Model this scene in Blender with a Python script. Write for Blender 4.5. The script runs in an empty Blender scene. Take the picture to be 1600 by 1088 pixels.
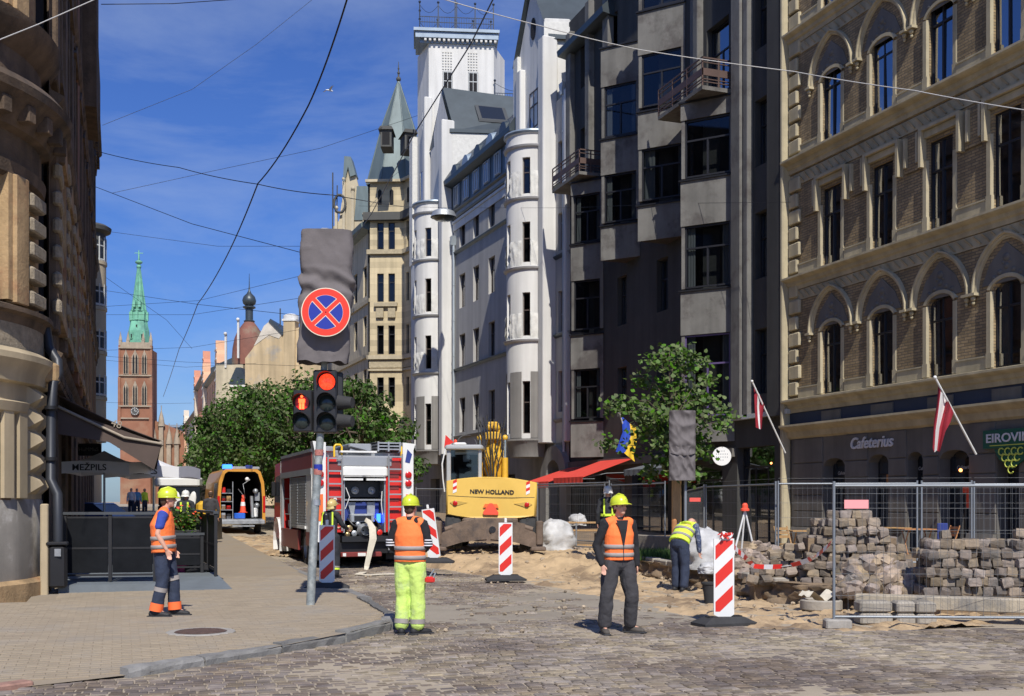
import bpy, bmesh, math, random
from mathutils import Vector, Matrix, noise
R = math.radians
random.seed(7)
C0 = bpy.context.scene
COL = C0.collection
# ---------------------------------------------------------------- camera
FPX, TH, EYE = 1700.0, math.atan(614 / 1700.0), 1.75
CT, ST = math.cos(TH), math.sin(TH)
cam = bpy.data.cameras.new('camera')
cam.sensor_width = 36; cam.lens = FPX / 1600 * 36
cam.shift_y = 239 / 1600; cam.clip_end = 3000; cam.clip_start = .1
co = bpy.data.objects.new('camera', cam); COL.objects.link(co)
co.location = (0, 0, EYE); co.rotation_euler = (R(90), 0, -TH)
C0.camera = co
# ---------------------------------------------------------------- light
SUN_EL, SUN_AZ = R(48), R(9.5)          # light travels towards +Y and a little +X
world = bpy.data.worlds.new('World'); C0.world = world; world.use_nodes = True
wt = world.node_tree; wn = wt.nodes; wn.clear()
def wnode(t, **k):
 n = wn.new(t)
 for a, b in k.items(): setattr(n, a, b)
 return n
sky = wnode('ShaderNodeTexSky', sky_type='NISHITA', sun_disc=False)
sky.sun_elevation = SUN_EL; sky.sun_rotation = math.pi + SUN_AZ
sky.air_density = 1.2; sky.dust_density = .6; sky.ozone_density = 2.5; sky.altitude = 100
hsv = wnode('ShaderNodeHueSaturation'); hsv.inputs['Saturation'].default_value = 1.1; hsv.inputs['Hue'].default_value = .507
hsv.inputs['Value'].default_value = 1.0
wt.links.new(sky.outputs[0], hsv.inputs['Color'])
tc = wnode('ShaderNodeTexCoord'); mp = wnode('ShaderNodeMapping')
mp.inputs['Scale'].default_value = (1.0, 1.0, 3.6); mp.inputs['Rotation'].default_value = (R(8), R(-6), R(20))
wt.links.new(tc.outputs['Generated'], mp.inputs[0])
n1 = wnode('ShaderNodeTexNoise'); n1.inputs['Scale'].default_value = 2.4; n1.inputs['Detail'].default_value = 9; n1.inputs['Roughness'].default_value = .6
n1.inputs['Distortion'].default_value = .35
wt.links.new(mp.outputs[0], n1.inputs['Vector'])
cr = wnode('ShaderNodeMapRange'); cr.inputs[1].default_value = .46; cr.inputs[2].default_value = .8; cr.inputs[4].default_value = .45
wt.links.new(n1.outputs[0], cr.inputs[0])
mx = wnode('ShaderNodeMix', data_type='RGBA'); mx.inputs[7].default_value = (5.6, 6.6, 8.2, 1)
wt.links.new(cr.outputs[0], mx.inputs[0]); mlt = wnode('ShaderNodeMix', data_type='RGBA', blend_type='MULTIPLY'); mlt.inputs[0].default_value = 1; mlt.inputs[7].default_value = (.46, .68, 1.18, 1)
wt.links.new(hsv.outputs[0], mlt.inputs[6])
bg = wnode('ShaderNodeBackground'); bg.inputs[1].default_value = .09
wt.links.new(mlt.outputs[2], mx.inputs[6]); wt.links.new(mx.outputs[2], bg.inputs[0])
wo = wnode('ShaderNodeOutputWorld'); wt.links.new(bg.outputs[0], wo.inputs[0])
sl = bpy.data.lights.new('sun', 'SUN'); sl.energy = 4.8; sl.angle = R(.5); sl.color = (1, .95, .86)
so = bpy.data.objects.new('sun', sl); COL.objects.link(so)
sd = Vector((math.sin(SUN_AZ) * math.cos(SUN_EL), math.cos(SUN_AZ) * math.cos(SUN_EL), -math.sin(SUN_EL)))
so.rotation_euler = sd.to_track_quat('-Z', 'Y').to_euler(); so.location = (0, 0, 60)
C0.view_settings.view_transform = 'Standard'; C0.view_settings.look = 'None'
C0.view_settings.exposure = 0.12; C0.view_settings.gamma = 1.0; C0.view_settings.use_curve_mapping = False
C0.cycles.max_bounces = 6; C0.cycles.transparent_max_bounces = 12
# ---------------------------------------------------------------- places from picture rays
def ray(px, py):
 c = (px - 800) / FPX
 return Vector((c * CT + ST, -c * ST + CT, (783 - py) / FPX))
def at(px, py, D):            # point seen at (px,py), D metres in front
 return Vector((0, 0, EYE)) + ray(px, py) * D
def gpt(px, py, z=0.0):       # point on the level z
 r = ray(px, py); return Vector((0, 0, EYE)) + r * ((z - EYE) / r.z)
def gd(px, D, z=0.0):         # point above column px at depth D and level z
 r = ray(px, 783); return Vector((r.x * D, r.y * D, z))
def frame(ox, oy, ang, z=0):  # facade matrix: x along wall (away from camera), y out of it, z up
 u = Vector((-math.sin(ang), math.cos(ang), 0)); n = Vector((-math.cos(ang), -math.sin(ang), 0))
 return Matrix(((u.x, n.x, 0, ox), (u.y, n.y, 0, oy), (0, 0, 1, z), (0, 0, 0, 1)))
def sz(px, py, FM):           # facade coordinates of a pixel on plane y=0
 I = FM.inverted(); o = I @ Vector((0, 0, EYE)); d = I.to_3x3() @ ray(px, py)
 t = -o.y / d.y; p = o + d * t
 return p.x, p.z
def sm(px, py, FM): s, z = sz(px, py, FM); return s
# ---------------------------------------------------------------- materials
MATS = {}
def mat(name, col, rough=.75, metal=0, var=.12, vs=1.5, bump=0., bs=25., rnd=None, rv=.25, col2=None, c2s=.6, c2lo=.5, c2hi=.65,
  emit=0, spec=.5, coat=0, brick=None, trans=0, hv=0, stretch=None, streak=0):
 m = bpy.data.materials.new(name); m.use_nodes = True; nt = m.node_tree; N = nt.nodes; L = nt.links
 b = N['Principled BSDF']; b.inputs['Roughness'].default_value = rough; b.inputs['Metallic'].default_value = metal
 b.inputs['Specular IOR Level'].default_value = spec; b.inputs['Coat Weight'].default_value = coat
 geo = N.new('ShaderNodeNewGeometry'); pos = geo.outputs['Position']
 if stretch:
  mpn = N.new('ShaderNodeMapping'); mpn.inputs['Scale'].default_value = stretch; L.new(pos, mpn.inputs[0]); pos = mpn.outputs[0]
 cur = None
 rgb = N.new('ShaderNodeRGB'); rgb.outputs[0].default_value = (*col, 1); cur = rgb.outputs[0]
 def mixc(fac, a, bcol, mode='MIX'):
  x = N.new('ShaderNodeMix'); x.data_type = 'RGBA'; x.blend_type = mode
  if isinstance(fac, float): x.inputs[0].default_value = fac
  else: L.new(fac, x.inputs[0])
  L.new(a, x.inputs[6])
  if isinstance(bcol, tuple): x.inputs[7].default_value = (*bcol, 1)
  else: L.new(bcol, x.inputs[7])
  return x.outputs[2]
 def rng(src, a, bb, c, d):
  x = N.new('ShaderNodeMapRange'); x.inputs[1].default_value = a; x.inputs[2].default_value = bb
  x.inputs[3].default_value = c; x.inputs[4].default_value = d; L.new(src, x.inputs[0]); return x.outputs[0]
 def noi(scale, det=5, rgh=.6):
  x = N.new('ShaderNodeTexNoise'); x.inputs['Scale'].default_value = scale; x.inputs['Detail'].default_value = det
  x.inputs['Roughness'].default_value = rgh; L.new(pos, x.inputs['Vector']); return x.outputs[0]
 hgt = None
 if brick:
  bw, bh, mort, mc = brick
  sp = N.new('ShaderNodeSeparateXYZ'); L.new(geo.outputs['Position'], sp.inputs[0])
  ad = N.new('ShaderNodeMath'); ad.operation = 'ADD'; L.new(sp.outputs[0], ad.inputs[0]); L.new(sp.outputs[1], ad.inputs[1])
  cb = N.new('ShaderNodeCombineXYZ'); L.new(ad.outputs[0], cb.inputs[0]); L.new(sp.outputs[2], cb.inputs[1])
  bt = N.new('ShaderNodeTexBrick'); bt.inputs['Scale'].default_value = 1; bt.inputs['Brick Width'].default_value = bw
  bt.inputs['Row Height'].default_value = bh; bt.inputs['Mortar Size'].default_value = mort; bt.inputs['Mortar Smooth'].default_value = .3
  bt.inputs['Color1'].default_value = (*[c * .78 for c in col], 1); bt.inputs['Color2'].default_value = (*[min(1, c * 1.2) for c in col], 1)
  bt.inputs['Mortar'].default_value = (*mc, 1); L.new(cb.outputs[0], bt.inputs[0]); cur = bt.outputs[0]
  inv = N.new('ShaderNodeMath'); inv.operation = 'SUBTRACT'; inv.inputs[0].default_value = 1; L.new(bt.outputs[1], inv.inputs[1]); hgt = inv.outputs[0]
 if col2: cur = mixc(rng(noi(c2s, 7, .65), c2lo, c2hi, 0, 1), cur, tuple(col2))
 if var:
  f = rng(noi(vs, 8, .65), .3, .7, 1 - var, 1 + var)
  cc = N.new('ShaderNodeCombineColor'); [L.new(f, cc.inputs[i]) for i in range(3)]
  cur = mixc(1.0, cur, cc.outputs[0], 'MULTIPLY')
 if streak:
  m0 = N.new('ShaderNodeMapping'); m0.inputs['Scale'].default_value = (2.2, 2.2, .14); L.new(geo.outputs['Position'], m0.inputs[0]); z0 = N.new('ShaderNodeTexNoise'); z0.inputs['Scale'].default_value = 1; z0.inputs['Detail'].default_value = 6; L.new(m0.outputs[0], z0.inputs['Vector'])
  f = rng(z0.outputs[0], .36, .62, 1 - streak, 1.04); cc = N.new('ShaderNodeCombineColor'); [L.new(f, cc.inputs[i]) for i in range(3)]; cur = mixc(1.0, cur, cc.outputs[0], 'MULTIPLY')
 if rnd:
  if rnd == 'obj': src = N.new('ShaderNodeObjectInfo').outputs['Random']
  else:
   an = N.new('ShaderNodeAttribute'); an.attribute_name = 'rnd'; src = an.outputs['Fac']
  f = rng(src, 0, 1, 1 - rv, 1 + rv); cc = N.new('ShaderNodeCombineColor')
  [L.new(f, cc.inputs[i]) for i in range(3)]; cur = mixc(1.0, cur, cc.outputs[0], 'MULTIPLY')
  if hv:
   m1 = N.new('ShaderNodeMath'); m1.operation = 'MULTIPLY'; m1.inputs[1].default_value = 7.31; L.new(src, m1.inputs[0])
   m2 = N.new('ShaderNodeMath'); m2.operation = 'FRACT'; L.new(m1.outputs[0], m2.inputs[0])
   hs = N.new('ShaderNodeHueSaturation'); L.new(rng(m2.outputs[0], 0, 1, .5 - hv, .5 + hv), hs.inputs['Hue'])
   L.new(rng(m2.outputs[0], 0, 1, .7, 1.3), hs.inputs['Saturation']); L.new(cur, hs.inputs['Color']); cur = hs.outputs[0]
 L.new(cur, b.inputs['Base Color'])
 if bump:
  bp = N.new('ShaderNodeBump'); bp.inputs['Strength'].default_value = min(1, bump); bp.inputs['Distance'].default_value = .02 * max(1, bump)
  nz = noi(bs, 6, .7)
  if hgt:
   mm = N.new('ShaderNodeMath'); mm.operation = 'MULTIPLY_ADD'; mm.inputs[1].default_value = .35; L.new(nz, mm.inputs[0]); L.new(hgt, mm.inputs[2]); nz = mm.outputs[0]
  L.new(nz, bp.inputs['Height']); L.new(bp.outputs[0], b.inputs['Normal'])
 if emit: L.new(cur, b.inputs['Emission Color']); b.inputs['Emission Strength'].default_value = emit
 if trans:
  tr = N.new('ShaderNodeBsdfTranslucent'); L.new(cur, tr.inputs[0]); ms = N.new('ShaderNodeMixShader'); ms.inputs[0].default_value = trans
  L.new(b.outputs[0], ms.inputs[1]); L.new(tr.outputs[0], ms.inputs[2]); L.new(ms.outputs[0], N['Material Output'].inputs[0])
 MATS[name] = m; return m
def glassmat(name, tint=(.5, .54, .56), k=1.25, add=.05):
 m = bpy.data.materials.new(name); m.use_nodes = True; nt = m.node_tree; N = nt.nodes; L = nt.links; N.remove(N['Principled BSDF'])
 t = N.new('ShaderNodeBsdfTransparent'); t.inputs[0].default_value = (*tint, 1)
 g = N.new('ShaderNodeBsdfGlossy'); g.inputs['Roughness'].default_value = .03; g.inputs[0].default_value = (.9, .93, 1, 1)
 fr = N.new('ShaderNodeFresnel'); fr.inputs[0].default_value = 1.5
 ma = N.new('ShaderNodeMath'); ma.operation = 'MULTIPLY_ADD'; ma.inputs[1].default_value = k; ma.inputs[2].default_value = add; ma.use_clamp = True
 L.new(fr.outputs[0], ma.inputs[0]); ms = N.new('ShaderNodeMixShader'); L.new(ma.outputs[0], ms.inputs[0]); L.new(t.outputs[0], ms.inputs[1]); L.new(g.outputs[0], ms.inputs[2])
 nz = N.new('ShaderNodeTexNoise'); nz.inputs['Scale'].default_value = .8; ge = N.new('ShaderNodeNewGeometry'); L.new(ge.outputs[0], nz.inputs['Vector'])
 bp = N.new('ShaderNodeBump'); bp.inputs['Strength'].default_value = .04; L.new(nz.outputs[0], bp.inputs['Height']); L.new(bp.outputs[0], g.inputs['Normal'])
 L.new(ms.outputs[0], N['Material Output'].inputs[0]); MATS[name] = m; return m
# ---------------------------------------------------------------- mesh builder
class MB:
 def __init__(s, T=None): s.v = []; s.f = []; s.sm = []; s.r = []; s.T = T or Matrix(); s.rv = None; s.mi = []; s.cm = 0
 def add(s, vs, fs, smooth=False):
  o = len(s.v); T = s.T
  s.v += [tuple(T @ Vector(p)) for p in vs]
  for f in fs: s.f.append(tuple(i + o for i in f)); s.sm.append(smooth); s.r.append(s.rv if s.rv is not None else 0.5); s.mi.append(s.cm)
 def box(s, x0, x1, y0, y1, z0, z1, M=None):
  vs = [(x0, y0, z0), (x1, y0, z0), (x1, y1, z0), (x0, y1, z0), (x0, y0, z1), (x1, y0, z1), (x1, y1, z1), (x0, y1, z1)]
  if M: vs = [M @ Vector(p) for p in vs]
  s.add(vs, [(0, 3, 2, 1), (4, 5, 6, 7), (0, 1, 5, 4), (1, 2, 6, 5), (2, 3, 7, 6), (3, 0, 4, 7)]); return s
 def bevbox(s, x0, x1, y0, y1, z0, z1, b, M=None, top=False):
  # box with chamfered vertical+top edges: stacked rings
  def ring(i, z):
   return [(x0 + i + b, y0 + i, z), (x1 - i - b, y0 + i, z), (x1 - i, y0 + i + b, z), (x1 - i, y1 - i - b, z), (x1 - i - b, y1 - i, z), (x0 + i + b, y1 - i, z), (x0 + i, y1 - i - b, z), (x0 + i, y0 + i + b, z)]
  rs = [ring(b * .7, z0), ring(0, z0 + b * .7), ring(0, z1 - b), ring(b, z1)] if not top else [ring(0, z0), ring(0, z1 - b), ring(b, z1)]
  vs = [p for r in rs for p in r]; n = len(rs)
  fs = [(a * 8 + i, a * 8 + (i + 1) % 8, a * 8 + 8 + (i + 1) % 8, a * 8 + 8 + i) for a in range(n - 1) for i in range(8)]
  fs += [tuple(range(7, -1, -1)), tuple(range(n * 8 - 8, n * 8))]
  if M: vs = [M @ Vector(p) for p in vs]
  s.add(vs, fs); return s
 def prism(s, pts, z0, z1, axis='z', smooth=False, cap=True):
  n = len(pts)
  if axis == 'z': a = [(p[0], p[1], z0) for p in pts]; b = [(p[0], p[1], z1) for p in pts]
  elif axis == 'y': a = [(p[0], z0, p[1]) for p in pts]; b = [(p[0], z1, p[1]) for p in pts]
  else: a = [(z0, p[0], p[1]) for p in pts]; b = [(z1, p[0], p[1]) for p in pts]
  fs = [(i, (i + 1) % n, n + (i + 1) % n, n + i) for i in range(n)]
  s.add(a + b, fs, smooth)
  if cap: s.add(a, [tuple(range(n - 1, -1, -1))]); s.add(b, [tuple(range(n))])
  return s
 def quad(s, a, b, c, d): s.add([a, b, c, d], [(0, 1, 2, 3)]); return s
 def tube(s, pts, r, n=8, ref=None, caps=True, smooth=True):
  pts = [Vector(p) for p in pts]; K = len(pts); vs = []
  if not isinstance(r, (list, tuple)): r = [r] * K
  rr = [(q, q) if not isinstance(q, (list, tuple)) else q for q in r]
  prev = None
  for i, p in enumerate(pts):
   t = (pts[min(i + 1, K - 1)] - pts[max(i - 1, 0)]).normalized()
   if ref is not None: rf = Vector(ref)
   else: rf = prev if prev is not None else (Vector((0, 0, 1)) if abs(t.z) < .9 else Vector((0, 1, 0)))
   sd_ = t.cross(rf)
   if sd_.length < 1e-5: sd_ = t.cross(Vector((.3, .8, .5)))
   sd_.normalize(); up = sd_.cross(t)
   prev = up
   for k in range(n):
    a = 2 * math.pi * k / n
    vs.append(p + sd_ * rr[i][0] * math.cos(a) + up * rr[i][1] * math.sin(a))
  fs = [(i * n + k, i * n + (k + 1) % n, (i + 1) * n + (k + 1) % n, (i + 1) * n + k) for i in range(K - 1) for k in range(n)]
  s.add(vs, fs, smooth)
  if caps: s.add(vs[:n], [tuple(range(n - 1, -1, -1))]); s.add(vs[-n:], [tuple(range(n))])
  return s
 def lathe(s, prof, n=16, c=(0, 0, 0), smooth=True, a0=0., a1=2 * math.pi, sx=1, sy=1, crisp=True):
  full = abs(a1 - a0 - 2 * math.pi) < 1e-6; m = n if full else n + 1
  if crisp:      # split the surface where the profile turns sharply
   for i in range(1, len(prof) - 1):
    a_, b_, c_ = [Vector(prof[j]) for j in (i - 1, i, i + 1)]; u, w = b_ - a_, c_ - b_
    if u.length > 1e-6 and w.length > 1e-6 and u.angle(w) > 0.6:
     s.lathe(prof[:i + 1], n, c, smooth, a0, a1, sx, sy, False); s.lathe(prof[i:], n, c, smooth, a0, a1, sx, sy, True); return s
  vs = [(c[0] + r * math.cos(a0 + (a1 - a0) * k / n) * sx, c[1] + r * math.sin(a0 + (a1 - a0) * k / n) * sy, c[2] + z) for r, z in prof for k in range(m)]
  fs = [(i * m + k, i * m + (k + 1) % m, (i + 1) * m + (k + 1) % m, (i + 1) * m + k) for i in range(len(prof) - 1) for k in range(n)]
  s.add(vs, fs, smooth); return s
 def ball(s, c, rx, ry=None, rz=None, n=10, M=None):
  ry = ry or rx; rz = rz or rx; k = n // 2 + 1
  vs = [(rx * math.sin(math.pi * i / k) * math.cos(2 * math.pi * j / n), ry * math.sin(math.pi * i / k) * math.sin(2 * math.pi * j / n), rz * math.cos(math.pi * i / k)) for i in range(1, k) for j in range(n)]
  vs += [(0, 0, rz), (0, 0, -rz)]; t = len(vs) - 2
  fs = [((i) * n + j, (i + 1) * n + j, (i + 1) * n + (j + 1) % n, i * n + (j + 1) % n) for i in range(k - 2) for j in range(n)]
  fs += [(t, j, (j + 1) % n) for j in range(n)] + [(t + 1, (k - 2) * n + (j + 1) % n, (k - 2) * n + j) for j in range(n)]
  vs = [(M @ Vector(p) if M else Vector(p)) + Vector(c) for p in vs]
  s.add(vs, fs, True); return s
 def mesh(s, name, m, attr=False):
  me = bpy.data.meshes.new(name); me.from_pydata(s.v, [], s.f)
  me.polygons.foreach_set('use_smooth', s.sm)
  for q in (m if isinstance(m, (list, tuple)) else [m]): me.materials.append(q)
  if isinstance(m, (list, tuple)): me.polygons.foreach_set('material_index', s.mi)
  if attr:
   a = me.attributes.new('rnd', 'FLOAT', 'FACE'); a.data.foreach_set('value', s.r)
  me.update(); return me
 def build(s, name, m, parent=None, world=None, attr=False):
  """mesh vertices are in world space unless the parent is a local (rotated) thing"""
  return put(name, s.mesh(name, m, attr), parent, world)
def put(name, me, parent=None, world=None, M=None):
 o = bpy.data.objects.new(name, me); COL.objects.link(o)
 if parent is not None:
  o.parent = parent; loc = Vector((0, 0, 0))
  if '_w' in parent:
   T = Matrix.Translation(-Vector(parent['_w']))
   if M is not None: T = T @ M
   else: o['_w'] = (0.0, 0.0, 0.0)
   o.matrix_basis = T
  elif M is not None: o.matrix_basis = M
 elif M is not None: o.matrix_basis = M
 else: o['_w'] = (0.0, 0.0, 0.0)
 return o
def thing(name, label, cat, loc=(0, 0, 0), rz=None, group=None):
 """rz None: children are modelled in world space; rz number: children in the thing's own space"""
 o = bpy.data.objects.new(name, None); COL.objects.link(o); o.location = loc; o['label'] = label; o['category'] = cat
 if group: o['group'] = group
 if rz is None: o['_w'] = tuple(float(q) for q in loc)
 else: o.rotation_euler = (0, 0, rz)
 return o
def tag(o, label=None, cat=None, group=None, kind=None):
 if label: o['label'] = label
 if cat: o['category'] = cat
 if group: o['group'] = group
 if kind: o['kind'] = kind
 return o
def copy_tree(o, parent=None):
 c = o.copy(); COL.objects.link(c); c.parent = parent
 for ch in list(o.children): copy_tree(ch, c)
 return c
def text(body, size, M, m, parent, name='lettering', ext=.004, align='CENTER', off=0., sx=1, shear=0):
 cu = bpy.data.curves.new(name, 'FONT'); cu.body = body; cu.size = size; cu.extrude = ext; cu.align_x = align; cu.align_y = 'CENTER'
 cu.offset = off; cu.shear = shear; cu.resolution_u = 3; cu.materials.append(m)
 o = bpy.data.objects.new('tmp', cu); me = bpy.data.meshes.new_from_object(o); me.name = name; bpy.data.objects.remove(o)
 return put(name, me, parent, M=M @ Matrix.Diagonal((sx, 1, 1, 1)))
def basis(o, x, y, z=None):
 x = Vector(x).normalized(); y = Vector(y).normalized(); z = Vector(z).normalized() if z else x.cross(y)
 return Matrix(((x.x, y.x, z.x, o[0]), (x.y, y.y, z.y, o[1]), (x.z, y.z, z.z, o[2]), (0, 0, 0, 1)))
def fract(x): return x - math.floor(x)
def fbm(x, y, z=0, o=4):
 return noise.fractal(Vector((x, y, z)), .8, 2.1, o)
# ---------------------------------------------------------------- palette
mat('dark_glass_solid', (.02, .025, .035), .08, var=0)
G = glassmat('window_glass', (.34, .37, .39), .36, .03); GD = glassmat('dark_glass', (.25, .27, .3), 1.3, .06); GV = glassmat('vehicle_glass', (.35, .42, .45), 1.2, .06)
mat('dark_room', (.012, .012, .014), .9, var=0); mat('bay_room', (.10, .095, .085), .9, var=.3, vs=2)
mat('curtain', (.34, .34, .32), .9, var=.15, vs=6, stretch=(8, 8, .4))
mat('blackmetal', (.018, .018, .02), .45, .3, var=.2)
mat('steel', (.42, .43, .44), .38, .85, var=.15, vs=4)
mat('galv', (.38, .40, .42), .5, .6, var=.2, vs=8, bump=.05)
mat('white_paint', (.78, .78, .76), .45, var=.06)
mat('rubber', (.03, .03, .031), .85, var=.25, vs=6, bump=.2, bs=60)
mat('red_paint', (.62, .022, .015), .32, var=.1, coat=.4)
mat('wood', (.40, .24, .10), .7, var=.25, vs=5, stretch=(9, 9, 1), bump=.1)
mat('wood_orange', (.42, .19, .07), .6, var=.2, vs=7)
mat('sand', (.45, .325, .19), .95, var=.2, vs=1.7, bump=1, bs=12, col2=(.25, .175, .105), c2s=.75, c2lo=.5, c2hi=.6)
mat('soil', (.24, .17, .105), .97, var=.3, vs=3, bump=1, bs=9, col2=(.14, .105, .07), c2s=1.4)
mat('lamp_red', (1, .035, .012), .3, var=.45, vs=38, emit=2.2)
mat('lamp_amberred', (1, .12, .03), .3, var=.3, vs=60, emit=3)
def W(n): return MATS[n]
# ================================================================ GROUND
def gz(x, y): return 0 if y < 25 else min(1.1, .018 * (y - 25))
mat('asphalt_dust', (.27, .235, .185), .95, var=.14, vs=.7, bump=.35, bs=30, col2=(.20, .17, .135), c2s=.35)
mat('sett', (.14, .11, .088), .72, var=.25, vs=5, bump=.4, bs=38, rnd='face', rv=.3, hv=.012, col2=(.29, .245, .185), c2s=.4, c2lo=.44, c2hi=.62)
mat('sett_single', (.14, .11, .088), .72, var=.25, vs=5, bump=.4, bs=38, rnd='obj', rv=.3, hv=.012, col2=(.31, .26, .195), c2s=.5, c2lo=.42, c2hi=.66)
mat('joint_sand', (.34, .285, .21), .95, var=.15, vs=1, bump=.3, bs=40)
mat('paver', (.295, .24, .17), .9, var=.12, vs=.9, bump=.2, bs=50, rnd='face', rv=.07, col2=(.235, .205, .165), c2s=.9, c2lo=.5, c2hi=.68)
mat('paver_single', (.295, .24, .17), .9, var=.12, vs=.9, bump=.2, bs=50, rnd='obj', rv=.07, col2=(.235, .205, .165), c2s=.9, c2lo=.5, c2hi=.68)
mat('kerbstone', (.17, .165, .155), .8, var=.25, vs=4, bump=.5, bs=30, rnd='obj', rv=.35)
mat('red_granite', (.30, .17, .13), .8, var=.25, vs=9, bump=.4, bs=50)
# far ground: one big sheet, the road rising gently
g = MB()
xs = [-900, -60, -20, -1.2, 3.8, 12, 20.3, 60, 900]; ys = [-200, 0, 10, 25, 35, 45, 60, 86, 200, 900]
vs = [(x, y, gz(x, y) - .06 if not (y < 40) else gz(x, y) - .35) for y in ys for x in xs]
g.add(vs, [(j * 9 + i, j * 9 + i + 1, j * 9 + i + 10, j * 9 + i + 9) for j in range(9) for i in range(8)])
tag(g.build('ground', W('joint_sand')), kind='structure')
# road bed (dusty), dips smoothly; grid
def grid(x0, x1, y0, y1, st, zf, keep=None):
 m = MB(); nx = int((x1 - x0) / st) + 1; ny = int((y1 - y0) / st) + 1; idx = {}
 vs = []; fs = []
 for j in range(ny):
  for i in range(nx):
   x, y = x0 + i * st, y0 + j * st; idx[i, j] = len(vs); vs.append((x, y, zf(x, y)))
 for j in range(ny - 1):
  for i in range(nx - 1):
   if keep is None or keep(x0 + (i + .5) * st, y0 + (j + .5) * st):
    fs.append((idx[i, j], idx[i + 1, j], idx[i + 1, j + 1], idx[i, j + 1]))
 m.add(vs, fs, True); return m
# left pavement outline and kerb line
KL = [gpt(-260, 1120, .0), gpt(55, 1072, .0), gpt(200, 1060, 0), gpt(320, 1041, 0), gpt(440, 1021, 0), gpt(540, 1005, 0), gpt(612, 986, 0)]
KL = [Vector((p.x, p.y, 0)) for p in KL] + [Vector((3.72, 15.2, 0)), Vector((3.9, 18, 0)), Vector((3.95, 60, 0)), Vector((3.95, 110, 0))]
def inpoly(x, y, P):
 c = False; n = len(P); j = n - 1
 for i in range(n):
  if ((P[i][1] > y) != (P[j][1] > y)) and (x < (P[j][0] - P[i][0]) * (y - P[i][1]) / (P[j][1] - P[i][1]) + P[i][0]): c = not c
  j = i
 return c
PAVE = [(p.x, p.y) for p in KL] + [(-1.0, 110), (-1.0, 19), (-14, 19), (-14, 9)]
def pvz(x, y):   # pavement height: flush at the dropped crossing in front, full kerb height behind
 k = max(0, min(1, (y - 11.2) / 2.2)); return .015 + .115 * k + (gz(x, y) if y > 25 else 0)
pm = MB(); pts3 = [(x, y, pvz(x, y) - .012) for x, y in PAVE]
pg = grid(-12, 4.4, 9, 110, .5, lambda x, y: 0)
pave = bpy.data.objects.new('pavement', None); COL.objects.link(pave); pave['kind'] = 'structure'; pave['_w'] = (0.0, 0.0, 0.0)
# bed clipped to outline: strips per y
bed = MB()
def xright(y):
 r = []
 for a, b in zip(KL[:-1], KL[1:]):
  if (a.y - y) * (b.y - y) <= 0 and a.y != b.y: r.append(a.x + (b.x - a.x) * (y - a.y) / (b.y - a.y))
 return max(r) if r else None
yy = [9.1 + i * .2 for i in range(85)] + [26.1 + i * 2 for i in range(42)]
prevp = None
for y in yy:
 xr = xright(y)
 if xr is None: continue
 xl = -13 if y < 19.3 else -1.4
 row = [(xl + (xr - xl) * t, y, pvz(xl + (xr - xl) * t, y) - .004) for t in (0, .25, .5, .75, 1)]
 if prevp and (prevp[0][0] < -5) == (row[0][0] < -5):
  bed.add(prevp + row, [(i, i + 1, i + 6, i + 5) for i in range(4)])
 elif prevp: bed.add([(-1.4, prevp[0][1], prevp[0][2]), prevp[-1], row[-1], row[0]], [(0, 1, 2, 3)])
 prevp = row
bed.build('paving_bed', W('paver'), pave)
# pavers 200x100, a band pattern; nearest 300 single
cells = []
for j in range(150):
 for i in range(60):
  y = 9.2 + j * .1035; x = -7.5 + i * .2035 + (.1 if j % 2 else 0)
  if inpoly(x - .1, y - .19, PAVE) and inpoly(x + .22, y - .1, PAVE) and y < 24 and not (y > 18.9 and x < -1):
   mh = math.hypot(x - .95, y - 13.95)
   if mh < .42: continue
   cells.append((x * x + y * y, x, y))
cells.sort(); rp = random.Random(3)
def visible_d(x, y):
 px = 800 + FPX * (x * CT - y * ST) / (x * ST + y * CT); py = 783 + FPX * EYE / (x * ST + y * CT)
 return -20 < px < 1620 and py < 1100
cells = [c for c in cells if visible_d(c[1], c[2])]
pme = []
for k in range(4):
 b = MB(); b.bevbox(-.101, .101, -.051, .051, -.03, .0, .003, top=True); pme.append(b.mesh('paver', W('paver_single')))
st_ = MB()
for n, (d, x, y) in enumerate(cells):
 z = pvz(x, y) + .006 + rp.uniform(-.002, .002)
 if n < 300:
  o = put('paver', pme[n % 4], pave, M=Matrix.Translation((x, y, z)) @ Matrix.Rotation(rp.uniform(-.02, .02), 4, 'Z') @ Matrix.Rotation(rp.uniform(-.012, .012), 4, 'X'))
 else:
  st_.rv = rp.random(); st_.bevbox(-.101, .101, -.051, .051, -.02, 0, .003, Matrix.Translation((x, y, z)) @ Matrix.Rotation(rp.uniform(-.012, .012), 4, 'X'), top=True)
tag(st_.build('pavers', W('paver'), pave, attr=True), kind='stuff')
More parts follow.
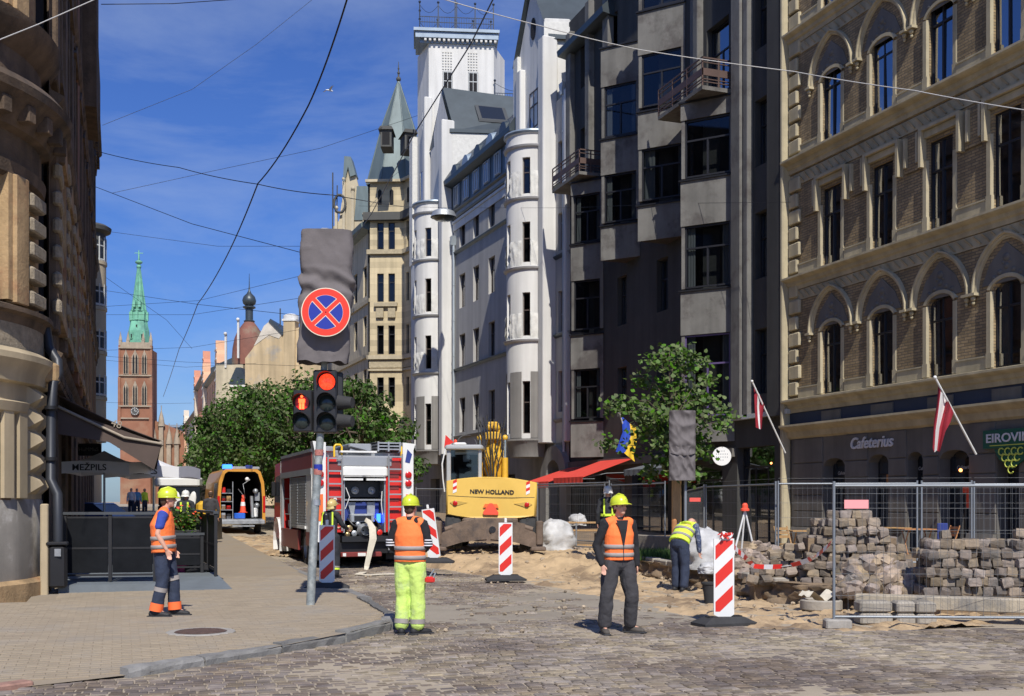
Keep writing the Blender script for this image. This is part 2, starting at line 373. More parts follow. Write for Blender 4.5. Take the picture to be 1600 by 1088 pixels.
# kerb stones: rough granite along the corner, gap at the dropped crossing
kerb = bpy.data.objects.new('kerb', None); COL.objects.link(kerb); kerb['kind'] = 'structure'; kerb['_w'] = (0.0, 0.0, 0.0)
def walk(P, L0, step, fn):
 for a, b in zip(P[:-1], P[1:]):
  n = max(1, round((b - a).length / step))
  for i in range(n): fn(a + (b - a) * i / n, a + (b - a) * (i + 1) / n)
def kstone(a, b):
 m = MB(); d = (b - a); L = d.length; ang = math.atan2(d.y, d.x); w = .15
 h = max(.085, pvz(a.x, a.y) + .008)
 M = Matrix.Translation((a.x, a.y, 0)) @ Matrix.Rotation(ang, 4, 'Z')
 n = 7; vs = []
 prof = [(0, -.08), (-.005, h - .03), (.02, h + .012), (w, h + .014), (w + .01, -.08)]
 for i in range(n + 1):
  for (y, z) in prof: vs.append(M @ Vector((L * (.01 + .98 * i / n), y + random.uniform(-.012, .012), z + (gz(a.x, a.y)) + random.uniform(-.01, .01))))
 m.add(vs, [(i * 5 + k, i * 5 + 5 + k, i * 5 + 6 + k, i * 5 + 1 + k) for i in range(n) for k in range(4)] + [(0, 1, 2, 3, 4), tuple(n * 5 + q for q in (4, 3, 2, 1, 0))])
 m.build('kerb_stone', W('kerbstone'), kerb)
walk(KL[2:9], 0, 1.05, kstone)
a, b = KL[0], KL[1]; m = MB(); d = b - a
M = Matrix.Translation((a.x, a.y, 0)) @ Matrix.Rotation(math.atan2(d.y, d.x), 4, 'Z')
m.bevbox(.02, d.length - .02, -.02, .16, -.05, .055, .015, M); m.build('kerb_stone', W('red_granite'), kerb)
m = MB(); m.box(3.84, 4.0, 18.01, 60, -.1, .13); m.box(3.84, 4.0, 60, 110, .3, .9)
m.build('kerb_stone', W('kerbstone'), kerb)
# manhole in the pavement
mh = thing('manhole_cover', 'rusty brown round manhole cover set in the pavement by the corner', 'manhole cover', (.95, 13.95, pvz(.95, 13.95)))
mat('rust_iron', (.12, .075, .06), .7, .3, var=.3, vs=12, bump=.3, bs=30)
mat('concrete_ring', (.30, .28, .25), .9, var=.2, vs=10, bump=.4)
m = MB(); z = pvz(.95, 13.95); m.lathe([(.31, z + .012), (0.001, z + .014)], 40, (.95, 13.95, 0))
for a in range(-9, 10):
 w = math.sqrt(max(0, .28 ** 2 - (a * .03) ** 2)); m.box(.95 - w, .95 + w, 13.95 + a * .03 - .007, 13.95 + a * .03 + .007, z + .012, z + .02)
m.build('lid', W('rust_iron'), mh)
m = MB(); m.lathe([(.42, z), (.41, z + .012), (.33, z + .012), (.315, z + .008)], 40, (.95, 13.95, 0), smooth=False); m.build('ring', W('concrete_ring'), mh)
# ---- sand / setts border (world polyline from near right to far left)
BORD = [gpt(1700, 988), gpt(1290, 988), gpt(1190, 985), gpt(1080, 965), gpt(1000, 950), gpt(920, 932), gpt(850, 918), gpt(780, 905), gpt(700, 893), gpt(640, 888)]
SANDP = [(p.x, p.y) for p in BORD] + [(3.9, 33), (3.9, 60), (20, 60), (20, 9)]
# bank (foot line) of the dug right-hand side
BK = [gpt(1700, 952), gpt(1335, 953), gpt(1290, 950), gpt(1210, 942), gpt(1130, 926), gpt(1062, 912), gpt(1000, 898), gpt(945, 882)]
BK = [Vector((p.x, p.y, 0)) for p in BK] + [Vector((12.2, 30, .1)), Vector((13.0, 40, .25)), Vector((13.2, 62, .6)), Vector((13.2, 110, 1.1))]
def bankx(y):
 for a, b in zip(BK[:-1], BK[1:]):
  if min(a.y, b.y) <= y <= max(a.y, b.y) and a.y != b.y: return a.x + (b.x - a.x) * (y - a.y) / (b.y - a.y)
 return 12
def mound(x, y):
 # spoil ridge between the excavator and the road
 a = gpt(690, 880); b = gpt(945, 893); ab = Vector((b.x - a.x, b.y - a.y)); t = max(-.1, min(1.0, ((x - a.x) * ab.x + (y - a.y) * ab.y) / ab.length_squared))
 q = Vector((a.x + ab.x * t, a.y + ab.y * t)); d = math.hypot(x - q.x, y - q.y)
 h = .42 * math.exp(-(d / 1.15) ** 2) * (.75 + .5 * fbm(x * 1.3, y * 1.3, 3))
 if y > 24: h = max(h, min(.3, .12 * (y - 24)) * (1 if 7.6 < x < 13 else max(0, 1 - abs(x - 10.3) + 2.7)) if 7 < x < 13.6 else h)
 return h
def sandz(x, y):
 z = gz(x, y) + .022 + .02 * fbm(x * 2, y * 2, 1) + .035 * fbm(x * .7, y * .7, 5) - .01
 e = 1.0
 e = min([(Vector((x, y)) - Vector((a.x, a.y)).lerp(Vector((b.x, b.y)), max(0, min(1, ((x - a.x) * (b.x - a.x) + (y - a.y) * (b.y - a.y)) / max(1e-6, (b.x - a.x) ** 2 + (b.y - a.y) ** 2))))).length for a, b in zip(BORD[:-1], BORD[1:])])
 e = max(0, min(1, e / .9)); z += mound(x, y) * e * e * (3 - 2 * e)
 z += .06 * max(-.3, fbm(x * 3.1, y * 3.1, 6)) + .03 * fbm(x * 9, y * 9, 8) - .03 * max(0, math.sin((x * .94 + y * .33) * 3.4)) ** 8
 z += .05 * max(0, fbm(x * 4, y * 4, 9)) * .35
 k = min(1, e * 3.5); return -.03 * (1 - k) + z * k
# road: setts modelled one by one near the camera on a sandy bed
road = bpy.data.objects.new('road', None); COL.objects.link(road); road['kind'] = 'structure'; road['_w'] = (0.0, 0.0, 0.0)
rb = grid(-14, 30, 6, 60, 1.0, lambda x, y: gz(x, y) - .004, lambda x, y: x < 4.6 or y < 40)
rb.build('road_bed', W('joint_sand'), road)
def rut(x, y): return .012 * fbm(x * .6, y * .6, 2) + .006 * fbm(x * 3, y * 3, 4)
cells = []; rs = random.Random(11); ang = R(-4)
ca, sa = math.cos(ang), math.sin(ang)
for j in range(205):
 yv = 8.6 + j * .116; off = rs.uniform(0, .17); sw = 0
 x0 = -9.0
 while x0 < 26:
  w = rs.uniform(.11, .18); xx = x0 + w / 2; x0 += w + .014
  X, Y = xx * ca - (yv - 12) * sa, xx * sa + (yv - 12) * ca + 12 + .10 * math.sin(xx * .45)
  if Y < 31 and visible_d(X, Y) and not inpoly(X, Y, PAVE) and not inpoly(X + .0, Y - .1, PAVE) and X < bankx(Y) - .0 and X > -8:
   if inpoly(X, Y, SANDP) and not (inpoly(X, Y - .35 + .5 * fbm(X, Y), SANDP) is False): continue
   if Y > 15 and X < 4.0: continue
   cells.append((X * X + Y * Y, X, Y, w))
cells.sort()
def sett(b, w, M):
 h = .103; x, y = w / 2, h / 2; i = .009; q = lambda: rs.uniform(-.005, .005)
 vs = [(-x, -y, -.04), (x, -y, -.04), (x, y, -.04), (-x, y, -.04)] + [(sx * x + q(), sy * y + q(), -.004) for sx, sy in ((-1, -1), (1, -1), (1, 1), (-1, 1))] + \
   [(sx * (x - i) + q(), sy * (y - i) + q(), .004 + q() * .4) for sx, sy in ((-1, -1), (1, -1), (1, 1), (-1, 1))]
 b.add([M @ Vector(p) for p in vs], [(0, 1, 5, 4), (1, 2, 6, 5), (2, 3, 7, 6), (3, 0, 4, 7), (4, 5, 9, 8), (5, 6, 10, 9), (6, 7, 11, 10), (7, 4, 8, 11), (8, 9, 10, 11)])
variants = {}
for k in range(7):
 for v in range(4):
  b = MB(); sett(b, .11 + k * .0108, Matrix()); variants[k, v] = b.mesh('sett', W('sett_single'))
st_ = MB()
for n, (d, x, y, w) in enumerate(cells):
 z = rut(x, y) + rs.uniform(-.003, .003)
 if y > 25: z += gz(x, y)
 M = Matrix.Translation((x, y, z)) @ Matrix.Rotation(ang + rs.uniform(-.03, .03), 4, 'Z') @ Matrix.Rotation(rs.uniform(-.03, .03), 4, 'X') @ Matrix.Rotation(rs.uniform(-.02, .02), 4, 'Y')
 if n < 300: put('sett', variants[min(6, int((w - .11) / .0108)), rs.randrange(4)], road, M=M)
 else: st_.rv = rs.random(); sett(st_, w, M)
tag(st_.build('setts', W('sett'), road, attr=True), kind='stuff')
# bare sand where the road is dug up
def sandkeep(x, y): return inpoly(x, y + .25 * fbm(x * 1.5, y * 1.5), SANDP) and x < bankx(y) + .35
s_ = grid(3.9, 16, 12, 44, .09, sandz, sandkeep)
tag(s_.build('sand', W('sand')), kind='structure')
dust = grid(3.4, 9, 13, 20, .12, lambda x, y: -.03 + (.034 + .022 * fbm(x * .8 + 4, y * .8, 7, 5)) * min(1, 1.2 * max(0, min(x - 3.5, 8.9 - x, y - 13.1, 19.9 - y))), lambda x, y: not inpoly(x, y, PAVE))
tag(dust.build('sand_drift', W('asphalt_dust')), kind='structure')
# right-hand pavement platform and its dug bank
PZ = .36
def plz(x, y): return (.36 if y < 24 else max(.22, .36 - .03 * (y - 24))) + gz(x, y)
plat = grid(9, 20.6, 8, 110, .5, lambda x, y: plz(x, y), lambda x, y: False)
pl = MB(); prevp = None; Y = 8.0
ylist = [8 + .25 * i for i in range(90)] + [30.5 + 3 * i for i in range(27)]
nearx = lambda y: bankx(y) if y > BK[0].y else BK[0].x
def bankpt(y, k, s=0):
 return nearx(y) + k
prow = None
for y in ylist:
 if y < min(p.y for p in BK) : continue
 x = bankx(y) + .12 * fbm(y * 1.3, 2.2)
 row = [(x + q, y, plz(x, y) + .015 * fbm(x + q, y * 2)) for q in (.0, .35, 1, 3)] + [(20.35, y, plz(x, y))]
 if prow: pl.add(prow + row, [(i, i + 1, i + 6, i + 5) for i in range(4)])
 prow = row
pl.build('pavement_right', W('soil'))['kind'] = 'structure'
bk = MB()
pp = []
for a, b in zip(BK[:-1], BK[1:]):
 n = max(1, int((b - a).length / .12)); n = min(n, 60)
 for i in range(n): pp.append(a + (b - a) * i / n)
rows = 9; vs = []
for i, p in enumerate(pp):
 top = plz(p.x, p.y); q = pp[min(i + 1, len(pp) - 1)]; t = (q - p); t = t.normalized() if t.length > 0 else Vector((0, 1, 0)); nrm = Vector((-t.y, t.x, 0))
 for k in range(rows):
  f = k / (rows - 1); z = -.05 + (top + .06) * f
  dsp = .16 * fbm(p.x * 2.2, p.y * 2.2, z * 5) + .13 * fbm(p.x * 6, p.y * 6, z * 10) + .14 * (1 - f) ** 2
  vs.append((p.x + nrm.x * (dsp - .03), p.y + nrm.y * (dsp - .03), z + .03 * fbm(p.x * 5, p.y * 5, z * 9)))
bk.add(vs, [(i * rows + k, i * rows + k + 1, (i + 1) * rows + k + 1, (i + 1) * rows + k) for i in range(len(pp) - 1) for k in range(rows - 1)], True)
tag(bk.build('earth_bank', W('soil')), kind='structure')
# pebbles and lumps of soil on the sand and along the bank foot
pb = MB(); rr = random.Random(5)
def rock(b, c, r, rnd_=rr, flat=.7, n=7):
 M = Matrix.Rotation(rnd_.uniform(0, 6.3), 3, 'Z') @ Matrix.Rotation(rnd_.uniform(-.5, .5), 3, 'X')
 vs = []; ks = 4
 for i in range(1, ks):
  for j in range(n):
   a, t = 2 * math.pi * j / n, math.pi * i / ks; k = rnd_.uniform(.68, 1.2)
   vs.append(Vector(c) + M @ Vector((r * k * math.sin(t) * math.cos(a), r * .8 * k * math.sin(t) * math.sin(a), r * flat * k * math.cos(t))))
 vs += [Vector(c) + M @ Vector((0, 0, r * flat)), Vector(c) - M @ Vector((0, 0, r * flat))]; T = len(vs) - 2
 b.add(vs, [(i * n + j, (i + 1) * n + j, (i + 1) * n + (j + 1) % n, i * n + (j + 1) % n) for i in range(ks - 2) for j in range(n)] + [(T, j, (j + 1) % n) for j in range(n)] + [(T + 1, (ks - 2) * n + (j + 1) % n, (ks - 2) * n + j) for j in range(n)])
for k in range(900):
 y = rr.uniform(13.5, 33); x = rr.uniform(3.9, bankx(y)); r = rr.choice([.012, .015, .02, .03, .045])
 if k % 2 and rr.random() < .8: x = bankx(y) - rr.random() ** 2 * .5
 if inpoly(x, y, PAVE): continue
 z = sandz(x, y) if inpoly(x, y, SANDP) else .01
 r *= rr.choice((1, 1, 1, 2.2)) if mound(x, y) > .08 else 1
 pb.rv = rr.random(); rock(pb, (x, y, z + r * .3), r, n=5)
mat('pebbles', (.30, .24, .17), .9, var=.2, rnd='face', rv=.4, bump=.2)
tag(pb.build('gravel', W('pebbles'), attr=True), kind='stuff')
# ================================================================ BUILDINGS
WC = {}
def wmesh(w, h, fw, ms, tr, m, dp=.07):
 key = ('f', round(w, 2), round(h, 2), fw, ms, tr, m)
 if key not in WC:
  b = MB(); b.box(0, w, -dp, 0, 0, fw); b.box(0, w, -dp, 0, h - fw, h); b.box(0, fw, -dp, .001, fw, h - fw); b.box(w - fw, w, -dp, .001, fw, h - fw)
  zs = [fw] + [h * t for t in tr] + [h - fw]
  for t in tr: b.box(fw, w - fw, -dp, .004, h * t - fw * .5, h * t + fw * .5)
  for x in ms:
   b.box(w * x - fw * .55, w * x + fw * .55, -dp + .002, .002, fw, (h * tr[0] - fw * .5) if tr else h - fw)
   if tr and len(tr) > 1: b.box(w * x - fw * .3, w * x + fw * .3, -dp + .002, .002, h * tr[0] + fw * .5, h - fw)
  if tr and len(tr) == 1 and w > .8 and h < 2.6 and m != 'purple_frame' and dp < .08 and not (w > 1.3 and h < 2.4): b.box(w * .5 - fw * .3, w * .5 + fw * .3, -dp + .002, .002, h * tr[0] + fw * .5, h - fw)
  WC[key] = b.mesh('window_frame', W(m))
 return WC[key]
def pmesh(w, h, m='window_glass'):
 key = ('p', round(w, 2), round(h, 2), m)
 if key not in WC: WC[key] = MB().quad((.02, -.035, .02), (w - .02, -.035, .02), (w - .02, -.035, h - .02), (.02, -.035, h - .02)).mesh('pane', W(m))
 return WC[key]
rw = random.Random(21)
def window(par, FM, s0, z0, w, h, d=-.2, m='dark_frame', ms=(.5,), tr=(.68,), fw=.06, cur=None, pane='window_glass', name='window'):
 o = put(name, wmesh(w, h, fw, ms, tr, m), par, M=FM @ Matrix.Translation((s0, d, z0)))
 p = bpy.data.objects.new('pane', pmesh(w, h, pane)); COL.objects.link(p); p.parent = o; p.rotation_euler = (rw.uniform(-.012, .012), 0, rw.uniform(-.012, .012))
 if cur is None: cur = rw.random() < .6
 if cur:
  a, c = rw.uniform(.12, .3), rw.uniform(.12, .3); key = ('c', round(w, 2), round(h, 2), round(a, 1), round(c, 1))
  if key not in WC:
   b = MB(); a, c = round(a, 1), round(c, 1)
   for x0, x1 in ((.05, w * max(a, .12)), (w * (1 - max(c, .12)), w - .05)):
    n = 6; vs = [(x0 + (x1 - x0) * i / n, -.14 + .02 * (i % 2), z) for i in range(n + 1) for z in (.08, h - .05)]
    b.add(vs, [(2 * i, 2 * i + 2, 2 * i + 3, 2 * i + 1) for i in range(n)])
   WC[key] = b.mesh('curtain', W('curtain'))
  q = bpy.data.objects.new('curtain', WC[key]); COL.objects.link(q); q.parent = o
 return o
def wall(b, s0, s1, z0, z1, holes, d=0., rev=.22, sides=True):
 """sheet with rectangular holes (x0,x1,z0,z1[,arch rise]) and reveals"""
 xs = sorted({s0, s1} | {q for h in holes for q in h[:2]}); zs = sorted({z0, z1} | {q for h in holes for q in h[2:4]})
 xs = [x for x in xs if s0 <= x <= s1]; zs = [z for z in zs if z0 <= z <= z1]
 for i in range(len(xs) - 1):
  for k in range(len(zs) - 1):
   cx, cz = (xs[i] + xs[i + 1]) / 2, (zs[k] + zs[k + 1]) / 2
   if any(h[0] < cx < h[1] and h[2] < cz < h[3] for h in holes): continue
   b.quad((xs[i], d, zs[k]), (xs[i], d, zs[k + 1]), (xs[i + 1], d, zs[k + 1]), (xs[i + 1], d, zs[k]))
 for h in holes:
  x0, x1, a, c = h[:4]; e = d - rev
  b.quad((x0, d, a), (x0, e, a), (x0, e, c), (x0, d, c)); b.quad((x1, d, a), (x1, d, c), (x1, e, c), (x1, e, a))
  b.quad((x0, d, a), (x1, d, a), (x1, e, a), (x0, e, a)); b.quad((x0, d, c), (x0, e, c), (x1, e, c), (x1, d, c))
  if len(h) > 4:
   r = h[4]; n = 10; w = x1 - x0; P = []
   for i in range(n + 1):
    t = i / n; P.append((x0 + w * t, c - r + r * math.sqrt(max(0, 1 - (2 * t - 1) ** 2))))
   for i in range(n):
    (ax, az), (bx, bz) = P[i], P[i + 1]
    b.quad((ax, d, az), (ax, d, c), (bx, d, c), (bx, d, bz)); b.quad((ax, d, az), (bx, d, bz), (bx, e, bz), (ax, e, az))
def profile_s(b, prof, s0, s1):  # sweep (d,z) profile along s
 n = len(prof); b.add([(s, p[0], p[1]) for s in (s0, s1) for p in prof], [(i, i + 1, n + i + 1, n + i) for i in range(n - 1)] + [tuple(range(n)), tuple(range(2 * n - 1, n - 1, -1))])
mat('dark_frame', (.014, .014, .017), .5, var=.1)
mat('brown_frame', (.07, .05, .04), .5, var=.1)
mat('purple_frame', (.10, .07, .17), .5, var=.1)
mat('white_frame', (.5, .52, .52), .5, var=.1)
mat('teal_metal', (.13, .168, .168), .5, .2, var=.2, vs=1.2, stretch=(1, 1, .3))
mat('zinc', (.055, .07, .08), .42, .35, var=.18, vs=1)
mat('zinc_blue', (.26, .32, .38), .42, .3, var=.15)
mat('trim_cream', (.43, .37, .245), .85, streak=.2, var=.14, vs=2.5, bump=.15, bs=40)
mat('yellow_brick', (.31, .225, .12), .9, streak=.2, var=.22, vs=1.1, bump=.9, brick=(.25, .078, .010, (.15, .125, .09)))
mat('stone_dark', (.145, .135, .12), .85, streak=.2, var=.12, vs=1.3, bump=.2)
mat('navy_band', (.028, .04, .07), .7, var=.15)
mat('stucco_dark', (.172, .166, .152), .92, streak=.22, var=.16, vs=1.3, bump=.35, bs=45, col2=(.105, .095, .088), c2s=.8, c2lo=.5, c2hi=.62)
mat('stucco_shaded', (.054, .053, .049), .92, streak=.2, var=.16, vs=1.0, bump=.35, bs=45)  # same stucco, darker: the shade on the main wall is put into its colour
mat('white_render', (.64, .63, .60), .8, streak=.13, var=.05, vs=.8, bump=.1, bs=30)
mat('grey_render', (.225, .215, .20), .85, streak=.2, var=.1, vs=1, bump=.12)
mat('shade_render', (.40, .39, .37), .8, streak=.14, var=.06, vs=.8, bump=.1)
# ---------------------------------------------------------------- brick house (right)
FB = frame(20.3, 29.86, 0)                       # s=0 at its far edge; s<0 towards the camera
bh = thing('brick_house', 'yellow brick house with pointed hood moulds over dark windows, navy band and grey ground floor', 'building', (20.3, 24, 0))
cols = [(-1.72, .87), (-4.02 - .03, .87), (-6.33 - .04, .90), (-8.64, .93), (-11.0, .93), (-13.4, .93)]   # (right edge offset, width)
rowsB = [(5.02, 2.13, .22), (8.92, 2.37, 0), (12.66, 2.42, .25), (16.75, 2.3, .2)]
b = MB(FB); holes = []
for (c, w) in cols:
 for (z, h, ar) in rowsB: holes.append((c - .88, c, z, z + h) + ((ar,) if ar else ()))
wall(b, -15, 0, 4.98, 22, holes, rev=.12); b.box(-.0, .02, -9, 0, .1, 22)
b.build('brick_wall', W('yellow_brick'), bh)
for (c, w) in cols:
 for (z, h, ar) in rowsB: window(bh, FB, c - .88, z, .88, h, -.07, 'dark_frame', (.5,), (.70,) if ar else (.66,), .055)
m = MB(FB); m.box(-15, -.05, -9, -.6, .2, 22); m.build('interior', W('dark_room'), bh)
# cornices: sill courses with ornament below
for (z, pj) in ((4.98, .34), (8.88, .32), (12.62, .36), (16.68, .3)):
 m = MB(FB); profile_s(m, [(0, z - .42), (.06, z - .42), (.08, z - .3), (.14, z - .26), (.16, z - .16), (pj - .05, z - .12), (pj, z - .08), (pj, z - .02), (.02, z + .04), (0, z + .04)], -15, .05)
 m.build('sill_cornice', W('trim_cream'), bh)
for z0, z1 in ((8.12, 8.44), (11.78, 12.14), (15.9, 16.25)):
 m = MB(FB); m.box(-15, 0, 0, .03, z0, z1); m.build('frieze_band', W('trim_cream'), bh)
 m = MB(FB); s = -14.9
 while s < -.2:
  n = 5; vs = []
  for i in range(n + 1):
   t = i / n; vs += [(s + .26 * t, .032, z0 + .05 + (z1 - z0 - .1) * t), (s + .26 * t, .075, z0 + .02 + (z1 - z0 - .1) * t + .05), (s + .26 * t + .08, .032, z0 + .05 + (z1 - z0 - .1) * t)]
  m.add(vs, [(3 * i + a, 3 * i + 3 + a, 3 * i + 4 + a, 3 * i + 1 + a) for i in range(n) for a in (0, 1)]); s += .30
 tag(m.build('rope_ornament', W('trim_cream'), bh), kind='stuff')
def hood(c, z, w=.88, hz=1.30, B=False):
 x0, x1 = c - w, c; m = MB(FB)
 # surround: chamfered jamb strips catching the sun
 for a, e in ((x0 - .15, x0), (x1, x1 + .17)):
  pj = .02 if a < x0 else .075
  m.add([(a, 0, z), (a + .03, pj, z), (e - .01, pj, z), (e, 0, z), (a, 0, z + 1.9), (a + .03, pj, z + 1.9), (e - .01, pj, z + 1.9), (e, 0, z + 1.9)], [(0, 1, 5, 4), (1, 2, 6, 5), (2, 3, 7, 6), (4, 5, 6, 7)])
  m.box(a - .02, e, 0, pj + .015, z + .02, z + .38)
 m.build('window_surround', W('trim_cream'), bh)
 m = MB(FB)
 if not B:
  zc = z + 1.95; hw = 1.02; cx = (x0 + x1) / 2; P = []; n = 9
  for i in range(n + 1):   # pointed arch, left leg then right leg
   t = i / n; c_ = (hz * hz - hw * hw) / (2 * hw); th = t * math.acos(c_ / (hw + c_)); P.append((cx - c_ + (hw + c_) * math.cos(th), zc + (hw + c_) * math.sin(th)))
  for sg in (1, -1):
   Q = [(cx + sg * (p[0] - cx), p[1]) for p in P]
   if True:
    vs = []
    for i, (x, zz) in enumerate(Q):
     a, e = Q[max(0, i - 1)], Q[min(n, i + 1)]; tx, tz = e[0] - a[0], e[1] - a[1]; L = math.hypot(tx, tz) or 1; nx, nz = tz / L * sg, -tx / L * sg
     if nx * sg < 0 and nz < 0: nx, nz = -nx, -nz
     for off, dd in ((-.10, 0), (-.085, .05), (-.05, .075), (-.02, .075), (.0, .13), (.045, .13), (.06, 0)): vs.append((x + nx * off, dd, zz + nz * off))
    m.add(vs, [(7 * i + k, 7 * i + 7 + k, 7 * i + 8 + k, 7 * i + 1 + k) for i in range(n) for k in range(6)] + [(0, 1, 2, 3, 4, 5, 6)], False)
   m.box(cx + sg * hw - .13, cx + sg * hw + .10, 0, .19, zc - .07, zc)
   m.ball(FB.inverted() @ (FB @ Vector((cx + sg * hw, .09, zc - .13))), .07, .07, .08, 6)
   m.ball(Vector((cx + sg * hw + .02, .07, zc - .24)), .045, .05, .06, 6)
  m.build('hood_mould', W('trim_cream'), bh)
  m = MB(FB)       # tympanum with relief
  m.prism([(cx - .8, zc + .12), (cx + .8, zc + .12), (cx + .55, zc + .62), (cx, zc + 1.08), (cx - .55, zc + .62)], .0, .025, 'y')
  for (dx, dz, q) in ((0, .72, .13), (0, .5, .10), (-.22, .38, .09), (.22, .38, .09), (-.42, .28, .08), (.42, .28, .08), (0, .3, .08), (-.12, .6, .05), (.12, .6, .05)):
   m.ball(Vector((cx + dx, .02, zc + dz)), q, .035, q * .8, 7)
  m.build('tympanum', W('stone_dark'), bh)
  m = MB(FB); n = 8; ro = .54
  vs = []
  for i in range(n + 1):
   a = math.pi * (.1 + .8 * i / n);
   for q, dd in ((.0, 0), (.01, .06), (.1, .06), (.12, 0)): vs.append((cx + (ro + q) * math.cos(a), dd, z + 1.83 + (ro * .62 + q) * math.sin(a)))
  m.add(vs, [(4 * i + k, 4 * i + 4 + k, 4 * i + 5 + k, 4 * i + 1 + k) for i in range(n) for k in range(3)]); m.build('arch_surround', W('trim_cream'), bh)
 else:
  zt = z + 2.72
  m.box(x0 - .42, x1 + .2, 0, .2, zt - .02, zt + .06)
  m.box(x0 - .42, x0 - .32, 0, .2, zt - .98, zt - .02); m.box(x1 + .1, x1 + .2, 0, .2, zt - .98, zt - .02)
  m.box(x0 - .3, x1 + .08, 0, .1, zt - .22, zt - .04)
  m.box(x0 - .66, x0 - .58, 0, .14, zt - .80, zt + .0); m.box(x1 + .30, x1 + .38, 0, .14, zt - .78, zt + .02)
  m.build('hood_mould', W('trim_cream'), bh)
  m = MB(FB); m.box(x1 + .38, x1 + .42 + .48, 0, .05, zt - .95, zt - .0); m.build('blind_panel', W('yellow_brick'), bh)
for (c, w) in cols:
 for k, (z, h, ar) in enumerate(rowsB):
  hood(c, z, B=(k == 1), hz=1.36 if k else 1.30)
  m = MB(FB); m.box(c + .21, c + .21 + 1.02, 0, .05, z - .0, z + .30); m.box(c + .21, c + .21 + 1.02, 0, .07, z + .30, z + .34); m.build('apron_panel', W('trim_cream'), bh)
for z in [5.1 + .52 * i for i in range(7)] + [9.0 + .52 * i for i in range(6)] + [12.8 + .52 * i for i in range(7)] + [16.8 + .52 * i for i in range(6)]:
 m = MB(FB); m.bevbox(-.62 + .14 * (int(z / .52) % 2), -.03, -.02, .11, z, z + .44, .04); m.build('quoin', W('trim_cream'), bh)
m = MB(FB); m.bevbox(-.0, .16, -.3, .30, .15, 22, .04); m.build('edge_pilaster', W('trim_cream'), bh)
m = MB(FB); m.box(-15, 0, -.02, .02, 4.16, 4.58); m.build('navy_band', W('navy_band'), bh)
for c, w in cols:
 m = MB(FB); m.box(c - .93, c + .0, .02, .06, 4.2, 4.5); m.build('band_panel', W('stone_dark'), bh)
m = MB(FB); profile_s(m, [(0, 3.72), (.1, 3.78), (.14, 3.95), (.34, 4.06), (.38, 4.1), (.38, 4.16), (0, 4.2)], -15, .1); m.build('ground_floor_cornice', W('trim_cream'), bh)
OP = [(1287, 1320, 716), (1357, 1388, 710), (1418, 1442, 706), (1468, 1514, 703), (1558, 1592, 700)]
b = MB(FB); holes = []
for a, c, t in OP:
 s1_, s0_ = sm(a, 783, FB), sm(c, 783, FB); z = sz((a + c) / 2, t, FB)[1]; holes.append((s0_, s1_, .25, z, .22))
wall(b, -15, -.05, .1, 3.75, holes, rev=.4); b.build('ground_floor_wall', W('stone_dark'), bh)
m = MB(FB)
for i, h in enumerate(holes): window(bh, FB, h[0], h[2], h[1] - h[0], h[3] - h[2], -.35, 'dark_frame', (.5,) if i in (0, 3) else (), (.8,), .05, cur=False)
for z in (.95, 1.45, 1.95, 2.45, 2.95, 3.4):
 xs = sorted([-15, -.2] + [q for h in holes for q in (h[0] - .02, h[1] + .02)])
 for a, c in zip(xs[::2], xs[1::2]):
  m = MB(FB); m.bevbox(a + .01, c - .01, -.03, .035, z, z + .47 if z < 3 else 3.7, .012); m.build('stone_block', W('stone_dark'), bh)
for a, c in zip(xs[::2], xs[1::2]):
 m = MB(FB); m.add([(a, 0, .1), (c, 0, .1), (c, 0, .93), (a, 0, .93), (a - .0, .32, .1), (c, .32, .1), (c, .1, .93), (a, .1, .93)], [(0, 3, 7, 4), (1, 5, 6, 2), (4, 7, 6, 5), (3, 2, 6, 7)]); m.build('plinth_block', W('stone_dark'), bh)
mat('sign_white', (.62, .62, .64), .4, var=0); mat('glass_print', (.35, .36, .38), .5, var=0)
mat('sign_green', (.012, .10, .065), .4, var=0); mat('grape', (.55, .62, .10), .4, var=0); mat('grape_dark', (.05, .13, .04), .5, var=0)
def onwall(px, py, d=.1): s, z = sz(px, py, FB); return basis(FB @ Vector((s, d, z)), (0, -1, 0), (0, 0, 1), (-1, 0, 0))
def shopsign(nm, label):
 return thing(nm, label, 'sign', (20.2, 26, 3))
sg = shopsign('shop_lettering', 'white brush-script name letters above the café windows of the brick house')
xw = 1336; text('Cafeterius', .46, onwall(1363, 692, .06), W('sign_white'), sg, ext=.02, off=.008, sx=.98, shear=.25)
for k in (0, 2, 3):
 h = holes[k]; text('Cafeterius', .13, basis(FB @ Vector(((h[0] + h[1]) / 2, -.33, h[3] - .45)), (0, -1, 0), (0, 0, 1), (-1, 0, 0)), W('glass_print'), bh, ext=.002, shear=.25, off=.003)
# green wine sign
gs = thing('wine_shop_sign', 'green shop sign board with white letters and hanging bunch of yellow grapes', 'sign', (20.1, 21, 3))
s, z = sz(1543, 686, FB); m = MB(FB); m.bevbox(-13.0, s, .06, .16, z - .26, z + .2, .015); m.build('board', W('sign_green'), gs)
M = basis(FB @ Vector((s - .12, .175, z - .02)), (0, -1, 0), (0, 0, 1), (-1, 0, 0)); text('EIROVINS', .30, M, W('sign_white'), gs, ext=.006, align='LEFT', off=.006, sx=1.25)
m = MB(FB); m.box(s - 2.2, s - .25, .162, .172, z - .2, z - .18); m.build('underline', W('grape'), gs)
gx, gzz = sz(1588, 704, FB)
m = MB(FB); m.prism([(gx + .55, gzz + .05), (gx - .5, gzz + .05), (gx - .45, gzz - .2), (gx, gzz - .45), (gx + .4, gzz - .2)], .10, .15, 'y'); m.build('grape_board', W('sign_green'), gs)
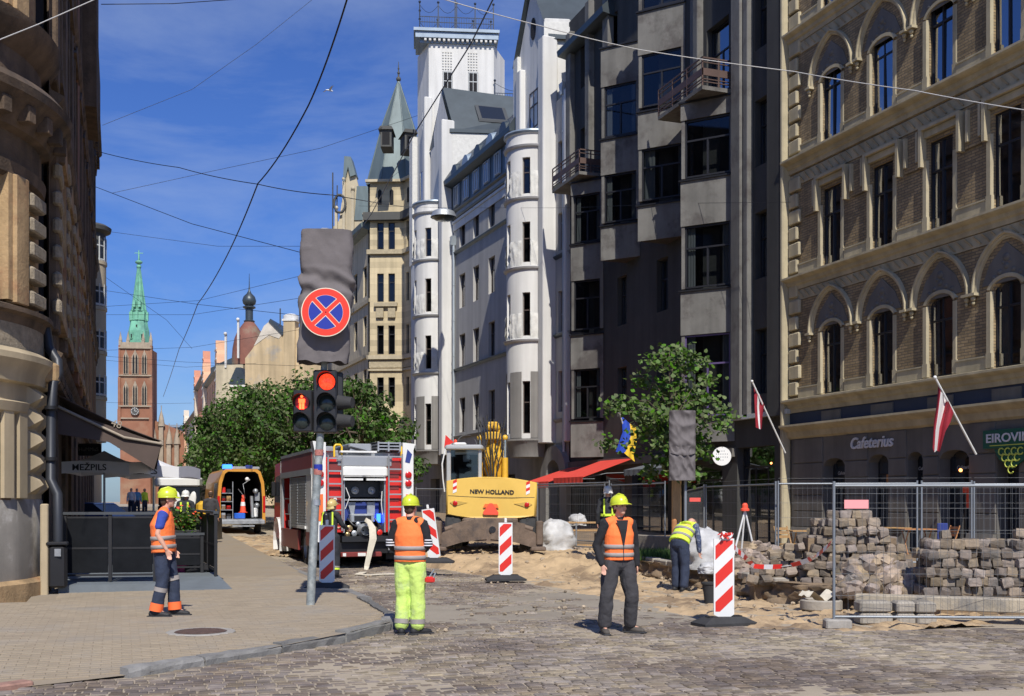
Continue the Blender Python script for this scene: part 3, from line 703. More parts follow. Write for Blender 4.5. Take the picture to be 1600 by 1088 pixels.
for r_, nn in enumerate((4, 3, 2, 1)):
 for i in range(nn):
  m = MB(FB); cx, cz = gx + (i - (nn - 1) / 2) * .2, gzz - .02 - r_ * .15; vs = []
  m.tube([(cx + .085 * math.cos(a), .17, cz + .085 * math.sin(a)) for a in [math.pi * 2 * q / 10 - 2.6 for q in range(9)]], .018, 5); m.build('grape', W('grape'), gs)
# ---------------------------------------------------------------- dark sawtooth house
FD = frame(20.3, 29.86, 0); FDd = FD
dh = thing('dark_apartment_house', 'dark grey stucco apartment house with stepped sawtooth window bays and thin pilasters', 'building', (20.3, 38, 0))
SW = []   # s = Y-29.86
def sY(y): return y - 29.86
b = MB(FD); holes = []
colR = (1.05, 2.06)                  # right-hand window column
for z, h in ((5.35, 2.2), (9.25, 2.25), (13.05, 2.25), (17.0, 2.3), (21.0, 2.2)): holes.append((*colR, z, z + h))
flo = [5.35, 9.25, 13.3, 17.1, 21.2]
colA = (3.75, 5.3); holes.append((*colA, 16.4, 19.0)); holes.append((*colA, 20.6, 23.2))
for zc in (5.4, 9.3):
 holes.append((8.3, 9.25, zc, zc + 2.1)); holes.append((12.0, 12.9, zc, zc + 2.1))
for zc in (17.0, 21.0): holes.append((15.9, 16.9, zc, zc + 2.1)); holes.append((12.9, 13.9, 21.0, 23.0)) if zc > 20 else None
holes = list(dict.fromkeys(holes))
# shop openings
shops = [(.9, 3.2, .2, 3.6), (4.2, 7.5, .2, 3.1), (8.3, 11.5, .2, 3.1), (12.2, 15.2, .2, 3.0), (15.8, 17.6, .2, 3.0)]
wall(b, .16, 18.2, .1, 24.5, holes + shops, rev=.3); b.build('wall', W('stucco_shaded'), dh)
for h in holes: window(dh, FD, h[0], h[2], h[1] - h[0], h[3] - h[2], -.22, 'dark_frame', (.5,), (.62,), .06)
for h in shops:
 window(dh, FD, h[0], h[2], h[1] - h[0], h[3] - h[2], -.26, 'dark_frame', (.33, .66), (.8,), .06, cur=False, name='shop_window')
m = MB(FD); m.box(.2, 18.1, -9, -.9, .1, 24); m.build('interior', W('dark_room'), dh)
for s0, s1, zt, d in ((2.2, 2.5, 24, .22), (2.55, 3.15, 25, .30), (5.55, 5.9, 25, .25), (6.0, 6.35, 25, .12), (13.0 + .35, 13.95, 24.5, .25), (15.35, 16.0 - .2, 24.5, .28), (17.6, 18.15, 24, .25)):
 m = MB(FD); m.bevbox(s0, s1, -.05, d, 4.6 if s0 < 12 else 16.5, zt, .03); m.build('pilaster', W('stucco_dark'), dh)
m = MB(FD); m.bevbox(.2, .95, -.05, .28, 4.5, 25, .03); m.build('pilaster', W('stucco_shaded'), dh)
def bay(yn, ln, parts, tops):
 """sawtooth bay: lit face turned to the south, straight return behind it"""
 a = R(40); cx, cy = 20.3 - ln * math.sin(a), yn + ln * math.cos(a)
 FM = frame(20.3, yn, a)                       # x along the lit face, y outwards
 Lr = 20.3 - cx
 lo, hi = parts[0][1], parts[-1][2]
 body = MB()
 zs = []
 for kind, z0, z1 in parts:
  if kind == 's':   # spandrel: solid wedge, a bit proud
   body.prism([(20.3, yn), (cx, cy), (20.3, cy + .02)][::-1], z0, z1)
   f = MB(FM); f.box(.0, ln + .02, -.02, .035, z0, z1); f.build('spandrel', W('stucco_dark'), dh)
   f = MB(FM); f.box(-.02, ln + .08, -.02, .10, z1, z1 + .06); f.build('sill', W('blackmetal'), dh)
  else:
   h = z1 - z0 - .06; w = ln - .32
   f = MB(FM); f.box(0, .16, -.28, .03, z0 + .06, z1); f.box(ln - .12, ln, -.2, .0, z0 + .06, z1); f.build('bay_pier', W('stucco_dark'), dh)
   window(dh, FM, .16, z0 + .07, w + .04, h - .02, -.04, kind if kind in MATS else 'dark_frame', (.5,), (.64,), .06, cur=rw.random() < .7, name='bay_window')
   q = MB(); q.quad((20.3, cy - .02, z0), (20.3, cy - .02, z1), (cx + .1, cy - .02, z1), (cx + .1, cy - .02, z0)); q.build('return_glass', W('dark_glass'), dh)
   q = MB(FM); q.box(.3, ln - .2, -.7, -.65, z0, z1); q.build('room_back', W('bay_room'), dh)
 body.build('bay_core', W('stucco_shaded'), dh)
S_ = 's'
bay(33.22, 1.98, [(S_, 3.85, 4.62), ('purple_frame', 4.7, 7.69), (S_, 7.69, 9.24), ('w', 9.3, 11.6), (S_, 11.6, 13.2), ('w', 13.26, 15.4), (S_, 15.4, 16.0)], 0)
bay(36.75, 1.93, [(S_, 11.86, 13.2), ('w', 13.36, 15.43), (S_, 15.43, 16.85), ('w', 17.0, 19.1), (S_, 19.1, 20.75), ('w', 20.8, 23.0)], 0)
bay(40.59, 1.76, [(S_, 11.89, 13.3), ('w', 13.4, 15.48), (S_, 15.48, 16.95), ('w', 17.0, 19.2), (S_, 19.2, 20.8)], 0)
bay(44.2, 1.6, [(S_, 3.72, 5.3), ('w', 5.4, 7.69), (S_, 7.69, 9.2), ('w', 9.4, 11.69), (S_, 11.69, 13.28), ('w', 13.34, 15.55), (S_, 15.55, 16.1)], 0)
def balcony(y0, y1, dp, z):
 m = MB(); x = 20.3
 m.box(x - dp, x, y0, y1, z - .14, z); m.build('balcony_slab', W('stucco_dark'), dh)
 m = MB()
 for zz, hh in ((.95, .05), (.8, .03), (.36, .25), (.12, .03), (.22, .03)):
  m.box(x - dp, x - dp + .04, y0, y1, z + zz, z + zz + hh); m.box(x - dp, x, y0, y0 + .04, z + zz, z + zz + hh)
 for i in range(4):
  y = y0 + (y1 - y0 - .05) * i / 3; m.box(x - dp - .005, x - dp + .045, y, y + .05, z, z + .98)
 m.box(x - dp * .5, x - dp * .5 + .05, y0 - .005, y0 + .045, z, z + .98)
 m.build('balcony_rail', W('rail_brown'), dh)
mat('rail_brown', (.085, .05, .04), .6, var=.2)
balcony(33.3, 36.6, 1.25, 16.2); balcony(44.4, 47.6, 1.1, 16.4)
m = MB(FD); m.box(-.1, 3.3, 0, .22, 4.55, 4.7); m.build('ledge', W('white_frame'), dh)
m = MB(FD); m.box(3.3, 18.2, 0, .15, 3.3, 3.6); m.build('fascia', W('stone_dark'), dh)
# roof edge with dormer strip at the far end
m = MB(FD); profile_s(m, [(0, 22.9), (.55, 23.0), (.6, 23.25), (-.1, 23.9), (-3, 27), (-9, 27), (-9, 22.9)], 13.2, 18.4); m.build('roof', W('zinc'), dh)
m = MB(FD); m.box(0, 18.3, -9, 0, 24.5, 24.7); m.box(4, 13, -3, .5, 24.7, 25); m.build('attic', W('stucco_shaded'), dh)
for s_ in (7.6, 11.4):  # bolts on the spandrels
 pass
# ---------------------------------------------------------------- white house
FW = frame(20.3, 48.0, R(2.3))
wh = thing('white_house', 'white rendered house with two round oriel towers, zinc mansard and square roof tower', 'building', (19.8, 60, 0))
b = MB(FW); holes = []
wx = [(14.88, 16.17), (12.66, 13.53), (10.17, 10.98)]; wx = [(14.9, 15.95), (12.5, 13.5), (9.95, 10.95)]
for z, h in ((5.95, 2.1), (9.98, 1.95), (13.55, 2.05), (17.3, 1.95)):
 for a, c in wx: holes.append((a, c, z, z + h))
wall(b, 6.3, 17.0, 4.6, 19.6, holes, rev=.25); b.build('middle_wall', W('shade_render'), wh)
for h in holes: window(wh, FW, h[0], h[2], h[1] - h[0], h[3] - h[2], -.18, 'brown_frame', (.5,), (.66,), .06)
b = MB(FW); hs = [(1.45, 2.2, 6.1, 8.1), (1.45, 2.2, 10.0, 12.0), (1.45, 2.2, 13.95, 15.8), (1.45, 2.2, 17.4, 19.3)]
hs = [(.75, 1.35, z0, z1) for _, _, z0, z1 in hs]
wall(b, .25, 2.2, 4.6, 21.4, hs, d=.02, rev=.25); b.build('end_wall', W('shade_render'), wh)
for h in hs: window(wh, FW, h[0], h[2], h[1] - h[0], h[3] - h[2], -.16, 'brown_frame', (), (.6,), .06)
m = MB(FW); m.box(.3, 25, -10, -.7, .1, 19.5); m.build('interior', W('dark_room'), wh)
# ground floor with a round portal
b = MB(FW); gh = [(.6, 2.1, .2, 3.7, .75), (6.8, 8.6, .2, 3.2), (9.4, 11.4, .2, 3.2), (12.2, 14.2, .2, 3.2), (15, 16.6, .2, 3.2), (19.6, 21.5, .2, 3.2)]
wall(b, 0, 25.2, .3, 4.6, gh, d=.06, rev=.4); b.build('ground_floor_wall', W('grey_render'), wh)
for h in gh: window(wh, FW, h[0], h[2], h[1] - h[0], h[3] - h[2], -.3, 'dark_frame', (.5,), (.75,), .07, cur=False, name='shop_window')
m = MB(FW); n = 14; vs = []
for i in range(n + 1):
 a = math.pi * i / n
 for q, dd in ((.78, .06), (.8, .32), (1.5, .32), (1.55, .06)): vs.append((1.35 + q * math.cos(a), dd, 2.95 + q * math.sin(a)))
m.add(vs, [(4 * i + k, 4 * i + 4 + k, 4 * i + 5 + k, 4 * i + 1 + k) for i in range(n) for k in range(3)])
m.box(-.2, .55, .06, .32, .3, 2.95); m.box(2.15, 2.88, .06, .32, .3, 2.95); m.build('portal_arch', W('grey_render'), wh)
for z in (4.6, 6.27 - 0.2, 9.85, 16.9):
 pass
for z, s0, s1 in ((9.9, 6.3, 17.0), (17.15, 6.3, 17.0), (9.9, 0, 2.2), (13.75, 0, 2.2), (17.2, 0, 2.2), (19.3, 6.3, 17), (5.75, .2, 17.0)):
 m = MB(FW); profile_s(m, [(0, z - .18), (.14, z - .08), (.16, z), (0, z + .04)], s0, s1); m.build('string_course', W('zinc' if z != 5.75 else 'grey_render'), wh)
m = MB(FW); m.box(6.3, 17, .02, .06, 18.5, 19.1); m.box(6.3, 17, .07, .12, 18.95, 19.1); m.build('cornice_band', W('white_render'), wh)
# vertical fins
for s0, s1, dd, zt in ((1.65, 2.3, .7, 24.6), (5.3, 5.9, .4, 24.3), (17.1, 17.75, .75, 25.5), (21.6, 22.1, .45, 28.5), (24.4, 25.2, .3, 19), (0.0, .28, .25, 21.5)):
 m = MB(FW); m.bevbox(s0, s1, -.1, dd, 4.6, zt, .05); m.build('wall_fin', W('white_render'), wh)
mat('ornament', (.62, .61, .57), .85, var=.1, vs=6, bump=1.0, bs=7)
mat('bronze_trim', (.5, .5, .49), .7, var=.1)
def turret(sc, rad, bot, bands, top, wins, npz):
 A0, A1 = R(-8), R(188); c = (sc, .45, 0); n = 28
 def shell(z0, z1, r, m, nm, dz=0):
  q = MB(FW); q.lathe([(0.02, z0), (r, z0), (r, z1), (.02, z1)], n, c, True, A0, A1); return q.build(nm, W(m), wh)
 q = MB(FW); q.lathe([(.2, bot - .95), (rad * .86, bot - .9), (rad * .98, bot - .25), (rad + .1, bot - .1), (rad + .1, bot)], n, c, True, A0, A1); q.build('corbel', W('grey_render'), wh)
 prev = bot
 wa = [(R(32), R(50)), (R(82), R(101)), (R(135), R(153))]   # window slots (angles seen from the axis)
 for i, zb in enumerate(bands):
  z0 = prev; z1 = zb
  lo = z0 + .12; wz0, wz1 = wins[i]
  # masonry sectors between window slots
  segs = [A0] + [q for w_ in wa for q in w_] + [A1]
  q = MB(FW)
  for k in range(0, len(segs), 2):
   nn = max(3, int((segs[k + 1] - segs[k]) / R(7)))
   q.lathe([(rad, wz0), (rad, wz1)], nn, c, True, segs[k], segs[k + 1])
   for aa in (segs[k], segs[k + 1]):
    q.quad((c[0] + rad * math.cos(aa), c[1] + rad * math.sin(aa), wz0), (c[0] + (rad - .3) * math.cos(aa), c[1] + (rad - .3) * math.sin(aa), wz0), (c[0] + (rad - .3) * math.cos(aa), c[1] + (rad - .3) * math.sin(aa), wz1), (c[0] + rad * math.cos(aa), c[1] + rad * math.sin(aa), wz1))
  q.lathe([(rad - .3, z0), (rad, z0), (rad, wz0), (rad - .3, wz0)], n, c, True, A0, A1)
  q.lathe([(rad - .3, wz1), (rad, wz1), (rad, z1), (rad - .3, z1)], n, c, True, A0, A1)
  q.build('oriel_wall', W('white_render'), wh)
  if i == 0:
   for k in range(0, len(segs), 2):
    q = MB(FW); nn = 5; aa = (segs[k + 1] - segs[k]) * .0
    q.lathe([(rad, z0 + .02), (rad + .03, z0 + .03), (rad + .03, wz1 + .45), (rad, wz1 + .48)], nn, c, True, segs[k] + R(1), segs[k + 1] - R(1)); q.build('grey_panel', W('grey_render'), wh)
  else:
   for k in range(0, len(segs), 2):
    q = MB(FW); nn = 8; vs = []; K = 7
    for a_ in range(nn * 2 + 1):
     aa = segs[k] + R(1) + (segs[k + 1] - segs[k] - R(2)) * a_ / (nn * 2)
     for r_ in range(K):
      zz = z0 + .08 + 1.25 * r_ / (K - 1); rr_ = rad + .025 + (.13 * abs(noise.noise(Vector((aa * 6, zz * 3.5, i + sc)))) + .03 * math.sin(zz * 14 + aa * 14) if 0 < r_ < K - 1 else 0)
      vs.append((c[0] + rr_ * math.cos(aa), c[1] + rr_ * math.sin(aa), zz))
    q.add(vs, [(a_ * K + r_, a_ * K + K + r_, a_ * K + K + r_ + 1, a_ * K + r_ + 1) for a_ in range(nn * 2) for r_ in range(K - 1)], True); q.build('relief_panel', W('ornament'), wh)
  q = MB(FW); q.lathe([(rad, z1 - .12), (rad + .12, z1 - .06), (rad + .16, z1 + .02), (rad + .02, z1 + .08)], n, c, True, A0, A1); q.build('ring_cornice', W('zinc' if zb is bands[-1] and False else 'bronze_trim'), wh)
  for (a0, a1) in wa:
   am = (a0 + a1) / 2; hw = (rad - .12) * math.tan((a1 - a0) / 2); P = Vector((c[0] + (rad - .16) * math.cos(am), c[1] + (rad - .16) * math.sin(am), wz0))
   u = Vector((-math.sin(am), math.cos(am), 0)); nrm = Vector((math.cos(am), math.sin(am), 0))
   M = FW @ Matrix(((-u.x, nrm.x, 0, P.x + u.x * hw), (-u.y, nrm.y, 0, P.y + u.y * hw), (0, 0, 1, P.z), (0, 0, 0, 1)))
   window(wh, M, 0, 0, hw * 2, wz1 - wz0, 0, 'brown_frame', (), (.6,), .05, cur=False)
  q = MB(FW); q.lathe([(rad - .6, z0), (rad - .6, z1)], 16, c, True, A0, A1); q.build('oriel_interior', W('dark_room'), wh)
  prev = z1
 q = MB(FW); q.lathe([(rad, prev), (rad, top - .2), (rad + .08, top - .12)], n, c, True, A0, A1); q.build('parapet', W('white_render'), wh)
 q = MB(FW); q.lathe([(rad + .08, top - .14), (rad + .14, top - .05), (rad + .12, top + .03), (.02, top + .1)], n, c, True, A0, A1); q.build('tower_cap', W('zinc_blue'), wh)
turret(3.6, 1.3, 4.85, [9.75, 13.35, 16.8, 19.4], 20.15, [(5.1, 7.7), (9.95, 12.1), (13.6, 15.6), (17.0, 18.8)], 0)
turret(19.5, 1.3, 5.0, [9.85, 13.5, 17.0, 20.0], 20.7, [(5.3, 7.9), (10.1, 12.2), (13.7, 15.8), (17.2, 19.0)], 0)
# mansard between the oriel towers
m = MB(FW); profile_s(m, [(0, 19.6), (.12, 19.7), (.12, 21.2), (.62, 21.35), (.66, 21.6), (.2, 22.3), (-.3, 22.9), (-1.5, 23.4), (-1.5, 19.6)], 6.2, 17.2); m.build('mansard_roof', W('zinc'), wh)
for i in range(6):
 s0 = 6.9 + i * 1.72; m = MB(FW); m.box(s0, s0 + 1.1, .13, .17, 19.85, 21.15); m.build('dormer_panel', W('zinc_blue'), wh)
 window(wh, FW, s0 + .2, 19.9, .7, 1.2, .22, 'white_frame', (.5,), (), .05, cur=False)
 m = MB(FW); m.lathe([(.02, 0), (.35, 0), (.62, .25), (.7, .55)], 10, (0, 0, 0));
for i in range(5):
 s0 = 7.2 + i * 2.0; m = MB(FW); n = 8; vs = []
 for k in range(n + 1):
  a = math.pi * k / n; vs += [(s0 + .55 * math.cos(a), .64, 21.5 + .62 * math.sin(a)), (s0 + .55 * math.cos(a), -.6, 21.9 + .62 * math.sin(a))]
 m.add(vs, [(2 * k, 2 * k + 2, 2 * k + 3, 2 * k + 1) for k in range(n)] + [tuple(range(0, 2 * n + 2, 2))], False); m.build('dormer_hood', W('zinc_blue' if i % 2 else 'zinc'), wh)
def downpipe(FM, s, d, z0, z1, par, r=.07, m='galv', hopper=True):
 q = MB(FM); q.tube([(s, d, z0), (s, d, z1)], r, 8)
 z = z0 + 1.5
 while z < z1: q.tube([(s, d, z), (s, d, z + .06)], r * 1.25, 8); z += 2.2
 if hopper: q.prism([(s - r, z1), (s + r, z1), (s + .22, z1 + .55), (s - .22, z1 + .55)], d - .15, d + .18, 'y')
 q.build('downpipe', W(m), par)
mat('pipe_light', (.42, .47, .5), .45, .3, var=.1)
downpipe(FW, 1.2 - .0, .14, 4.6, 20.2, wh, .085, 'pipe_light') if False else None
downpipe(FW, .42, .14, .4, 21.3, wh, .085, 'pipe_light'); downpipe(FW, 16.7, .12, .4, 17.6, wh, .08, 'pipe_light')
# gables on the roof and the square tower: plan shapes turned towards the corner
def plan(FM, pts): return [tuple((FM @ Vector((a, b_, 0)))[:2]) for a, b_ in pts]
US = Vector((math.cos(R(-15)), math.sin(R(-15)), 0))     # direction of the side walls
def sidept(p, k): return (p[0] + US.x * k, p[1] + US.y * k)
def solid(P, z0, z1, name, m, par):
 P = [tuple(p[:2]) for p in P]
 A = sum(P[i][0] * P[(i + 1) % len(P)][1] - P[(i + 1) % len(P)][0] * P[i][1] for i in range(len(P)))
 if A < 0: P = P[::-1]
 q = MB(); q.prism(P, z0, z1); return q.build(name, W(m), par)
def fp(s, d=0.): v = FW @ Vector((s, d, 0)); return (v.x, v.y)
a_, b_ = fp(22.1, .0), fp(24.6, .0)
K = 6.0
solid([a_, b_, sidept(b_, K), sidept(a_, 4.35)], 19, 32.25, 'roof_tower', 'white_render', wh)
FS = Matrix(((US.x, -math.sin(R(15)) * 1, 0, a_[0]), (US.y, -math.cos(R(15)), 0, a_[1]), (0, 0, 1, 0), (0, 0, 0, 1)))   # x to the right along the side wall, y towards the camera
FS = Matrix(((US.x, US.y, 0, a_[0]), (US.y, -US.x, 0, a_[1]), (0, 0, 1, 0), (0, 0, 0, 1)))
m = MB(FS)
for z0, z1, o in ((32.25, 32.5, .1), (32.5, 32.9, .38), (32.9, 33.1, .5)): m.box(-o - .5, 4.4 + o * .6, -2.6, o, z0, z1)
m.build('tower_cornice', W('zinc_blue'), wh)
for i in range(16):
 m = MB(FS); m.box(-.3 + i * .31, -.15 + i * .31, .1, .34, 32.33, 32.55); m.build('dentil', W('white_render'), wh)
m = MB(FS); m.box(4.3, 7.0, -2.0, .02, 19, 27.7); m.build('tower_annex', W('white_render'), wh)
m = MB(FS); m.box(4.36, 7.2, -2, .3, 27.7, 28.3); m.build('annex_cornice', W('zinc_blue'), wh)
for x in (.95, 2.65):  # slit windows with dotted panels
 window(wh, FS, x, 28.3, .62, 2.1, .03, 'white_frame', (.5,), (.3, .7), .05, cur=False)
 m = MB(FS); m.box(x - .02, x + .64, -.1, .02, 28.28, 30.42); m.build('slit_back', W('dark_room'), wh)
 m = MB(FS)
 for i in range(4):
  for k in range(7): m.box(x - .05 + i * .18, x + .05 + i * .18, 0, .05, 30.55 + k * .185, 30.64 + k * .185)
 m.build('dotted_panel', W('ornament'), wh)
mat('wrought_iron', (.02, .03, .05), .5, .3, var=0)
def railing(FM, x0, x1, z, h, par, y=.2, post=5, y1=None):
 m = MB(FM); n = int((x1 - x0) / .16)
 for zz in (0.05, h * .55, h): m.box(x0, x1, y - .02, y + .02, z + zz - .02, z + zz + .02)
 for i in range(n + 1):
  x = x0 + (x1 - x0) * i / n; m.box(x - .012, x + .012, y - .012, y + .012, z, z + h)
 for i in range(post):
  x = x0 + (x1 - x0) * i / (post - 1); m.box(x - .035, x + .035, y - .035, y + .035, z, z + h * 2.1); m.ball((x, y, z + h * 2.2), .09, n=6)
  if i < post - 1:
   w = (x1 - x0) / (post - 1); m.tube([(x + w * t, y, z + h * 1.95 - .5 * math.sin(math.pi * t)) for t in [q / 6 for q in range(7)]], .015, 4)
 m.build('iron_railing', W('wrought_iron'), par)
railing(FS, -.6, 4.3, 33.1, .8, wh, .3, 5); railing(FS, -.6, 4.3, 33.1, .8, wh, -2.3, 5)
railing(FS @ Matrix.Translation((-.6, .3, 0)) @ Matrix.Rotation(R(-90), 4, 'Z'), 0, 2.6, 33.1, .8, wh, 0, 3); railing(FS, 4.4, 7.1, 28.3, .7, wh, .2, 2)
m = MB(FS); m.box(1.75, 1.83, -1, -.92, 33.05, 36.8); m.build('flagpole', W('wrought_iron'), wh)
# arched tower window on the street face
window(wh, frame(*a_, R(2.3)), .9, 19.5, 1.0, 4.6, .03, 'brown_frame', (.5,), (.5,), .06, cur=False)
window(wh, frame(*a_, R(2.3)), .9, 26.3, .5, 1.9, .03, 'white_frame', (), (.5,), .06, cur=False)
m = MB(frame(*a_, R(2.3))); m.box(2.6, 3.3, -.3, .35, 18, 26.8); m.build('wall_fin', W('ornament'), wh)
# left gable block: hipped zinc roof with skylights
c_, d_ = fp(17.3, -.2), fp(21.3, -.2)
solid([c_, d_, sidept(d_, 9), sidept(c_, 8.5)], 19, 24.9, 'gable_block', 'white_render', wh)
q = MB(); e0 = fp(17.2, -.1); e1 = fp(21.5, .15); mid = fp(19.2, .0)
def v3(p, z): return (p[0], p[1], z)
r0, r1 = v3(mid, 28.3), v3(sidept(mid, 8.8), 27.4)
q.add([v3(e0, 24.9), v3(e1, 24.9), v3(sidept(e1, 9.2), 24.7), v3(sidept(e0, 8.8), 24.7), r0, r1], [(0, 4, 1), (0, 3, 5, 4), (3, 2, 5), (1, 4, 5, 2)]); q.build('gable_roof', W('zinc'), wh)
q = MB(); q.add([v3(fp(17.3, .1), 19), v3(fp(21.3, .1), 19), v3(fp(21.3, .1), 24.9), v3(fp(19.2, .1), 28.0), v3(fp(17.3, .1), 24.9)], [(0, 1, 2, 3, 4)]); q.build('gable_front', W('white_render'), wh)
FG = Matrix(((US.x, US.y, 0, e0[0]), (US.y, -US.x, 0, e0[1]), (0, 0, 1, 0), (0, 0, 0, 1)))
m = MB(FG); m.bevbox(-.1, 2.1, -.3, .12, 19, 24.75, .04); m.build('ornamented_pier', W('white_render'), wh)
m = MB(FG); m.box(-.12, 2.12, .12, .16, 22.7, 24.7); m.build('relief_panel', W('ornament'), wh)
m = MB(FG); m.box(-.3, 8.8, -.2, .25, 24.72, 24.95); m.build('eaves', W('zinc'), wh)
for t0 in (.2, .55):
 def rp_(t, f, o=0): e = Vector(v3(sidept(e0, 8.8 * t), 24.9 - .2 * t)); g_ = Vector(r0).lerp(Vector(r1), t); return e.lerp(g_, f) + Vector((0, 0, 1)) * o
 for nm, g0, mm, o in (('skylight', 0, 'dark_metal_frame', .1), ('skylight_glass', .025, 'dark_glass_solid', .13)):
  c4 = [(t0 + g0, .28 + g0), (t0 + .22 - g0, .28 + g0), (t0 + .22 - g0, .62 - g0), (t0 + g0, .62 - g0)]
  q = MB(); q.add([rp_(*c, o) for c in c4] + [rp_(*c, -.05) for c in c4], [(0, 1, 2, 3), (0, 4, 5, 1), (1, 5, 6, 2), (2, 6, 7, 3), (3, 7, 4, 0)]); q.build(nm, W(mm) if mm in MATS else mat(mm, (.03, .035, .04), .5), wh)
# right gable block
f_, g_ = fp(2.0, -.1), fp(6.2, -.1)
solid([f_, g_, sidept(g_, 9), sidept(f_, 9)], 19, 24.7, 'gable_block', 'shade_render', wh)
q = MB(); q.add([v3(fp(1.9, .1), 19), v3(fp(6.3, .1), 19), v3(fp(6.3, .1), 24.9), v3(fp(4.3, .1), 28.4), v3(fp(1.9, .1), 24.6)], [(0, 1, 2, 3, 4)]); q.build('gable_front', W('white_render'), wh)
q = MB(); ap = fp(4.3, .35); q.add([v3(fp(1.7, .3), 24.5), v3(fp(6.6, .3), 24.8), v3(sidept(fp(6.6, .3), 9), 24.8), v3(sidept(fp(1.7, .3), 9), 24.5), v3(ap, 28.6), v3(sidept(ap, 9), 28.2)], [(0, 3, 5, 4), (1, 4, 5, 2), (3, 2, 5)]); q.build('gable_roof', W('zinc'), wh)
FG2 = Matrix(((US.x, US.y, 0, fp(2.0)[0]), (US.y, -US.x, 0, fp(2.0)[1]), (0, 0, 1, 0), (0, 0, 0, 1)))
m = MB(FG2); m.bevbox(-.45, .85, -.4, .15, 19, 25.6, .04); m.build('gable_pier', W('white_render'), wh)
m = MB(FG2); m.box(-.47, .87, .15, .18, 23.9, 25.4); m.build('relief_panel', W('ornament'), wh)
m = MB(FW); m.bevbox(5.9, 6.5, -.3, .3, 19, 25.2, .03); m.build('gable_pier', W('ornament'), wh)
window(wh, FW, 3.6, 20.9, 1.1, 1.9, .13, 'brown_frame', (.5,), (.6,), .06, cur=False)
m = MB(FW); m.lathe([(.02, 0), (.22, 0)], 12);
q = MB(FW @ Matrix.Translation((4.2, .12, 26.0)) @ Matrix.Rotation(R(-90), 4, 'X')); q.lathe([(.3, -.0), (.3, .03), (.02, .03)], 12, sy=1.9); q.build('oval_window', W('dark_room'), wh)
# ---------------------------------------------------------------- beige tower house
def px_plane(px, py, D): return at(px, py, D)
mat('beige_stone', (.53, .44, .28), .85, streak=.15, var=.08, vs=1.2, bump=.5, brick=(60, .42, .006, (.45, .38, .25)))
mat('beige_plain', (.50, .43, .30), .85, streak=.2, var=.1, vs=1.5)
mat('ochre_relief', (.40, .34, .23), .9, var=.2, vs=5, bump=1, bs=8)
bt_ = thing('beige_tower_house', 'beige corner house with a tall pointed grey green spire over a square bay tower', 'building', tuple(gd(620, 80, .8)))
def camframe(px, D, yaw=0, z=0):   # x to the right, y towards the camera
 o = gd(px, D, z); a = -TH + R(yaw); u = Vector((math.cos(a), math.sin(a), 0)); n = Vector((u.y, -u.x, 0))
 return Matrix(((u.x, n.x, 0, o.x), (u.y, n.y, 0, o.y), (0, 0, 1, z), (0, 0, 0, 1)))
D1 = 82.0; FT = camframe(578, D1, -3); q_ = D1 / FPX
def zt(py, D=D1): return EYE + (783 - py) / FPX * D
wT = 53 * q_ / math.cos(R(3)); FTR = FT @ Matrix.Translation((wT, 0, 0)) @ Matrix.Rotation(R(52), 4, 'Z')   # right chamfer/side face
wR = 3.2
def towerface(FM, w, cols_, nm):
 b = MB(FM); holes = []
 for (y0, y1) in ((428, 472), (509, 554), (590, 635)):
  for a, c in cols_: holes.append((a, c, zt(y1), zt(y0)))
 for a, c in cols_: holes.append((a, c, zt(392), zt(348)))
 x0 = 0
 wall(b, 0, w, .5, zt(285), [(h[0], h[1], h[2], h[3]) for h in holes], rev=.25); b.build('wall', W('beige_stone'), bt_)
 for h in holes: window(bt_, FM, h[0], h[2], h[1] - h[0], h[3] - h[2], -.15, 'dark_frame', (), (.7,), .07, cur=False)
towerface(FT, wT, ((.55, 1.05), (1.4, 1.9)), '')
towerface(FTR, wR, ((.4, .8), (1.4, 1.8)), '')
def ringband(y0, y1, o, m, nm='string_course'):
 for FM, w in ((FT, wT), (FTR, wR)):
  b = MB(FM); b.box(-o if FM is FT else .0, w + o * .6, 0, o, zt(y1), zt(y0)); b.build(nm, W(m), bt_)
ringband(334, 346, .45, 'dark_metal_cornice' if mat('dark_metal_cornice', (.07, .07, .065), .7) else '', 'cornice'); ringband(391, 398, .22, 'ochre_relief'); ringband(556, 562, .22, 'beige_plain'); ringband(564, 575, .06, 'ochre_relief'); ringband(577, 580, .15, 'beige_plain'); ringband(282, 286, .3, 'beige_plain', 'cornice')
m = MB(FT); m.box(.35, 2.1, 0, .3, zt(480), zt(474)); m.box(.5, 1.05, 0, .2, zt(497), zt(482)); m.box(1.4, 1.95, 0, .2, zt(497), zt(482)); m.build('relief_bracket', W('ochre_relief'), bt_)
m = MB(FT); m.box(-.2, wT + 2.6, -6, -.3, .5, zt(290)); m.build('interior', W('dark_room'), bt_)
for FM, xs_ in ((FT, (.75, 1.65)), (FTR, (.7, 1.7))):
 for x in xs_:
  m = MB(FM); z0, z1 = zt(320), zt(296); w = .28; m.prism([(x - w / 2, z0), (x + w / 2, z0), (x + w / 2, z1 - .15), (x, z1), (x - w / 2, z1 - .15)], .0, .03, 'y'); m.build('arched_window', W('dark_room'), bt_)
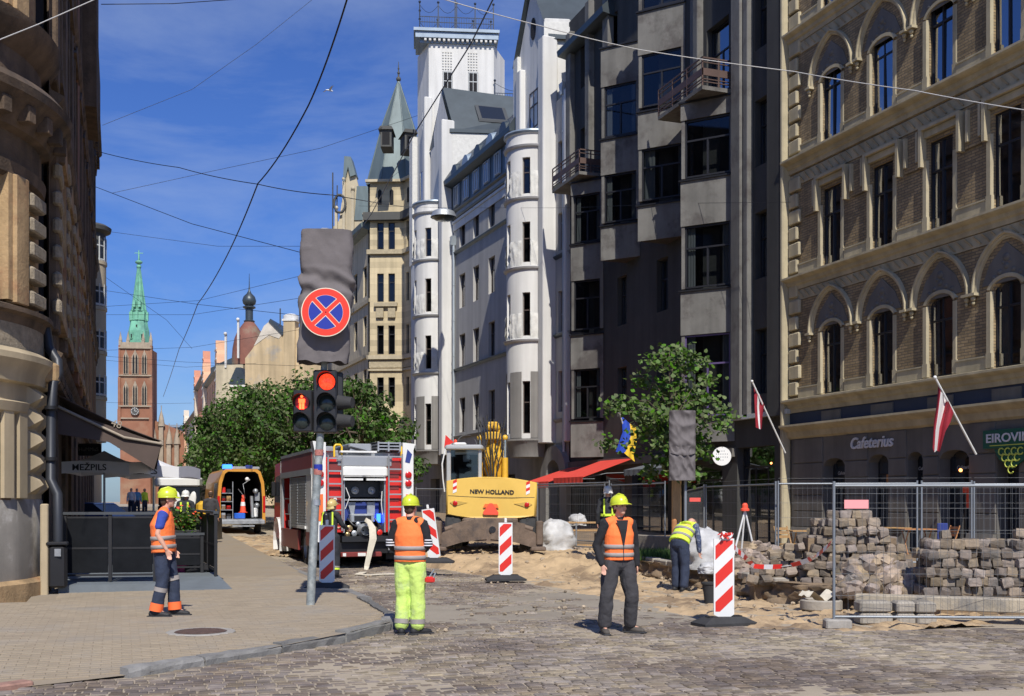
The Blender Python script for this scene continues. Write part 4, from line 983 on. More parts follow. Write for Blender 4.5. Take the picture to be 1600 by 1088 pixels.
# spire: square base broad, straight sides to the finial
cen = FT @ Vector((wT * .72, -2.1, 0)); hw = 2.75
def ringp(h, z, ang0=-TH - R(3)): return [(cen.x + h * math.cos(ang0 + a) * 1.0, cen.y + h * math.sin(ang0 + a), z) for a in [R(22.5 + 45 * k) for k in range(8)]]
m = MB(); R0 = ringp(2.5, zt(282)); R1 = ringp(1.3, zt(185)); R2 = ringp(.06, zt(112))
m.add(R0 + R1 + R2, [(i, (i + 1) % 8, 8 + (i + 1) % 8, 8 + i) for i in range(8)] + [(8 + i, 8 + (i + 1) % 8, 16 + (i + 1) % 8, 16 + i) for i in range(8)]); m.build('spire', W('teal_metal'), bt_)
m = MB()
for i in range(8):
 m.tube([R0[i], R1[i], R2[i]], .05, 4)
m.build('spire_ribs', W('teal_metal'), bt_)
m = MB(); m.tube([(cen.x, cen.y, zt(113)), (cen.x, cen.y, zt(80))], [.09, .02], 6); m.ball((cen.x, cen.y, zt(108)), .2, n=8); m.ball((cen.x, cen.y, zt(98)), .12, n=6); m.ball((cen.x, cen.y, zt(91)), .08, n=6); m.build('finial', W('dark_metal_cornice'), bt_)
for x, dy in ((603, 1.95), (641, 1.2)):
 M = camframe(x, 78.6 if x < 620 else 79.3, 0 if x < 620 else 18); m = MB(M); m.box(-.4, .4, -1.6, 0, zt(252), zt(226)); m.prism([(-.55, zt(227)), (.55, zt(227)), (.4, zt(222)), (-.4, zt(222))], -1.7, .15, 'y'); m.build('dormer', W('dark_metal_cornice'), bt_)
 m = MB(M); m.box(-.27, .27, 0, .02, zt(249), zt(230)); m.build('dormer_opening', W('dark_room'), bt_)
# street wing of the beige house, receding, left of the tower
FTL = frame(*(FT @ Vector((0, -.3, 0)))[:2], R(2)); b = MB(FTL); holes = []
for a in (1.2, 4.2, 7.2, 10.2):
 for z in (5.5, 9.6, 13.7, 17.5): holes.append((a, a + 1.1, z, z + 2.3))
wall(b, 0, 13.5, .5, 22.3, holes, rev=.25); b.build('wing_wall', W('beige_plain'), bt_)
for h in holes: window(bt_, FTL, h[0], h[2], 1.1, 2.3, -.15, 'dark_frame', (.5,), (.66,), .07, cur=False)
m = MB(FTL); m.box(.1, 13.4, -8, -.5, .5, 22.2); m.build('interior', W('dark_room'), bt_)
m = MB(FTL); profile_s(m, [(0, 22.2), (.7, 22.4), (.8, 22.7), (-3, 25), (-3, 22.2)], 0, 13.5); m.build('wing_roof', W('teal_metal'), bt_)
for z in (8.6, 12.7, 16.8):
 m = MB(FTL); m.box(0, 13.5, 0, .15, z, z + .3); m.build('string_course', W('ochre_relief'), bt_)
# ornate gabled house beyond it
D2 = 100.0; og = thing('ornate_gable_house', 'cream house with an ornate scrolled gable and pale teal roof beyond the beige tower', 'building', tuple(gd(550, D2, 1.1)))
FO = camframe(512, D2, -2); k = D2 / FPX
def zo(py): return EYE + (783 - py) * k
m = MB(FO); m.box(0, 70 * k, -6, 0, 1, zo(400)); m.build('wall', W('beige_plain'), og)
m = MB(FO); m.prism([(0, zo(400)), (64 * k, zo(400)), (60 * k, zo(340)), (52 * k, zo(330)), (48 * k, zo(290)), (36 * k, zo(248)), (26 * k, zo(290)), (18 * k, zo(345)), (4 * k, zo(360))], -.4, .0, 'y'); m.build('gable', W('beige_plain'), og)
m = MB(FO); m.prism([(24 * k, zo(300)), (27 * k, zo(246)), (37 * k, zo(247)), (45 * k, zo(275)), (36 * k, zo(278)), (33 * k, zo(262))], -1.2, .3, 'y'); m.prism([(42 * k, zo(345)), (46 * k, zo(292)), (66 * k, zo(292)), (70 * k, zo(345))], -4, .1, 'y'); m.build('teal_roof', W('teal_metal'), og)
for x, y0, y1 in ((12, 365, 330), (24, 345, 285), (38, 350, 300), (56, 395, 340)):
 m = MB(FO); m.box(x * k, (x + 4) * k, 0, .3, zo(400), zo(y1)); m.ball(((x + 2) * k, .15, zo(y1 - 4)), .2, n=8); m.build('gable_pilaster', W('beige_plain'), og)
for x in (10, 30, 48):
 for y in (440, 500, 560, 620): window(og, FO, x * k, zo(y), 9 * k, 30 * k, .03, 'dark_frame', (.5,), (.66,), .08, cur=False)
mat('scroll', (.33, .27, .18), .9, var=.2)
m = MB(FO); m.tube([(20 * k + 9 * k * math.cos(a) * 1.0, .3, zo(320) + 14 * k * math.sin(a)) for a in [math.pi * 2 * i / 14 for i in range(15)]], .12, 5); m.tube([(8 * k, 0, zo(365)), (8 * k, 0, zo(270))], .06, 4); m.tube([(14 * k, 0, zo(365)), (15 * k, 0, zo(290))], .05, 4); m.build('iron_scroll', W('dark_metal_cornice'), og)
for y in (420, 480, 540, 600):
 m = MB(FO); m.box(0, 70 * k, 0, .25, zo(y), zo(y) + .35); m.build('string_course', W('ochre_relief'), og)
# ---------------------------------------------------------------- firewall house with dome
mat('peeling_plaster', (.50, .385, .23), .95, streak=.2, var=.18, vs=.25, bump=.3, bs=4, col2=(.36, .33, .28), c2s=.22, c2lo=.53, c2hi=.62)
mat('raw_white', (.55, .5, .42), .9, var=.2, vs=1)
D3 = 125.0; k = D3 / FPX
fh = thing('firewall_house', 'old house with blank peeling ochre firewall gable above the street trees', 'building', tuple(gd(440, D3, 1.1)))
F3 = camframe(383, D3, -4)
def z3(py): return EYE + (783 - py) * k
m = MB(F3); m.prism([(0, 1), (120 * k, 1), (120 * k, z3(505)), (92 * k, z3(510)), (60 * k, z3(523)), (40 * k, z3(502)), (30 * k, z3(512)), (12 * k, z3(545)), (0, z3(560))], -14, 0, 'y'); m.build('firewall', W('peeling_plaster'), fh)
m = MB(F3); m.prism([(14 * k, z3(541)), (30 * k, z3(510)), (41 * k, z3(501)), (60 * k, z3(522)), (54 * k, z3(530)), (38 * k, z3(524))], 0, .05, 'y'); m.build('patched_plaster', W('raw_white'), fh)
m = MB(F3); m.box(62 * k, 80 * k, -1.5, .3, 10, z3(503)); m.build('chimney_shaft', W('peeling_plaster'), fh)
m = MB(F3); m.box(60 * k, 82 * k, -1.7, .4, z3(503), z3(500)); m.lathe([(.9, z3(500)), (.9, z3(494)), (.5, z3(491)), (.02, z3(490))], 12, (71 * k, -.5, 0)); m.build('chimney_cap', W('white_render'), fh)
m = MB(F3); m.tube([(48 * k, -2, z3(520)), (48 * k, -2, z3(478))], .08, 4); m.build('antenna', W('dark_metal_cornice'), fh)
m = MB(F3); m.prism([(38 * k, z3(503)), (41 * k, z3(499)), (62 * k, z3(521)), (60 * k, z3(525))], -8, .2, 'y'); m.build('roof_edge', W('zinc'), fh)
D4 = 132.0; k4 = D4 / FPX
dm = thing('dome_house', 'pale house with rusty red dome roof and onion topped lantern', 'building', tuple(gd(378, D4, 1.1)))
F4 = camframe(350, D4, -4)
def z4(py): return EYE + (783 - py) * k4
m = MB(F4); m.box(-1, 30 * k4, -12, 0, 1, z4(570)); m.build('wall', W('beige_plain'), dm)
mat('rusty_dome', (.20, .08, .055), .75, var=.3, vs=.5, col2=(.16, .15, .10), c2s=.25)
cx = 28 * k4; m = MB(F4); m.lathe([(r * k4, z4(y)) for r, y in ((27, 568), (27, 556), (26, 540), (23, 524), (18, 512), (11, 502), (7, 497))] + [(.02, z4(496))], 20, (cx, -3, 0)); m.build('dome', W('rusty_dome'), dm)
m = MB(F4); m.lathe([(r * k4, z4(y)) for r, y in ((8, 498), (9, 496), (6, 494), (6, 477), (10, 475), (10, 473), (6, 472), (10, 468), (11, 463), (9, 457), (4, 452), (1.5, 447), (.8, 440), (.3, 420))], 14, (cx, -3, 0)); m.build('lantern', W('zinc'), dm)
m = MB(F4)
for x, y0, y1 in ((3, 575, 522), (23, 560, 500)): m.box((x - 1.5) * k4, (x + 1.5) * k4, -.1, .15, z4(y0), z4(y1)); m.ball((x * k4, .2, z4(y1)), .22, n=8)
m.build('corner_pinnacle', W('white_render'), dm)
FF = frame(*(F4 @ Vector((0, 0, 0)))[:2], R(2));
def gable_tower(par, px, D, wpx, ytop, m1, m2, nm):
 F5 = camframe(px, D, -6); k5 = D / FPX; z5 = lambda y: EYE + (783 - y) * k5
 m = MB(F5); m.box(0, wpx * k5, -4, 0, 1, z5(ytop + 26)); m.build(nm, W(m1), par)
 m = MB(F5); m.prism([(-.3, z5(ytop + 26)), (wpx * k5 + .3, z5(ytop + 26)), (wpx * k5 / 2 + .3, z5(ytop)), (wpx * k5 / 2 - .3, z5(ytop))], -4, .3, 'y'); m.build(nm + '_roof', W(m2), par)
 for y in (ytop + 70, ytop + 120):
  m = MB(F5); m.box(wpx * k5 * .35, wpx * k5 * .65, 0, .03, z5(y), z5(y - 26)); m.build('window', W('dark_room'), par)
 m = MB(F5); m.box(-.1, wpx * k5 + .1, 0, .25, z5(ytop + 30), z5(ytop + 27)); m.build('cornice', W('white_render'), par)
gable_tower(dm, 362, 128, 24, 575, 'beige_plain', 'zinc', 'turret')
gable_tower(dm, 345, 140, 17, 592, 'beige_plain', 'zinc', 'turret')
mat('pink_plaster', (.55, .24, .15), .85, var=.12, vs=.6); mat('salmon', (.62, .36, .22), .85, var=.1, vs=.6); mat('pale_cream', (.60, .52, .42), .85, var=.08)
def farhouse(nm, label, px0, D0, px1, D1_, yt, m1, m2, gy, floors=4):
 A, B_ = gd(px0, D0), gd(px1, D1_); d = (B_ - A); L = d.length; a = math.atan2(-d.x, d.y)
 t = thing(nm, label, 'building', (A.x, A.y, 1.1)); F5 = frame(A.x, A.y, a); zt_ = EYE + (783 - yt) / FPX * D0
 b = MB(F5); holes = []; n = max(3, int(L / 3.4))
 for i in range(n):
  for z in range(floors): holes.append((.8 + i * (L - 1) / n, .8 + i * (L - 1) / n + 1.3, 5 + z * 4, 7.4 + z * 4))
 wall(b, 0, L, 1, zt_, [h for h in holes if h[3] < zt_ - .5], rev=.3); b.build('facade', W(m1), t)
 for h in holes:
  if h[3] < zt_ - .5: window(t, F5, h[0], h[2], 1.3, 2.4, -.2, 'dark_frame', (.5,), (.66,), .08, cur=False)
 m = MB(F5); m.box(.1, L - .1, -9, -.5, 1, zt_ - .1); m.build('interior', W('dark_room'), t)
 m = MB(F5); m.box(-.05, 0, -9, 0, 1, zt_); m.build('side_wall', W(m1), t)
 m = MB(F5); profile_s(m, [(0, zt_ - .6), (.6, zt_ - .3), (.7, zt_), (-4, zt_ + 2.2), (-9, zt_), (-9, zt_ - .6)], -.1, L); m.build('roof', W('zinc'), t)
 for i in range(gy):
  s = 1 + i * (L - 3) / max(1, gy - 1) if gy > 1 else L / 2; w = 2.4; z0 = zt_
  m = MB(F5); m.box(s - .2, s + w + .2, -.6, .55, 6, z0 + .5); m.build('bay', W(m2), t)
  m = MB(F5); m.prism([(s - .4, z0 + .3), (s + w + .4, z0 + .3), (s + w, z0 + 1.6), (s + w * .7, z0 + 2.2), (s + w * .6, z0 + 3.6), (s + w * .4, z0 + 3.6), (s + w * .3, z0 + 2.2), (s, z0 + 1.6)], -.6, .6, 'y'); m.build('stepped_gable', W(m1), t)
  m = MB(F5)
  for q in range(4): m.box(s - .3, s + w + .3, .6, .68, z0 - 2 + q * 1.4, z0 - 1.75 + q * 1.4)
  m.build('white_band', W('white_render'), t)
 return t
farhouse('salmon_house', 'salmon and cream street house with scrolled gables beside the dome house', 346, 150, 322, 178, 570, 'salmon', 'pale_cream', 2)
farhouse('red_gabled_house', 'narrow red and white striped house with tall stepped gables down the street', 324, 182, 308, 212, 580, 'pink_plaster', 'pale_cream', 2)
farhouse('cream_house', 'pale cream house lower than its red gabled neighbour at the far street end', 310, 216, 291, 262, 640, 'pale_cream', 'salmon', 2, 4)
# ---------------------------------------------------------------- church
ch = thing('church', 'red brick gothic church tower with a slim green copper spire and clock', 'church', tuple(gd(212, 258, 1.1)))
D5 = 258.0; k = D5 / FPX; F6 = camframe(211.5, D5, 6); z6 = lambda y: EYE + (783 - y) * k
mat('church_brick', (.27, .12, .07), .9, var=.2, vs=.3, col2=(.26, .16, .10), c2s=.15); mat('church_stone', (.33, .27, .2), .9, var=.25, vs=.6)
mat('copper_green', (.16, .42, .29), .7, var=.18, vs=.35, col2=(.10, .26, .20), c2s=.3)
h = 23 * k
m = MB(F6); m.box(-h, h, -2 * h, 0, 1, z6(545)); m.build('tower', W('church_brick'), ch)
m = MB(F6)
for x in (-1, 1):
 for i, (y0, y1, w) in enumerate(((700, 640, 5), (640, 590, 4), (590, 540, 3))): m.box(x * h - w * k * .5 + x * k, x * h + w * k * .5 + x * k, -1, (3.2 - i) * k, z6(y0), z6(y1))
m.build('buttress', W('church_brick'), ch)
m = MB(F6)
for y in (545, 588, 636, 655): m.box(-h - .3, h + .3, -.5, .4, z6(y), z6(y - 2))
m.build('stone_band', W('church_stone'), ch)
for x in (-14, 0, 14):
 for (y0, y1, w) in ((585, 552, 5 if x == 0 else 4), (634, 600, 4)):
  m = MB(F6); m.prism([((x - w) * k, z6(y0)), ((x + w) * k, z6(y0)), ((x + w) * k, z6(y1 + 6)), (x * k, z6(y1 - 5)), ((x - w) * k, z6(y1 + 6))], 0, .35, 'y'); m.build('window_frame', W('church_stone'), ch)
  for dx in (-.45, .45):
   m = MB(F6); c = x + dx * w; q = w * .3; m.prism([((c - q) * k, z6(y0 - 1)), ((c + q) * k, z6(y0 - 1)), ((c + q) * k, z6(y1 + 8)), (c * k, z6(y1 + 2)), ((c - q) * k, z6(y1 + 8))], .36, .42, 'y'); m.build('lancet', W('dark_room'), ch)
q = MB(F6 @ Matrix.Translation((0, .4, z6(643))) @ Matrix.Rotation(R(-90), 4, 'X')); q.lathe([(6.5 * k, 0), (6.5 * k, .12), (.02, .12)], 24); q.build('clock_face', W('dark_metal_cornice'), ch)
m = MB(F6)
for i in range(12):
 a = R(30 * i); x, z = 5.2 * k * math.sin(a), 5.2 * k * math.cos(a); m.box(x - .09, x + .09, .55, .6, z6(643) + z - .09, z6(643) + z + .09)
m.box(-.05, .05, .55, .6, z6(643), z6(639)); m.box(0, .5, .55, .6, z6(643) - .05, z6(643) + .05); m.build('clock_hands', W('white_render'), ch)
for x in (-h, -h / 2, h / 2, h):
 m = MB(F6); m.box(x - .35, x + .35, -.6, .1, z6(545), z6(532)); m.lathe([(.45, z6(532)), (.02, z6(518))], 6, (x, -.25, 0)); m.build('pinnacle', W('church_stone'), ch)
m = MB(F6); m.box(-h, h, -.4, 0, z6(545), z6(535)); m.build('parapet', W('church_stone'), ch)
m = MB(F6); pr = [(17, 545), (16.3, 515), (12.5, 498), (11, 482), (6, 448), (2.0, 415)]; m.lathe([(r * k, z6(y)) for r, y in pr], 8, (0, -h, 0), smooth=False); m.build('spire', W('copper_green'), ch)
m = MB(F6)
for y, r in ((498, 14), (483, 13)): m.lathe([(r * k, z6(y)), (r * k, z6(y - 2))], 8, (0, -h, 0), smooth=False)
for i in range(8):
 a = R(45 * i); m.box(13 * k * math.cos(a) - .25, 13 * k * math.cos(a) + .25, -h + 13 * k * math.sin(a) - .25, -h + 13 * k * math.sin(a) + .25, z6(498), z6(484))
 m.tube([(pr[0][0] * k * math.cos(a), -h + pr[0][0] * k * math.sin(a), z6(545)), (11 * k * math.cos(a), -h + 11 * k * math.sin(a), z6(482)), (2 * k * math.cos(a), -h + 2 * k * math.sin(a), z6(415))], .14, 4)
m.build('spire_gallery', W('copper_green'), ch)
m = MB(F6)
for x, y in ((-8, 520), (8, 520), (0, 505), (-4, 470), (4, 470)):
 m.prism([((x - 2) * k, z6(y + 8)), ((x + 2) * k, z6(y + 8)), ((x + 2) * k, z6(y)), (x * k, z6(y - 5)), ((x - 2) * k, z6(y))], -h + 8 * k, -h + 15 * k, 'y')
m.build('lucarne', W('copper_green'), ch)
m = MB(F6)
for x, y in ((-8, 520), (8, 520), (0, 505)): m.box((x - 1) * k, (x + 1) * k, -h + 15.0 * k, -h + 15.1 * k, z6(y + 7), z6(y + 1))
m.build('lucarne_opening', W('dark_room'), ch)
m = MB(F6); m.tube([(0, -h, z6(416)), (0, -h, z6(386))], [.35, .12], 6); m.ball((0, -h, z6(405)), .9, .9, .5, 8); m.ball((0, -h, z6(412)), .6, n=8); m.box(-1.0, 1.0, -h - .1, -h + .1, z6(391), z6(390)); m.build('cross', W('copper_green'), ch)
m = MB(F6); m.prism([(h, 1), (20, 1), (20, z6(700)), (h, z6(655))], -14, -3, 'y'); m.build('nave', W('church_brick'), ch)
for x, y in ((36, 640), (24, 665), (48, 668), (60, 668)):
 m = MB(F6); m.box(x * k - .5, x * k + .5, -3, -2, 1, z6(y + 25)); m.lathe([(.9, z6(y + 25)), (.5, z6(y + 10)), (.1, z6(y)), (.1, z6(y - 8))], 6, (x * k, -2.5, 0)); m.build('pinnacle', W('church_stone'), ch)
gb = thing('grey_block', 'low grey modern block at the street end beside the church', 'building', tuple(gd(272, 300, 1.1)))
m = MB(camframe(250, 300, 0)); q = 300 / FPX; m.box(0, 46 * q, -10, 0, 1, EYE + 115 * q); m.build('wall', W('zinc'), gb); m = MB(camframe(250, 300, 0)); m.box(-.2, 47 * q, -10, .3, EYE + 115 * q, EYE + 119 * q); m.build('roof_edge', W('zinc_blue'), gb)
# ---------------------------------------------------------------- left side: round bay building
rbh = thing('round_bay_house', 'beige house with stacked round glazed bays under a flat dark cap', 'building', tuple(gd(150, 66, .7)))
q = MB(); cc = gd(139, 66); rr_ = 31 * 66 / FPX * .80
mat('bay_beige', (.42, .36, .26), .85, var=.1)
q = MB()
zs = lambda y: EYE + (783 - y) / FPX * 65.0
for (a, c) in ((417, 445), (508, 540), (583, 620), (672, 700), (402, 360)):
 pass
for i, (yb, yt) in enumerate(((700, 648), (585 + 33, 562 + 16), (540, 508 - 16 + 16), (447, 404))):
 pass
flrs = [(404, 370), (475, 444), (545, 516), (617, 588)]          # window bands (bottom y, top y)
n = 28
for i, (yb, yt_) in enumerate(flrs):
 m = MB(); m.lathe([(rr_ * .99, zs(yb)), (rr_ * .99, zs(yt_ - 8 if i else 360))], n, (cc.x, cc.y, 0)); m.build('bay_glass', W('dark_glass_solid'), rbh)
 m = MB()
 for k_ in range(14):
  a = 2 * math.pi * k_ / 14; p = (cc.x + rr_ * 1.0 * math.cos(a), cc.y + rr_ * math.sin(a)); m.tube([(*p, zs(yb)), (*p, zs(yt_ - 4))], .05, 4)
 m.lathe([(rr_ * 1.02, zs(yb)), (rr_ * 1.04, zs(yb) + .1), (rr_ * 1.0, zs(yb) + .14)], n, (cc.x, cc.y, 0)); m.lathe([(rr_ * 1.01, zs((yb + yt_) / 2 - 6)), (rr_ * 1.01, zs((yb + yt_) / 2 - 8))], n, (cc.x, cc.y, 0)); m.build('window_frame', W('white_frame'), rbh)
for (a, c) in ((445, 404), (516, 476), (588, 546), (690, 618)):
 m = MB(); m.lathe([(.1, zs(a)), (rr_ * 1.02, zs(a)), (rr_ * 1.02, zs(c) - .25), (rr_ * 1.08, zs(c) - .2), (rr_ * 1.08, zs(c)), (.1, zs(c))], n, (cc.x, cc.y, 0)); m.build('spandrel', W('bay_beige'), rbh)
m = MB(); m.lathe([(.1, zs(372)), (rr_ * 1.0, zs(372)), (rr_ * 1.0, zs(360)), (rr_ * 1.3, zs(356)), (rr_ * 1.35, zs(350)), (rr_ * 1.1, zs(346)), (.1, zs(344))], n, (cc.x, cc.y, 0)); m.build('cap', W('dark_metal_cornice'), rbh)
m = MB(); x1 = -1.4; m.box(-14, x1, 60.2, 100, .7, zs(360)); m.build('wall', W('bay_beige'), rbh)
# ---------------------------------------------------------------- left corner building
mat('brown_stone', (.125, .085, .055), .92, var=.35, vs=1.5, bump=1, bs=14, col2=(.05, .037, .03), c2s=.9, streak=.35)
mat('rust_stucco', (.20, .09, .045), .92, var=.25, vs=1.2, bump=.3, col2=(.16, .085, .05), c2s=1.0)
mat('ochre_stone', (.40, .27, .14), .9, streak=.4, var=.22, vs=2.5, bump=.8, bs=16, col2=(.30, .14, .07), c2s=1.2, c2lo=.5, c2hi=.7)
mat('beige_paint', (.42, .34, .22), .85, streak=.25, var=.12, vs=1.5, bump=.15)
mat('grey_plinth', (.26, .24, .21), .85, streak=.3, var=.15, vs=2, bump=.2, col2=(.45, .43, .40), c2s=1)
mat('rock_face', (.30, .25, .18), .95, var=.3, vs=9, bump=1.5, bs=22)
cb = thing('corner_building', 'ornate old brown corner building with round corner oriel, heavy cornices and peeling plaster', 'building', (-3, 24, .12))
XW = -1.2
FL = Matrix(((0, 1, 0, XW), (1, 0, 0, 21.5), (0, 0, 1, 0), (0, 0, 0, 1)))    # x away, y out (+X)  (mirrored, fine for boxes)
b = MB(FL); holes = [(1.6 + i * 3.4, 2.9 + i * 3.4, z, z + 2.5) for i in range(10) for z in (5.6, 10.2, 14.7)]
gh = [(1.2 + i * 3.4, 3.0 + i * 3.4, .6, 3.6) for i in range(10)]
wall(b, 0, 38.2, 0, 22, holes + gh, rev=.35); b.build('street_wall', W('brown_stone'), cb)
m = MB(FL); m.box(.1, 38, -7, -.6, 0, 21.5); m.box(.1, .2, -.6, -.1, 0, 21); m.build('interior', W('dark_room'), cb)
m = MB(); m.box(XW - 12, XW, 59.6, 59.7, 0, 22); m.build('party_wall', W('brown_stone'), cb)
for h in holes + gh:
 o = put('window', wmesh(h[1] - h[0], h[3] - h[2], .07, (.5,), (.66,), 'brown_frame'), cb, M=FL @ Matrix.Translation((h[0], -.25, h[2])))
 p = bpy.data.objects.new('pane', pmesh(h[1] - h[0], h[3] - h[2], 'dark_glass')); COL.objects.link(p); p.parent = o
for h in holes:
 m = MB(FL); m.box(h[0] - .35, h[0] - .02, 0, .16, h[2] - .2, h[3] + .2); m.box(h[1] + .02, h[1] + .35, 0, .16, h[2] - .2, h[3] + .2)
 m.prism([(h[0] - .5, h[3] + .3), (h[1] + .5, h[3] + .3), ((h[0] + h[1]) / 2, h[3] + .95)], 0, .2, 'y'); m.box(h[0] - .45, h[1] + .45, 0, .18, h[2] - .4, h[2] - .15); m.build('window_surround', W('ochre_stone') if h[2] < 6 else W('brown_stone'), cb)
for i in range(11):
 s = .25 + i * 3.4
 m = MB(FL); m.bevbox(s, s + .75, -.05, .15, 4.9, 9.0, .04); m.bevbox(s, s + .75, -.05, .14, 9.5, 13.4, .04); m.bevbox(s, s + .75, -.05, .13, 14, 19.4, .04); m.build('pilaster', W('rust_stucco' if i in (3, 4, 7) else 'brown_stone'), cb)
 for z in [5.2 + .5 * q for q in range(8)]:
  if i < 5: m = MB(FL); m.bevbox(s - .1, s + .85, .05, .21, z, z + .28, .05); m.build('rusticated_block', W('rock_face'), cb)
for z, d, h_ in ((4.45, .2, .45), (9.15, .22, .5), (13.6, .2, .45), (19.5, .34, 1.1)):
 m = MB(FL); profile_s(m, [(0, z - h_), (.12, z - h_), (.16, z - h_ * .6), (d * .55, z - h_ * .5), (d * .7, z - .15), (d, z - .08), (d + .04, z), (0, z + .12)], 0, 38.2); m.build('cornice', W('brown_stone'), cb)
 for i in range(100):
  m_ = WC.setdefault(('dent', z), MB(FL).box(0, .2, .1, d * .82, z - h_ * .85, z - h_ * .45).mesh('dentil', W('brown_stone')))
  if i < 84: put('dentil', m_, cb, M=Matrix.Translation((0, i * .45, 0)))
m = MB(FL); m.box(9.8, 11.0, 0, .17, 4.9, 19); m.build('projecting_bay', W('rust_stucco'), cb)
m = MB(FL); m.box(14.4, 17.8, 0, .55, 13.9, 22); m.build('projecting_bay', W('brown_stone'), cb)
m = MB(FL); m.box(-.0, 14, -6, .6, 20.0, 20.4); m.box(14, 38.2, -6, .36, 19.6, 20.0); m.box(0, 38, -6, .3, 20.4, 23); m.build('attic', W('brown_stone'), cb)
for i in range(24):
 m = MB(FL); s = .2 + i * .85; m.box(s, s + .3, .1, .55 if s < 14 else .34, 19.3, 20.0); m.build('console_bracket', W('brown_stone'), cb)
# round corner oriel
TC = (-4.22, 21.35, 0); RT = 2.9
def apx(px):
 best = min(range(-700, 60), key=lambda k: abs((lambda x, y: 800 + FPX * (x * CT - y * ST) / (x * ST + y * CT))(TC[0] + RT * math.cos(R(k / 10)), TC[1] + RT * math.sin(R(k / 10))) - px)); return best / 10
AJ, AP, AB = apx(16), apx(27), apx(50); A0, A1 = R(-130), R(20)
def cyl(pr, m, nm, a0=A0, a1=A1, n=40): q = MB(); q.lathe([(r, z) for r, z in pr], n, TC, True, a0, a1); return q.build(nm, W(m), cb)
cyl([(RT + .18, 0), (RT + .18, .36), (RT + .1, .42), (RT, .42)], 'ochre_stone', 'base_course')
cyl([(RT + .02, .42), (RT + .02, 1.75), (RT, 1.78)], 'grey_plinth', 'painted_plinth')
cyl([(RT, 1.75), (RT, 3.75)], 'beige_paint', 'ground_wall')
cyl([(RT, 3.72), (RT + .12, 3.75), (RT + .14, 3.9), (RT + .2, 4.02), (RT + .26, 4.1), (RT + .26, 4.2), (RT + .1, 4.3)], 'beige_paint', 'cornice')
cyl([(RT + .05, 4.3), (RT + .05, 4.75)], 'rock_face', 'rock_band')
cyl([(RT + .05, 4.72), (RT + .07, 4.76), (RT + .1, 4.86), (RT + .2, 4.9), (RT + .2, 4.98), (RT, 5.04)], 'brown_stone', 'sill_cornice')
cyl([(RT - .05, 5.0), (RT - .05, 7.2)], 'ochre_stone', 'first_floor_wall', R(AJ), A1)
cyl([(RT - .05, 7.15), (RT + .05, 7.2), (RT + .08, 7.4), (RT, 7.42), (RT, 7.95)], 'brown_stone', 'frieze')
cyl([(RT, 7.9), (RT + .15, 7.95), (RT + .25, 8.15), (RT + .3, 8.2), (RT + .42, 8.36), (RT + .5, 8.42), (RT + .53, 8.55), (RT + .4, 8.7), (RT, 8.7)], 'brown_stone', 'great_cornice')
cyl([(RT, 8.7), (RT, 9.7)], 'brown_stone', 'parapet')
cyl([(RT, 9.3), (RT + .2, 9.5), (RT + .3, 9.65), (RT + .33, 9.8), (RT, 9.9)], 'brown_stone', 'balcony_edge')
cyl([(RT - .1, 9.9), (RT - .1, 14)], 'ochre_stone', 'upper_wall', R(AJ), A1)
cyl([(RT - .5, 4.9), (RT - .5, 14)], 'dark_room', 'oriel_interior')
for k in range(12):
 a = R(-100 + k * 10); m = MB(Matrix.Translation(TC) @ Matrix.Rotation(a, 4, 'Z')); m.bevbox(RT + .2, RT + .42, -.1, .1, 8.02, 8.3, .02); m.build('modillion', W('brown_stone'), cb)
def cpos(a, r, z): return Vector((TC[0] + r * math.cos(a), TC[1] + r * math.sin(a), z))
for z0, z1 in ((5.1, 7.1), (10.0, 12.4)):   # window beside the lit pier
 m = MB(Matrix.Translation(TC) @ Matrix.Rotation(R(AJ - 3), 4, 'Z')); m.box(RT - .35, RT - .28, -.9, .0, z0, z1); m.box(RT - .3, RT - .22, -.08, .0, z0, z1); m.box(RT - .3, RT - .22, -.9, .0, z0 + 1.3, z0 + 1.38); m.build('oriel_window', W('dark_frame'), cb)
 m = MB(Matrix.Translation(TC) @ Matrix.Rotation(R(AJ), 4, 'Z')); m.box(RT - .35, RT + .05, -.12, .06, z0, z1 + .1); m.build('window_jamb', W('ochre_stone'), cb)
 m = MB(Matrix.Translation(TC) @ Matrix.Rotation(R(AP), 4, 'Z')); m.bevbox(RT - .1, RT + .1, -.2, .22, z0 - .05, z1 + .12, .03); m.build('pier', W('ochre_stone'), cb)
for i in range(5):
 m = MB(Matrix.Translation(TC) @ Matrix.Rotation(R(AB), 4, 'Z')); m.bevbox(RT - .1, RT + .14, -.32, .34, 5.1 + i * .42, 5.1 + i * .42 + .25, .04); m.build('rusticated_block', W('rock_face'), cb)
for a in (AB, AB + 11):
 for i in range(5):
  M = Matrix.Translation(TC) @ Matrix.Rotation(R(a), 4, 'Z'); m = MB(M); z = 1.85 + i * .38
  m.add([(RT - .02, -.24, z), (RT - .02, .24, z), (RT - .02, .24, z + .37), (RT - .02, -.24, z + .37), (RT + .2, 0, z + .185)], [(0, 1, 4), (1, 2, 4), (2, 3, 4), (3, 0, 4)]); m.build('diamond_block', W('beige_paint'), cb)
